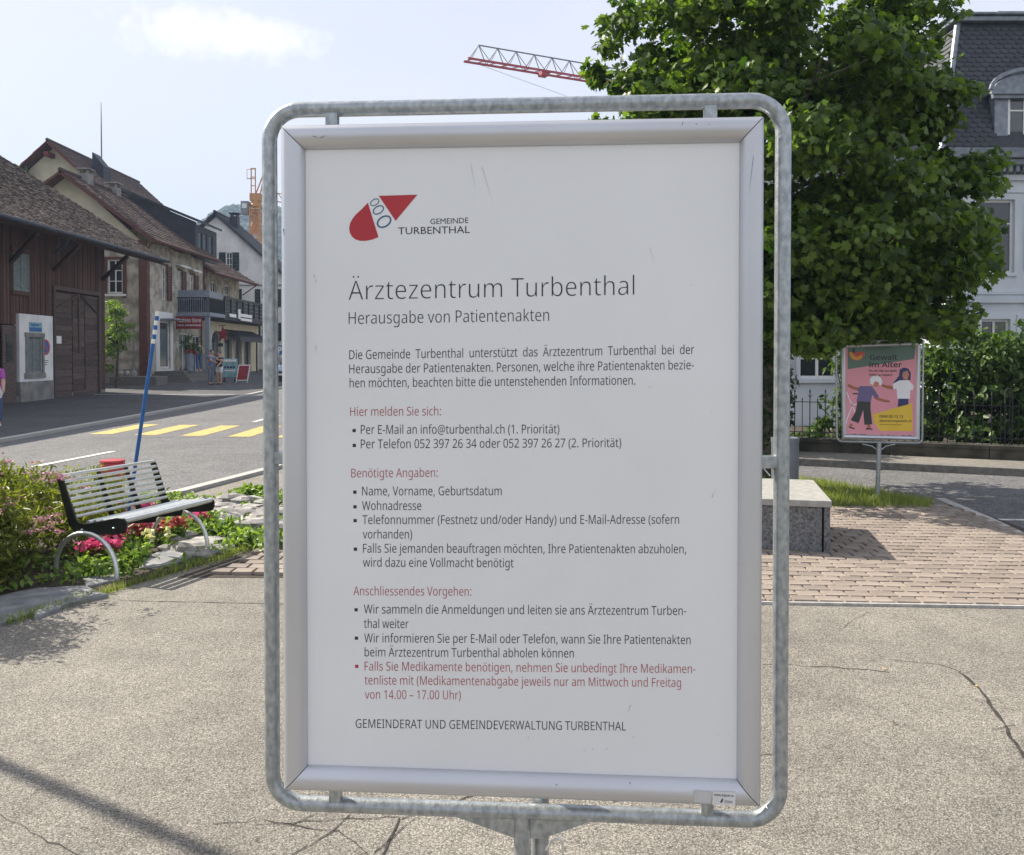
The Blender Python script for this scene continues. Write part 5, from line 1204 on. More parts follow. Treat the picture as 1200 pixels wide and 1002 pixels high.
m = MB(); m.obox(eo+uy*q0-nx_*.15, uy*(q1-q0), Z*.82, nx_*.24); m.build('plinth', M['concrete'], barn, bevel=.01)
so0, so1 = bl(30)-q0, bl(47)-q0
m = MB(); m.wall(eo+uy*q0+nx_*.06+Z*.822, uy, nx_, q1-q0, qz-.82, [(so0, so1, wz(38, 437)-.82, wz(38, 395)-.82)], .2); m.build('white_wall', M['wplaster'], barn)
for a_, b_ in ((so0, (so0+so1)/2-.01), ((so0+so1)/2+.01, so1)): shutter(barn, eo+uy*q0+nx_*.0, uy, nx_, a_, b_, wz(38, 437), wz(38, 395), M['greyshut'], 16, .0)
m = MB(); o_ = eo+uy*q0+nx_*.062; zc0, zc1 = wz(38, 437), wz(38, 395)
for a_, b_, z0, z1 in ((so0-.12, so0, zc0, zc1), (so1, so1+.12, zc0, zc1), (so0-.16, so1+.16, zc1, zc1+.16), (so0-.2, so1+.2, zc0-.2, zc0)): m.obox(o_+uy*a_+Z*z0, uy*(b_-a_), Z*(z1-z0), nx_*.05)
m.build('window_surround', M['concrete'], barn)
# gate: leaves of horizontal planks
gx = eo+nx_*.0
for k0, k1 in ((g0, g0+(g1-g0)*.40), (g0+(g1-g0)*.41, g0+(g1-g0)*.68), (g0+(g1-g0)*.69, g1)):
    z = .08
    while z < gz-.1:
        hh = min(r_.uniform(.20, .30), gz-.05-z); b = MB(); b.obox(gx+uy*(k0+.01)+Z*z-nx_*.1, uy*(k1-k0-.03), Z*(hh-.012), nx_*(.12+r_.uniform(0, .02))); b.build('gate_plank', M['wooda'], barn); z += hh
m = MB()
for k in (g0-.06, g1-.02): m.obox(gx+uy*k-nx_*.1, uy*.14, Z*gz, nx_*.2)
m.obox(gx+uy*(g0-.06)+Z*(gz+.003)-nx_*.1, uy*(g1-g0+.18), Z*.16, nx_*.2)
m.bar(gx+uy*(g0+.1)+Z*3.6+nx_*.07, gx+uy*(g0+(g1-g0)*.55)+Z*4.3+nx_*.07, .06, .04); m.bar(gx+uy*(g0+(g1-g0)*.55)+Z*4.3+nx_*.07, gx+uy*g1+Z*3.55+nx_*.07, .06, .04)
m.obox(gx+uy*(g0+(g1-g0)*.53)+Z*1.9+nx_*.03, uy*.09, Z*2.4, nx_*.05); m.build('gate_frame', M['wooda'], barn)
m = MB(); m.obox(eo+uy*d0+nx_*.0, uy*(d1-d0), Z*dz, nx_*.04); dr = m.build('door', M['wooda'], barn)
m = MB(); m.obox(eo+uy*(d0+.2)+Z*1.55+nx_*.041, uy*(d1-d0-.4), Z*1.0, nx_*.02); m.build('pane', M['glass'], dr)
sh0, sh1 = bl(15), bl(33); zz0, zz1 = wz(24, 341), wz(24, 297)
for a_, b_ in ((sh0, (sh0+sh1)/2-.01), ((sh0+sh1)/2+.01, sh1)): shutter(barn, eo, uy, nx_, a_, b_, zz0, zz1, M['greyshut'], 14, .03)
m = MB(); m.obox(eo+uy*(sh0-.1)+Z*(zz1+.01)+nx_*.025, uy*(sh1-sh0+.2), Z*.2, nx_*.05); m.obox(eo+uy*(sh0-.1)+Z*(zz0-.15)+nx_*.025, uy*(sh1-sh0+.2), Z*.14, nx_*.06); m.build('window_surround', M['woodb'], barn)
# roof
EX, EZ, RX, RZ = -16.1, 6.22, -25.4, 12.1; ry0, ry1 = BY0-1.5, 39.9
s = Vector((RX-EX, 0, RZ-EZ)); nn = s.cross(Vector((0, 1, 0))).normalized(); nn = nn if nn.z > 0 else -nn
m = MB(); m.obox((EX, ry0, EZ), (0, ry1-ry0, 0), s, -nn*.14); m.obox((RX, ry0, RZ), (0, ry1-ry0, 0), Vector((RX-EX, 0, EZ-RZ)), Vector((nn.x, 0, -nn.z))*.14); rf = m.build('roof', M['woodb'], barn)
m = MB(); tile_field(m, (EX, ry0, EZ), (0, 1, 0), s, ry1-ry0, s.length, .19, .16, .035, jit=.012); stuff(m.build('roof_tiles', M['tile'], rf))
m = MB(); m.tube([(EX+.06, ry0, EZ-.05), (EX+.06, ry1, EZ-.05)], .085, 10); m.tube([(EX+.06, 31.0, EZ-.1), (EX-.1, 31.0, EZ-.45), (EX-.5, 31, EZ-.75)], .05, 8); m.build('gutter', M['dkclad'], rf, smooth=True)
m = MB(); m.tube([(RX, ry0, RZ+.03), (RX, ry1, RZ+.03)], .13, 8); m.build('ridge_tiles', M['tile'], rf)
for yb_ in (24.5, 30.5, 33.4, 37.35):
    m = MB(); m.bar((BX, yb_, 5.1), (-16.35, yb_-1.0 if yb_ > 30 else yb_-.6, 6.0), .13); m.build('brace', M['woodb'], barn)
m = MB(); m.bar((EX-.25, ry0, EZ-.1), (EX-.25, ry1, EZ-.1), .14); m.build('purlin', M['woodb'], barn)
def plate(name, label, cat, x, y0, y1, z0, z1, mat, th=.02):
    m = MB(); m.obox((x, y0, z0), (0, y1-y0, 0), (0, 0, z1-z0), (th, 0, 0)); o = m.build(name, M[mat]); return tag(o, label, cat)
def sidetext(s, x, y0, y1, zb, cap, mt, par, of=.01):
    m = MB(); put_text(m, s, lambda a, b: (x, a, -b), y0, y1, cap, -zb, -zb, of); m.build('print_line', M[mt], par)
xs = BX+.065; y0, y1 = wy(34.5, xs), wy(49, xs)
pz0, pz1 = wz(41, 389), wz(41, 378)
p1 = plate('wall_sign', 'light blue and dark blue sign high on the white wall of the barn', 'sign', xs, y0, y1, pz0, pz1, 'teal')
m = MB(); m.obox((xs+.021, y0+.02, pz0+.02), (0, y1-y0-.04, 0), (0, 0, (pz1-pz0)*.4), (.004, 0, 0)); m.build('print_band', M['blue'], p1)
m = MB(); m.obox((xs+.021, y0+.1, pz0+(pz1-pz0)*.62), (0, y1-y0-.3, 0), (0, 0, .07), (.004, 0, 0)); m.build('print_band', M['blue'], p1)
yc, zc = wy(53.5, xs), wz(53.5, 407)
np_ = thing('no_parking_sign', 'round red and blue no parking sign on the white wall of the barn', 'sign', (xs, yc, zc))
def disc(r0, r1, x, mt, nm, sy=1):
    m = MB(); N = 24
    for i in range(N):
        a = 2*math.pi*i/N
        for r in (r0, r1): m.v.append((x, yc+r*math.cos(a)*sy, zc+r*math.sin(a)))
    for i in range(N): j = (i+1) % N; m.f.append((2*i, 2*i+1, 2*j+1, 2*j))
    m.build(nm, M[mt], np_)
disc(0.001, .27, xs+.01, 'blue', 'face'); disc(.22, .30, xs+.013, 'red', 'rim')
m = MB(); m.obox((xs+.012, yc-.19, zc+.14), (0, .05, .05), (0, .33, -.33), (.003, 0, 0)); m.build('bar', M['red'], np_)
pl2 = plate('wall_plate', 'small white text plate under the no parking sign', 'sign', xs, yc-.2, yc+.2, zc-.75, zc-.42, 'white')
for k in range(3): m = MB(); m.obox((xs+.021, yc-.15, zc-.52-.08*k), (0, .3-.05*k, 0), (0, 0, .025), (.002, 0, 0)); m.build('print_band', M['ink'], pl2)
m = MB(); m.obox((BX+.03, bl(65)+BY0, 3.0-.75), (.03, 0, 0), (0, .35, 0), (0, 0, .3)); tag(m.build('paper_notice', M['white']), 'small white notice on the barn gate', 'notice')

# ------------------------------------------------------------------ plaster house beyond the barn
H2X, H2Y0, H2Y1, H2Z = -20.0, 46.0, 55.4, 8.0; gz0 = h(46)-.1
h2 = thing('plaster_house', 'old cream plaster house with brown shutters, shop and balcony beyond the barn', 'house', (-22, 50, h(46)))
AX, AZ = -23.9, 11.6; LX = AX-(H2X-AX)
gw0, gw1 = (124.5-600)*.046-LX, (147-600)*.046-LX
m = MB(); m.wall((LX, H2Y0, gz0), (1, 0, 0), (0, -1, 0), H2X-LX, H2Z-gz0, [(gw0+.12, gw1-.12, 5.15-gz0, 6.95-gz0)], .3)
fh = []                                             # road-side openings: (px0, px1, py0, py1)
def fr(a, b, c, d): y0, y1 = wy(a, H2X)-H2Y0-.3, wy(b, H2X)-H2Y0-.3; return (y0, y1, P((a+b)/2, d, (y0+y1)/2+H2Y0+.3).z-gz0, P((a+b)/2, c, (y0+y1)/2+H2Y0+.3).z-gz0)
for q_ in ((191, 195.5, 312, 351), (209.5, 213, 318, 345), (224, 227.5, 323, 344), (186.5, 199, 376, 432)): fh.append(fr(*q_))
fh.append((5.0, 6.6, .1, 3.0)); fh.append((7.2, 8.6, .5, 2.9))
m.wall((H2X, H2Y0+.3, gz0), (0, 1, 0), (1, 0, 0), H2Y1-H2Y0-.3, H2Z-gz0, fh, .3); m.build('wall', M['plaster'], h2)
m = MB(); m.prism([(LX, H2Y0, H2Z+.002), (H2X, H2Y0, H2Z+.002), (AX, H2Y0, AZ-.1)], (0, .3, 0)); m.build('gable', M['cream'], h2)
window(h2, (LX, H2Y0, gz0), (1, 0, 0), (0, -1, 0), gw0+.12, gw1-.12, 5.15-gz0, 6.95-gz0, M['white'], M['glass'], 1, (.36, .68), .07, .12)
m = MB(); c0, c1 = LX+gw0, LX+gw1
for a, b, z0, z1 in ((c0-.05, c0+.10, 5.0, 7.1), (c1-.10, c1+.1, 4.9, 7.1), (c0+.10, c1-.10, 6.97, 7.1)): m.box(a, b, H2Y0-.05, H2Y0-.003, z0, z1)
m.build('window_surround', M['brownp'], h2)
m = MB(); m.box(c0-.1, c1+.1, H2Y0-.15, H2Y0-.003, 4.98, 5.1); m.build('sill', M['white'], h2)
for i, q_ in enumerate(fh):
    o = (H2X, H2Y0+.3, gz0)
    if i < 3:
        window(h2, o, (0, 1, 0), (1, 0, 0), *q_, M['white'], M['glass'], 1, (.6,), .06, .12)
        w = .62; shutter(h2, o, (0, 1, 0), (1, 0, 0), q_[1]+.02, q_[1]+.02+w, q_[2]-.05, q_[3]+.05, M['brownp'], 12, .04)
        m = MB(); m.obox(Vector(o)+uy*(q_[0]-.1)+Z*(q_[3]+.05)+nx_*.003, uy*(q_[1]-q_[0]+.2), Z*.1, nx_*.1); m.build('lintel', M['brownp'], h2)
    elif i == 3:
        window(h2, o, (0, 1, 0), (1, 0, 0), *q_, M['white'], M['shopglass'], 0, (), .12, .1)
    else: window(h2, o, (0, 1, 0), (1, 0, 0), *q_, M['white'], M['glass'], 1, (.75,), .08, .15)
m = MB(); q_ = fh[3]; o = Vector((H2X, H2Y0+.3, gz0))
for a, b, z0, z1 in ((q_[0]-.5, q_[0]-.02, 0.3, q_[3]+.5), (q_[1]+.02, q_[1]+.35, .3, q_[3]+.5), (q_[0]-.02, q_[1]+.02, q_[3]+.02, q_[3]+.5), (q_[0]-.02, q_[1]+.02, .3, q_[2]-.02)): m.obox(o+uy*a+Z*z0+nx_*.003, uy*(b-a), Z*(z1-z0), nx_*.06)
m.build('shop_front', M['white'], h2)
m = MB(); m.obox(o+uy*q_[0]+Z*(q_[3]+.05)+nx_*.07, uy*(q_[1]-q_[0]+.6), Z*.06, nx_*.8-Z*.0); m.build('canopy', M['greyblue'], h2)
for k in (0, 1): m = MB(); m.obox(o+uy*(fh[k+1][0]-.4)+Z*(fh[k+1][3]+.35)+nx_*.003, uy*1.5, Z*.1, nx_*.35-Z*.12); m.build('blind_box', M['white'], h2)
m = MB(); m.box(H2X-.02, H2X+.40, H2Y0-.16, H2Y0-.003, gz0+.05, 8.0); m.build('corner_boards', M['brownp'], h2)
m = MB(); m.tube([(H2X+.5, H2Y0-.1, gz0+.1), (H2X+.5, H2Y0-.1, 7.6), (H2X+.95, H2Y0-.3, 7.95)], .05, 8); m.tube([(H2X+.08, H2Y1-.1, .5), (H2X+.08, H2Y1-.1, 7.9)], .05, 8); m.build('downpipe', M['brownp'], h2, smooth=True)
m = MB(); m.box(LX-.05, H2X+.0, H2Y0-.08, H2Y0-.003, gz0, gz0+.9); m.build('plinth', M['concrete'], h2)
def gable_roof(par, ax, az, ex, ez, lx, lz, y0, y1, tm, name='roof', th=.16, verge=None, tw=.24, tl=.30):
    m = MB(); s1, s2_ = Vector((ax-ex, 0, az-ez)), Vector((ax-lx, 0, az-lz))
    n1 = Vector((s1.z, 0, -s1.x)).normalized(); n1 = n1 if n1.z > 0 else -n1; n2 = Vector((s2_.z, 0, -s2_.x)).normalized(); n2 = n2 if n2.z > 0 else -n2
    m.obox((ex, y0, ez), (0, y1-y0, 0), s1, -n1*th); m.obox((lx, y0, lz), (0, y1-y0, 0), s2_, -n2*th); rf = m.build(name, M[verge or 'brownp'], par)
    m = MB(); tile_field(m, (ex, y0, ez), (0, 1, 0), s1, y1-y0, s1.length, tw, tl, .05, jit=.012); stuff(m.build('roof_tiles', M[tm], rf))
    m = MB(); tile_field(m, (lx, y0, lz), (0, 1, 0), s2_, y1-y0, s2_.length, tw*2, tl*2, .05); m.tube([(ax, y0, az+.03), (ax, y1, az+.03)], .13, 8); stuff(m.build('ridge_tiles', M[tm], rf)); return rf
rf = gable_roof(h2, AX, AZ, -18.95, 7.95, LX-1.05, 7.95, 45.3, H2Y1+.1, 'tile2')
m = MB(); m.tube([(-18.9, 45.3, 7.9), (-18.9, H2Y1, 7.9)], .09, 8); m.build('gutter', M['brownp'], rf, smooth=True)
m = MB(); m.bar((AX, 45.28, AZ-.17), (-18.95, 45.28, 7.78), .05, .16, up=(0, 1, 0)); m.bar((AX, 45.28, AZ-.17), (LX-1.05, 45.28, 7.78), .05, .16, up=(0, 1, 0)); m.build('verge_board', M['brownp'], rf)
def chimney(par, x, y, z0, z1, w, mt='concrete', cap=True):
    m = MB(); m.box(x-w/2, x+w/2, y-w/2, y+w/2, z0, z1-.3); 
    if cap:
        for dx in (-1, 1):
            for dy in (-1, 1): m.box(x+dx*w*.38-.05, x+dx*w*.38+.05, y+dy*w*.38-.05, y+dy*w*.38+.05, z1-.297, z1-.08)
        m.box(x-w*.65, x+w*.65, y-w*.65, y+w*.65, z1-.077, z1)
    m.build('chimney', M[mt], par)
chimney(h2, -23.7, 47.6, 11.2, 12.15, .6); chimney(h2, -23.8, 51.2, 11.2, 12.1, .6)
# balcony and entrance
bx0, bx1, by0, by1 = -20.0, -18.1, 51.0, 53.6; fl = 4.15
m = MB(); m.box(bx0+.003, bx1+.1, by0-.1, by1, fl, fl+.22); blc = m.build('balcony', M['greyblue'], h2)
m = MB(); m.box(bx0+.003, bx1+.05, by0-.04, by0+.04, fl+1.05, fl+1.12); m.box(bx1-.03, bx1+.05, by0+.04, by1, fl+1.05, fl+1.12)
for k in range(15): x = bx0+.1+k*.13; m.box(x-.02, x+.02, by0-.02, by0+.02, fl+.223, fl+1.047)
for k in range(18): y = by0+.1+k*.14; m.box(bx1-.01, bx1+.03, y-.02, y+.02, fl+.223, fl+1.047)
m.build('railing', M['iron'], blc)
m = MB(); m.box(bx0+.05, bx1-.03, by0+.05, by0+.07, fl+.25, fl+1.0); m.box(bx0+.05, bx1+.02, by0+.05, by0+.09, fl+1.13, fl+1.55); m.box(bx1-.06, bx1-.03, by0+.12, by1-.1, fl+.25, fl+1.5); m.build('screen', M['greyblue'], blc)
m = MB(); m.box(bx1-.25, bx1, by0, by0+.25, h(51), fl-.003); m.build('pillar', M['greyblue'], h2)
sb = thing('shop_sign', 'dark red shop fascia board under the balcony of the plaster house', 'sign', (-19.2, by0-.15, 3.4))
m = MB(); m.box(-20.25, -18.45, by0-.2, by0-.12, 3.38, 4.1); m.build('board', M['signred'], sb)
m = MB(); put_text(m, 'Fashion Store', lambda a, b: (a, by0-.203, -b), -19.9, -18.5, .22, -3.78, -3.78, .01); put_text(m, 'Damen- und Herrenmode', lambda a, b: (a, by0-.203, -b), -19.9, -18.5, .11, -3.55, -3.55, .03); m.build('print_line', M['white'], sb)
stp = thing('shop_steps', 'dark stone steps in front of the shop entrance', 'steps', (-19.2, 48, h(47)))
for k in range(4): m = MB(); m.box(-20.0+.01, -17.6+(-.25*k), 46.8+.3*k, 51.5, h(47)+.16*k, h(47)+.16*(k+1)-.003); m.build('step', M['kerb2'], stp, bevel=.01)
ptx = -18.35; zs = h(47)+.64
pt = thing('potted_plant', 'tall grey pot with a leafy flowering plant on the shop steps', 'plant', (ptx, 48.6, zs))
m = MB(); m.lathe((ptx, 48.6, zs), [(.19, 0), (.27, .95), (.29, .97), (.27, 1.0)], 16); m.build('pot', M['greyblue'], pt, smooth=True)
p, o_, _ = crown_points(rng, (ptx, 48.6, zs+1.5), (.4, .4, .6), 20, 420, .2, .4); leaves('foliage', p, .13, 'oval', M['darktree'], pt, rng=rng)
p, _, _ = crown_points(rng, (ptx+.15, 48.6, zs+1.1), (.45, .4, .15), 10, 90, .12, .4); leaves('flower_head', p, .10, 'petal', M['redfl'], pt, rng=rng)
mq = Vector((-17.95+.0, 48.9, zs)); person('display mannequin in a green top and blue jeans at the shop entrance', mq, R(-60), 1.7, 'gshirt', 'denim', name='display_mannequin', cat='mannequin', arm_l=(40, 20), arm_r=(10, 20), sleeve=.4)
# ------------------------------------------------------------------ dark dormer block and next house
h4 = thing('long_eaves_house', 'plaster house with red soffit, dark dormer and long wooden balcony over the shop arcade', 'house', (-22, 60, h(60)))
X4 = -20.7
m = MB(); m.wall((X4, 55.6, h(55)-.1), (0, 1, 0), (1, 0, 0), 9.2, 7.4, [(.6, 1.5, 4.9, 6.3), (3.2, 4.2, 4.9, 6.6), (6, 7, 4.9, 6.6)], .3); m.box(-29, X4-.3, 64.5, 64.8, .3, 7.4); m.box(-29, X4-.3, 55.6, 55.9, 3, 10); m.build('wall', M['plaster'], h4)
for a, b in ((.6, 1.5), (3.2, 4.2), (6, 7)): window(h4, (X4, 55.6, h(55)-.1), (0, 1, 0), (1, 0, 0), a, b, 4.9, 6.3 if a < 1 else 6.6, M['white'], M['glass'], 1, (.6,), .06, .12)
for a in (.1, 1.55): shutter(h4, (X4, 55.6, h(55)-.1), (0, 1, 0), (1, 0, 0), a, a+.48, 4.9, 6.3, M['dkgreen'], 10, .02)
rf4 = gable_roof(h4, -25.5, 11.0, -19.4, 7.25, -31.5, 7.25, 55.52, 65.2, 'tile2', verge='vred')
m = MB(); m.tube([(-19.35, 55.5, 7.2), (-19.35, 65.2, 7.2)], .09, 8); m.tube([(-19.35, 65.0, 7.2), (-20.5, 65.0, 6.4)], .05, 8); m.build('gutter', M['brownp'], rf4, smooth=True)
dx0, dx1, dy0, dy1 = -24.4, -19.75, 53.4, 57.2
m = MB(); m.prism([(dx0, dy0, 10.9), (dx0, dy0, 12.1), (dx1, dy0, 10.15), (dx1, dy0, 7.9)], (0, .15, 0)); m.wall((dx1, dy0+.15, 7.9), (0, 1, 0), (1, 0, 0), dy1-dy0-.15, 2.1, [(.3, 1.0, .35, 1.75), (1.15, 1.85, .35, 1.75), (2.2, 2.9, .35, 1.75)], .15); m.box(dx0, dx1-.15, dy1-.15, dy1, 8.5, 10.0); dm = m.build('dormer', M['dkclad'], h4)
for a in (.3, 1.15, 2.2): window(h4, (dx1, dy0+.15, 7.9), (0, 1, 0), (1, 0, 0), a, a+.7, .35, 1.75, M['dkclad'], M['shopglass'], 0, (), .07, .08)
m = MB(); m.obox((dx0-.2, dy0-.2, 12.2), (0, dy1-dy0+.4, 0), Vector((dx1+.5-dx0, 0, -2.1)), (0, 0, .14)); m.build('dormer_roof', M['dkclad'], h4)
# wooden gallery
gy0, gy1, gxx = 54.7, 66.0, -18.4
m = MB(); m.box(X4+.003, gxx, gy0, gy1, 4.1, 4.3); gal = m.build('gallery', M['dkclad'], h4)
m = MB(); m.box(gxx-.06, gxx+.06, gy0, gy1, 5.45, 5.6); m.box(gxx-.04, gxx+.04, gy0, gy1, 4.303, 4.4)
for k in range(10): y = gy0+k*(gy1-gy0)/9; m.box(gxx-.06, gxx+.06, y-.08, y+.08, 4.403, 5.447)
m.build('gallery_rail', M['dkmetal'], gal)
for k in range(9):
    y = gy0+.15+k*(gy1-gy0)/9; n_ = MB()
    for j in range(4): n_.box(gxx-.03, gxx-.01, y, y+.95, 4.42+j*.255, 4.42+j*.255+.235)
    n_.build('gallery_panel', M['dkclad'], gal)
# arcade below
m = MB(); ax_ = -19.6; N = 10; yc_, ra = 56.6, .95; z0_ = h(56)-.1; zsp = 2.2+z0_
m.wall((ax_, 54.8, z0_), (0, 1, 0), (1, 0, 0), 11.2, 4.05-z0_, [(yc_-ra-54.8, yc_+ra-54.8, 0, zsp-z0_+1.0), (3.4, 5.0, 0, 2.6), (5.5, 7.1, 0, 2.6), (7.6, 9.2, 0, 2.6)], .3)
for k in range(N):
    a, b = math.pi*k/N, math.pi*(k+1)/N; pa_, pb_ = (yc_+ra*math.cos(a), zsp+ra*math.sin(a)), (yc_+ra*math.cos(b), zsp+ra*math.sin(b))
    m.prism([(ax_, pa_[0], pa_[1]), (ax_, pa_[0], zsp+1.0), (ax_, pb_[0], zsp+1.0), (ax_, pb_[0], pb_[1])], (-.3, 0, 0))
m.build('arcade', M['cream'], h4)
m = MB(); m.box(ax_-.25, ax_-.2, yc_-.9, yc_+.9, .5, 3.2); m.box(ax_-.25, ax_-.2, 58.1, 64.1, .5, 3.1); m.build('pane', M['shopglass'], h4)
m = MB(); m.obox((ax_+.003, 58, 3.55), (0, 6.4, 0), (1.15, 0, -.55), (0, 0, .05)); m.obox((ax_+1.15, 58, 2.75), (0, 6.4, 0), (.02, 0, 0), (0, 0, .28)); m.build('awning', M['dkclad'], h4)
for k in range(4): m = MB(); m.tube([(ax_+1.0, 57.9+2.15*k, h(58)), (ax_+1.0, 57.9+2.15*k, 3.1)], .06, 8); m.build('awning_post', M['dkclad'], h4)
fx = thing('lit_sign', 'pale yellow green sign with raised letters under the gallery', 'sign', (gxx, 57.4, 4.2))
m = MB(); m.box(gxx+.07, gxx+.14, 55.3, 56.6, 4.3, 4.52); m.box(gxx+.07, gxx+.14, 57.1, 57.5, 4.25, 4.9); m.box(gxx+.07, gxx+.14, 57.6, 60.0, 4.42, 4.62); m.box(gxx+.07, gxx+.14, 57.6, 60.0, 4.16, 4.34); m.build('board', M['pwhite'], fx)
st_ = thing('star_sign', 'red and green star shaped hanging sign beside the arch', 'sign', (-18.2, 52.4, 3.2))
m = MB(); sp5 = [(-17.75+.42*(1 if k % 2 == 0 else .42)*math.sin(R(36*k)), 52.4, 3.1+.55*(1 if k % 2 == 0 else .42)*math.cos(R(36*k))) for k in range(10)]; m.prism(sp5, (0, .05, 0)); m.build('star', M['signred'], st_)
m = MB(); m.box(-18.05, -17.75, 52.38, 52.45, 2.35, 2.55); m.box(-18.0, -17.6, 52.41, 52.44, 3.62, 3.66); m.build('bracket', M['dkgreen'], st_)

# ------------------------------------------------------------------ red verge house behind, with mast
h3 = thing('red_verge_house', 'tall house with dark roof and red gable boards behind the plaster house', 'house', (-33, 66, h(66)))
m = MB(); m.prism([(-39.5, 62, .4), (-27, 62, .4), (-27, 62, 11.2), (-33.2, 62, 16.8), (-39.5, 62, 11.2)], (0, 14, 0)); m.build('wall', M['cream'], h3)
rf3 = gable_roof(h3, -33.2, 17.2, -26.0, 10.6, -40.4, 10.6, 61.2, 76.2, 'tile2', verge='brownp')
m = MB()
for ex in (-26.0, -40.4): m.bar((-33.2, 61.17, 17.05), (ex, 61.17, 10.45), .06, .26, up=(0, 1, 0))
m.build('verge_board', M['vred'], rf3)
m = MB(); m.bar((-33.2, 61.0, 16.2), (-33.2, 62, 16.2), .3); m.build('purlin_end', M['vred'], h3)
m = MB(); m.prism([(-31.85, 65, 15.8), (-31.0, 65, 15.0), (-31.0, 65, 16.2), (-31.85, 65, 17.25)], (0, 1.2, 0)); m.build('chimney', M['dkclad'], h3)
am = P(119, 187, 68); mst = thing('antenna_mast', 'thin antenna mast on the roof of the red gabled house', 'antenna', (am.x, 68, 16.5))
m = MB(); m.tube([(am.x, 68, 16.3), (am.x, 68, P(119, 152, 68).z), (am.x, 68, P(120, 120, 68).z)], [.06, .045, .02], 6); m.build('mast', M['craneG'], mst)
# ------------------------------------------------------------------ white gabled house
h5 = thing('white_gabled_house', 'white house with dark green shutters and a steep gable at the end of the street', 'house', (-24, 75, h(70)))
Y5 = 70.0; A5 = Vector((-24.2, Y5, 13.4)); ex5, ez5 = -15.6, 5.75; L5x = -32.8
W5 = (-16.6, -31.8); op = []
for cx, hw, za, zb2 in ((-23.15, .25, 8.75, 10.25), (-19.98, .6, 5.8, 7.25), (-19.98, .6, 3.0, 4.5), (-26.5, .6, 5.8, 7.25), (-23.2, .6, 5.8, 7.25)): op.append((cx-hw-W5[1], cx+hw-W5[1], za-.5, zb2-.5))
m = MB(); base5 = 6.5
m.wall((W5[1], Y5, .5), (1, 0, 0), (0, -1, 0), W5[0]-W5[1], base5-.5, [(a, b, c, min(d, 99)) for a, b, c, d in op if d < 5.9] , .3)
lo = [(a, b, c, d) for a, b, c, d in op if d > 5.9]
zt5 = 10.6
for z0, z1 in ((base5, 7.45), (7.45, 8.7), (8.7, 10.3), (10.3, 11.6), (11.6, 12.6)):
    k0 = (z1-13.2)/.89; xr = -24.2-k0; xl = -24.2+k0; xr = min(xr, W5[0]); xl = max(xl, W5[1])
    hs_ = [(a+W5[1]-xl, b+W5[1]-xl, max(0, c+.5-z0), min(z1-z0, d+.5-z0)) for a, b, c, d in lo if d+.5 > z0+.01 and c+.5 < z1-.01]
    m.wall((xl, Y5, z0), (1, 0, 0), (0, -1, 0), xr-xl, z1-z0, hs_, .3)
    k1 = (z0-13.2)/.89
    if xr < W5[0]: m.prism([(xr, Y5, z0), (min(W5[0], -24.2-k1), Y5, z0), (xr, Y5, z1)], (0, .3, 0)); m.prism([(xl, Y5, z0), (max(W5[1], -24.2+k1), Y5, z0), (xl, Y5, z1)], (0, .3, 0))
m.prism([(-24.87, Y5, 12.6), (-23.53, Y5, 12.6), (-24.2, Y5, 13.2)], (0, .3, 0)); m.box(W5[1], W5[0], Y5+5, Y5+5.3, .5, 6); m.box(W5[0]-.3, W5[0], Y5+.3, Y5+5, .5, 6)
m.build('wall', M['wplaster'], h5)
for i, (a, b, c, d) in enumerate(op):
    window(h5, (W5[1], Y5, .5), (1, 0, 0), (0, -1, 0), a, b, c, d, M['white'], M['glass'], 1, (.35, .68), .06, .1, M['concrete'])
    w = .55 if i == 0 else .45
    for u0, u1 in ((a-w-.02, a-.03), (b+.03, b+w+.02)): shutter(h5, (W5[1], Y5, .5), (1, 0, 0), (0, -1, 0), u0, u1, c, d, M['dkgreen'], 12, .02)
rf5 = gable_roof(h5, -24.2, 13.5, ex5, ez5, L5x, ez5, Y5-.4, Y5+5.5, 'slate', verge='dkclad')
chimney(h5, -23.25, Y5+1.8, 11.6, 13.75, .62, 'dkclad')
m = MB(); m.box(W5[1], W5[0]+.05, Y5-.06, Y5-.003, 7.52, 7.62); m.build('string_course', M['concrete'], h5)
# ------------------------------------------------------------------ street objects by the shops
def easel(px, Y, w, hh, face, name, label, legs=True):
    c = GG(px, Y); return c, thing(name, label, 'sign', c)
c, t = easel(269.5, 47, .9, 1.3, 0, 'display_board', 'turquoise framed picture board standing on the pavement by the arch')
m = MB(); m.box(c.x-.42, c.x+.42, c.y-.03, c.y+.03, c.z+.28, c.z+1.3); m.build('board', M['teal'], t)
m = MB(); m.box(c.x-.36, c.x+.36, c.y-.034, c.y-.031, c.z+1.12, c.z+1.25); m.box(c.x-.3, c.x+.3, c.y-.034, c.y-.031, c.z+.6, c.z+.68); m.build('print_band', M['white'], t)
m = MB()
for k in range(4): m.tube([(c.x-.25+k*.16, c.y-.032, c.z+.82), (c.x-.25+k*.16, c.y-.034, c.z+.82)], .07, 8)
m.build('print_spot', M['pnavy'], t)
m = MB()
for s_ in (-1, 1): m.tube([(c.x+s_*.3, c.y-.05, c.z+.07), (c.x+s_*.3, c.y+.05, c.z+.07)], .07, 10); m.box(c.x+s_*.3-.02, c.x+s_*.3+.02, c.y-.02, c.y+.02, c.z+.1, c.z+.28)
m.build('foot', M['rubber'], t)
c, t = easel(283, 46, .7, 1.0, 0, 'pavement_sign', 'red and white A frame sign leaning on the pavement by the arcade')
tl = R(-12)
def AS(x, y, z): return (c.x+x+z*math.sin(R(6)), c.y+y, c.z+z)
m = MB(); m.obox(AS(-.32, 0, .12), (.64, 0, 0), Vector((.09, .2, .86)), (0, .03, 0)); m.build('board', M['white'], t)
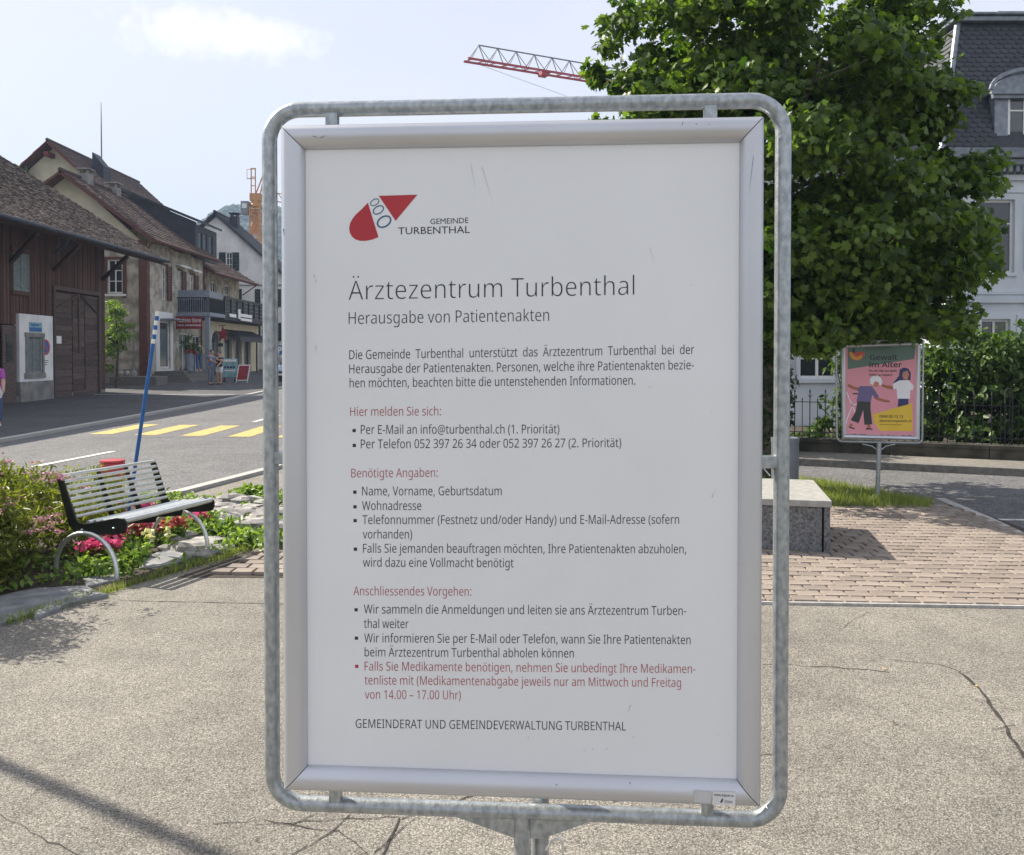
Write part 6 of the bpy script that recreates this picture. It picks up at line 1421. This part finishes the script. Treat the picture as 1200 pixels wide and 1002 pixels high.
m = MB(); m.obox(Vector(AS(-.27, -.004, .17))+Vector((0, .012, 0)), (.54, 0, 0), Vector((.08, .176, .76)), (0, -.012, 0)); pnl = m.build('print_panel', M['signred'], t)
m = MB(); put_text(m, 'P', lambda a, b: tuple(Vector(AS(a, -.012, 0))+Vector((.10, .2, .86))*(-b)), -.08, .06, .2, -.70, -.70, .02)
for k in range(4): m.obox(Vector(AS(-.16, -.012, 0))+Vector((.10, .2, .86))*(.58-.09*k), (.30, 0, 0), Vector((.1, .2, .86))*.03, (0, -.003, 0))
m.build('print_line', M['white'], t)
m = MB(); m.bar(AS(-.3, 0, 0), AS(-.3, .02, .14), .03); m.bar(AS(.3, 0, 0), AS(.3, .02, .14), .03); m.bar(AS(-.3, .45, 0), AS(-.2, .2, .95), .03); m.bar(AS(.3, .45, 0), AS(.35, .2, .95), .03); m.build('leg', M['alu'], t)
# green climbing bush at the barn's far corner
cb = GG(136, 41)
t = thing('climbing_shrub', 'tall loose green shrub against the plaster house just past the barn corner', 'shrub', cb)
p = []; o_ = []
for cc, rad, nc, nl in (((cb.x, 41, 3.9), (.55, .5, .85), 22, 700), ((cb.x+.15, 41, 2.7), (.85, .6, .7), 30, 1100), ((cb.x-.5, 41.2, 1.6), (.5, .4, .8), 18, 500)): a, b, cl = crown_points(rng, cc, rad, nc, nl, .26, .35); p.append(a); o_.append(b)
leaves('foliage', np.concatenate(p), .15, 'oval', M['herb'], t, rng=rng, outward=np.concatenate(o_))
m = MB(); m.tube([cb, cb+Vector((.1, 0, 1.8)), cb+Vector((0, 0, 3.6))], [.07, .05, .02], 7); m.build('stem', M['bark'], t)
m = MB(); m.box(-20.4, -18.0, 43.2, 44.6, h(44)+.0, h(44)+.5); tag(m.build('stone_planter', M['kerb2'], bevel=.02), 'low dark stone planter at the foot of the plaster house gable', 'planter')
for i, (px, Y) in enumerate(((137, 43.9), (142, 43.9), (149, 43.9), (157, 43.9))):
    c = GG(px, Y); m = MB(); m.lathe((c.x, c.y, h(44)+.5), [(.10, 0), (.14, .12), (.12, .22), (.04, .3)], 10); tag(m.build('boulder', M['rock'], smooth=True), 'small pale stone on the planter beside the barn', 'stone', 'pale stones on the planter')
m = MB(); c = GG(150, 44.8); m.tube([(c.x, 45.5, h(44)), (c.x, 45.5, 3.6)], .04, 7); m.box(c.x-.2, c.x+.2, 45.4, 45.6, 3.4, 3.55); tag(m.build('rain_pipe', M['craneG']), 'thin grey pipe standing at the plaster house gable', 'pipe')
# parking sign and car
c = GG(328, 49.5); t = thing('parking_sign', 'blue square P sign on a pole at the end of the street', 'sign', c)
m = MB(); m.tube([c, c+Vector((0, 0, 2.2))], .03, 8); m.build('pole', M['galv'], t)
z0 = P(328, 415.5, 49.5).z; m = MB(); m.box(c.x-.26, c.x+.26, 49.44, 49.46, z0, z0+.52); m.build('plate', M['blue'], t)
m = MB(); put_text(m, 'P', lambda a, b: (a, 49.435, -b), c.x-.09, c.x+.13, .34, -z0-.09, -z0-.09, .04); m.build('print_line', M['white'], t)
c = GG(329, 48); c.z = h(48)+.004
car = thing('parked_car', 'silver blue car facing the camera beneath the parking sign', 'car', c)
def car_section():
    # (y from the front bumper, half width at waist, z bottom, z waist, z top, half width at top)
    return [(0, .62, .35, .55, .66, .60), (.08, .78, .25, .62, .74, .72), (.5, .84, .22, .75, .86, .74), (1.15, .87, .22, .86, .98, .74), (1.9, .88, .22, .90, 1.40, .60), (2.5, .88, .22, .92, 1.47, .60), (3.3, .88, .22, .94, 1.42, .58), (3.9, .86, .25, .94, 1.10, .62), (4.2, .78, .35, .85, .95, .62)]
m = MB(); secs = car_section(); K = 10
for y, w, zb_, zw, zt2, wt in secs:
    pr = [(-w*.9, zb_), (-w, zb_+.12), (-w, zw-.08), (-w*.97, zw), (-wt, zt2-.03), (-wt*.8, zt2), (wt*.8, zt2), (wt, zt2-.03), (w*.97, zw), (w, zw-.08), (w, zb_+.12), (w*.9, zb_)]
    m.v += [(c.x+a, c.y+y, c.z+b) for a, b in pr]
n_ = 12
for i in range(len(secs)-1):
    for j in range(n_): m.f.append((i*n_+j, (i+1)*n_+j, (i+1)*n_+(j+1) % n_, i*n_+(j+1) % n_))
m.f.append(tuple(range(n_))); m.f.append(tuple(range((len(secs)-1)*n_, len(secs)*n_))[::-1])
m.build('body', M['carb'], car, smooth=True)
cx_, cy_, cz_ = c
m = MB(); m.add([(cx_-.70, cy_+1.17, cz_+1.0), (cx_+.70, cy_+1.17, cz_+1.0), (cx_+.56, cy_+1.84, cz_+1.375), (cx_-.56, cy_+1.84, cz_+1.375)], [(0, 1, 2, 3)]); m.v = [(x, y-.02, z+.015) for x, y, z in m.v]; m.build('windscreen', M['glass'], car)
for s_ in (-1, 1):
    m = MB(); m.add([(cx_+s_*.845, cy_+1.6, cz_+.99), (cx_+s_*.845, cy_+3.6, cz_+1.0), (cx_+s_*.64, cy_+3.2, cz_+1.36), (cx_+s_*.65, cy_+2.0, cz_+1.36)], [(0, 1, 2, 3)]); m.v = [(x+s_*.02, y, z) for x, y, z in m.v]; m.build('side_window', M['glass'], car)
    m = MB(); m.lathe((cx_+s_*.60, cy_+.05, cz_+.56), [(.10, 0), (.15, .04), (.15, .12), (.08, .17)], 12); m.build('headlight', M['lamp_gl'], car, smooth=True)
    m = MB(); m.obox((cx_+s_*.90, cy_+1.5, cz_+.95), (s_*.2, 0, 0), (0, .1, 0), (0, 0, .13)); m.build('mirror', M['carb'], car, bevel=.03)
    for yy in (.8, 3.35):
        m = MB(); m.tube([(cx_+s_*.70, cy_+yy, cz_+.31), (cx_+s_*.895, cy_+yy, cz_+.31)], .31, 20); w_ = m.build('wheel', M['rubber'], car)
        m = MB(); m.tube([(cx_+s_*.89, cy_+yy, cz_+.31), (cx_+s_*.90, cy_+yy, cz_+.31)], .19, 14); m.build('rim', M['alu'], w_)
m = MB(); m.box(cx_-.42, cx_+.42, cy_-.015, cy_+.1, cz_+.47, cz_+.6); m.box(cx_-.6, cx_+.6, cy_-.0, cy_+.1, cz_+.25, cz_+.36); m.build('grille', M['rubber'], car)
m = MB(); m.box(cx_-.26, cx_+.26, cy_-.03, cy_-.016, cz_+.38, cz_+.49); m.build('number_plate', M['white'], car)
# ------------------------------------------------------------------ trees and hill
def far_tree(name, label, c, rad, n, size, mat='darktree', cr=.6, nc=60, kind='oval', seed=1, trunk=.2):
    rg = np.random.default_rng(seed); t = thing(name, label, 'tree', (c[0], c[1], h(c[1])))
    p, o, _ = crown_points(rg, c, rad, nc, n, cr, .45); leaves('crown', p, size, kind, M[mat], t, rng=rg, outward=o)
    m = MB(); m.tube([(c[0], c[1], h(c[1])), (c[0], c[1], c[2]+rad[2]*.3)], [trunk, trunk*.4], 8); m.build('trunk', M['bark'], t, smooth=True)
p = P(-22, 190, 60); far_tree('garden_tree', 'green tree top just showing above the barn roof at the left edge', (p.x, 60, 13.0), (2.6, 2.4, 3.9), 5000, .32, seed=41)
# conifer between the board and the tube
t = thing('spruce_tree', 'dark spruce beyond the white house, seen between tube and board', 'tree', (P(338, 300, 92).x, 92, h(92))); c = t.location
pp, oo = [], []
for k in range(4200):
    z = random.random()**.8*11.5; r_ = (11.8-z)*.30*(.35+.65*random.random()); a = random.uniform(0, 6.28); br = .8+.2*math.sin(z*7); pp.append((c.x+r_*br*math.cos(a), c.y+r_*br*math.sin(a), c.z+.6+z-.15*r_)); oo.append((math.cos(a), math.sin(a), 0))
leaves('crown', pp, .5, 'lance', M['ivy'], t, up=.2, outward=np.array(oo)); m = MB(); m.tube([c, c+Vector((0, 0, 12.2))], [.25, .03], 8); m.build('trunk', M['bark'], t)
m = MB(); gw_, gh_ = 150, 60
for j in range(gh_+1):
    for i in range(gw_+1):
        x = -620+i*1300/gw_; y = 430+j*6.5; t_ = j/gh_
        k_ = max(0, min(1, (x+275)/45)); k_ = k_*k_*(3-2*k_); ridge = 64+60*k_+5*math.sin(x*.017)+3*math.sin(x*.043+1)
        z = ridge*(1-math.cos(min(1, t_*1.25)*math.pi))/2
        if j > 0: z += 4.5*abs(mnoise.noise(Vector((x*.11, y*.11, 0))))*2+3*mnoise.noise(Vector((x*.3, y*.3, 4)))
        m.v.append((x, y, z-2))
for j in range(gh_):
    for i in range(gw_): k = j*(gw_+1)+i; m.f.append((k, k+1, k+gw_+2, k+gw_+1))
hl = m.build('hill', M['forest'], smooth=False); struct(hl)
rg = np.random.default_rng(8); N_ = 9000; xs_ = rg.uniform(-330, -60, N_); ys_ = rg.uniform(440, 760, N_)
from mathutils.bvhtree import BVHTree
bvh = BVHTree.FromPolygons([v.co for v in hl.data.vertices], [tuple(p.vertices) for p in hl.data.polygons])
tp = []
for x, y in zip(xs_, ys_):
    hit = bvh.ray_cast(Vector((x, y, 300)), Vector((0, 0, -1)))
    if hit[0]: tp.append((x, y, hit[0].z))
ico_v = []; m = MB()
for x, y, z in tp:                                   # lumpy crowns of the hillside wood
    r_ = random.uniform(2.2, 4.2); k = len(m.v); rings = [(.0, 1.5), (.75, 1.05), (1.0, .3), (.6, -.4)]
    m.v.append((x, y, z+r_*1.5))
    for rr_, zz in rings[1:]:
        for a in range(6): an = a*math.pi/3+random.uniform(-.25, .25); q_ = random.uniform(.8, 1.15); m.v.append((x+r_*rr_*q_*math.cos(an), y+r_*rr_*q_*math.sin(an), z+r_*zz))
    for a in range(6):
        b = (a+1) % 6; m.f.append((k, k+1+a, k+1+b))
        for q_ in (0, 1): m.f.append((k+1+6*q_+a, k+7+6*q_+a, k+7+6*q_+b, k+1+6*q_+b))
wd = m.build('hillside_wood', M['forest']); tag(wd, 'hazy wooded hillside behind the street', 'wood', kind='stuff')
# ------------------------------------------------------------------ cranes
def lattice(mb, p, q_, w, hgt_, seg, r=.05, tri=False):
    p, q_ = Vector(p), Vector(q_); t = (q_-p).normalized(); side = t.cross(Z if abs(t.z) < .9 else Vector((0, 1, 0))).normalized(); up = side.cross(t)
    cs = [side*w/2, -side*w/2, up*hgt_] if tri else [side*w/2+up*w/2, side*w/2-up*w/2, -side*w/2-up*w/2, -side*w/2+up*w/2]
    return cs
cx = P(300.5, 240, 130).x; tw = 1.55; ztw = P(300, 243, 130).z
c1_ = thing('tower_crane', 'orange tower crane with cab rising behind the white gabled house', 'crane', (cx, 130, h(110)))
m = MB(); zs_ = list(np.arange(1.2, ztw, 1.5))
zm = P(300, 266, 130).z
def mast(z0, z1, mt):
    m = MB(); hw = tw/2
    for sx in (-1, 1):
        for sy in (-1, 1): m.box(cx+sx*hw-.1, cx+sx*hw+.1, 130+sy*hw-.1, 130+sy*hw+.1, z0, z1)
    z = z0; f_ = 1
    while z < z1-.2:
        for sy in (-1, 1): m.bar((cx-hw*f_, 130+sy*hw, z), (cx+hw*f_, 130+sy*hw, min(z+1.3, z1)), .14); m.bar((cx-hw, 130+sy*hw, z), (cx+hw, 130+sy*hw, z), .12)
        for sx in (-1, 1): m.bar((cx+sx*hw, 130-hw*f_, z), (cx+sx*hw, 130+hw*f_, min(z+1.3, z1)), .14)
        z += 1.3; f_ = -f_
    return m
mast(1.2, zm-3, 'mastc').build('mast', M['mastc'], c1_)
m = mast(zm-3, ztw, 'orange'); m.box(cx-.3, cx+.3, 129.8, 130.2, zm-1, ztw-.3); m.build('climbing_frame', M['orange'], c1_)
m = MB(); m.lathe((cx, 130, ztw), [(.9, 0), (.95, .3), (.8, .5), (.8, .9)], 12); m.box(cx-.8, cx+.8, 129.2, 130.8, ztw+.9, ztw+2.0); m.build('slewing_ring', M['orange'], c1_)
zc_ = P(288, 252, 130).z
m = MB(); m.box(cx-2.15, cx-.95, 129.1, 130.5, zc_, zc_+2.0); cb_ = m.build('cab', M['craneG'], c1_, bevel=.1)
m = MB(); m.box(cx-1.9, cx-1.2, 129.05, 129.09, zc_+.9, zc_+1.6); m.build('pane', M['lamp_gl'], cb_)
m = MB(); zt3 = P(300, 197, 130).z
for dx in (-.95, .1): m.bar((cx+dx*.6-.2, 130, ztw+2), (cx+dx*.6-.2, 130, zt3), .14)
for k in range(4): z = ztw+2+k*(zt3-ztw-2)/3-.05; m.bar((cx-.85, 130, z), (cx-.1, 130, z), .12)
m.bar((cx-.2, 130.3, ztw+2), (cx+1.1, 130.3, zt3-.6), .16); m.bar((cx+.5, 130.3, ztw+2), (cx+1.2, 130.3, zt3-.6), .16); m.bar((cx-1.4, 130, zt3-1.6), (cx-.2, 130, zt3-1.6), .12); m.bar((cx-1.4, 130, zt3-1.6), (cx-1.4, 130, zt3-.2), .06); m.bar((cx-1.4, 130, zt3-.2), (cx-.2, 130, zt3-.2), .06)
m.build('top_frame', M['orange'], c1_)
m = MB(); jd = Vector((.8, 1, 0)).normalized()
for k in range(16): a, b = Vector((cx, 130, ztw+1.4))+jd*(1+k*2), Vector((cx, 130, ztw+1.4))+jd*(3+k*2); m.bar(a, b, .15); m.bar(a+Z*1.3, b+Z*1.3, .12); m.bar(a, b.lerp(a, .5)+Z*1.3, .08); m.bar(a.lerp(b, .5)+Z*1.3, b, .08)
m.build('jib', M['orange'], c1_)
# second crane: only its jib shows, left of the tree
JT = P(546, 70, 80); zj = JT.z; Jd = None
pr_ = ray(702, 95.5); t_ = (zj-CAMZ)/pr_.z; JR = Vector((pr_.x*t_, pr_.y*t_, zj)); Jd = (JR-JT).normalized(); Js = Jd.cross(Z).normalized()
c2_ = thing('tower_crane', 'distant crane jib of thin red and grey lattice crossing the sky left of the tree', 'crane', tuple(JT+Jd*24)[:2]+(h(100),))
L2 = 24.0; hj = 1.55
m = MB()
for s_ in (-1, 1): m.bar(JT+Js*.5*s_, JT+Js*.5*s_+Jd*L2, .16, .18)
for k in range(20): a = JT+Jd*k*1.2; m.bar(a-Js*.5, a+Js*.5+Jd*.6, .07)
m.build('jib_chord', M['craneR'], c2_)
m = MB(); m.bar(JT+Jd*1.3+Z*hj, JT+Jd*L2+Z*hj, .10)
for k in range(12):
    t0_ = JT+Jd*(1.3+k*1.95)+Z*hj
    for s_ in (-1, 1): m.bar(JT+Jd*(max(.3, 1.3+k*1.95-.95))+Js*.5*s_, t0_, .06); m.bar(t0_, JT+Jd*(1.3+k*1.95+.98)+Js*.5*s_, .06)
m.build('jib_lattice', M['craneG'], c2_)
m = MB(); a = JT+Jd*7.8; m.obox(a-Js*.5-Z*.35, Js*1.0, Jd*.8, Z*.3); m.build('trolley', M['craneR'], c2_)
m = MB(); a = JT+Jd*24
for sx in (-1, 1):
    for sy in (-1, 1): m.bar((a.x+sx*.7, a.y+sy*.7, h(100)), (a.x+sx*.7, a.y+sy*.7, zj+3), .2)
k = 2.0; f_ = 1
while k < zj: m.bar((a.x-.7*f_, a.y-.7, k), (a.x+.7*f_, a.y-.7, k+1.6), .12); m.bar((a.x-.7*f_, a.y+.7, k), (a.x+.7*f_, a.y+.7, k+1.6), .12); k += 1.6; f_ = -f_
m.build('mast', M['craneG'], c2_)
m = MB(); m.tube([JT+Jd*.5-Z*.1, JT+Jd*12-Z*2.2, JT+Jd*24-Z*3.6], .018, 5); m.build('cable', M['craneG'], c2_)
# a plain pale house and trees beyond the plaza, hidden from the photo's viewpoint by the board
hb = thing('background_house', 'pale house beyond the plaza hidden behind the notice board', 'house', (0, 62, h(62)))
m = MB(); m.wall((-7, 62, h(62)-.2), (1, 0, 0), (0, -1, 0), 14, 6, [(1.5+3*k, 2.7+3*k, z, z+1.5) for k in range(4) for z in (1, 3.9)], .3); m.box(-7, 7, 72, 72.3, 0, 6); m.prism([(-7, 62, 6.31), (-7, 72, 6.31), (-7, 67, 9.6)], (.3, 0, 0)); m.prism([(6.7, 62, 6.31), (6.7, 72, 6.31), (6.7, 67, 9.6)], (.3, 0, 0)); m.box(-7, -6.7, 62.3, 72, .3, 6.3); m.box(6.7, 7, 62.3, 72, .3, 6.3); m.build('wall', M['cream'], hb)
for k in range(4):
    for z in (1, 3.9): window(hb, (-7, 62, h(62)-.2), (1, 0, 0), (0, -1, 0), 1.5+3*k, 2.7+3*k, z, z+1.5, M['white'], M['glass'], 1, (.6,), .07, .1, M['concrete'])
m = MB(); m.obox((-7.5, 61.4, 6.1), (15, 0, 0), (0, 5.6, 3.75), (0, 0, .15)); m.obox((-7.5, 72.6, 6.1), (15, 0, 0), (0, -5.6, 3.75), (0, 0, .15)); m.build('roof', M['tile2'], hb)
far_tree('garden_tree', 'round green tree beyond the plaza, hidden behind the notice board', (-.5, 34, 4.2), (2.6, 2.4, 2.4), 5000, .22, seed=43)
# ------------------------------------------------------------------ haze
hz_on = True
if hz_on:
    m = MB(); m.box(-1100, 1100, -80, 1300, -3, 175); hz = m.build('haze', M['land']); tag(hz, 'thin summer haze over the valley', 'haze', kind='stuff')
    mh = bpy.data.materials.new('haze'); mh.use_nodes = True; t = mh.node_tree; t.nodes.remove(t.nodes['Principled BSDF'])
    v = t.nodes.new('ShaderNodeVolumePrincipled'); v.inputs['Color'].default_value = (.52, .70, 1.0, 1); v.inputs['Density'].default_value = .00055; v.inputs['Anisotropy'].default_value = 0.0
    t.links.new(v.outputs[0], t.nodes['Material Output'].inputs['Volume']); hz.data.materials[0] = mh
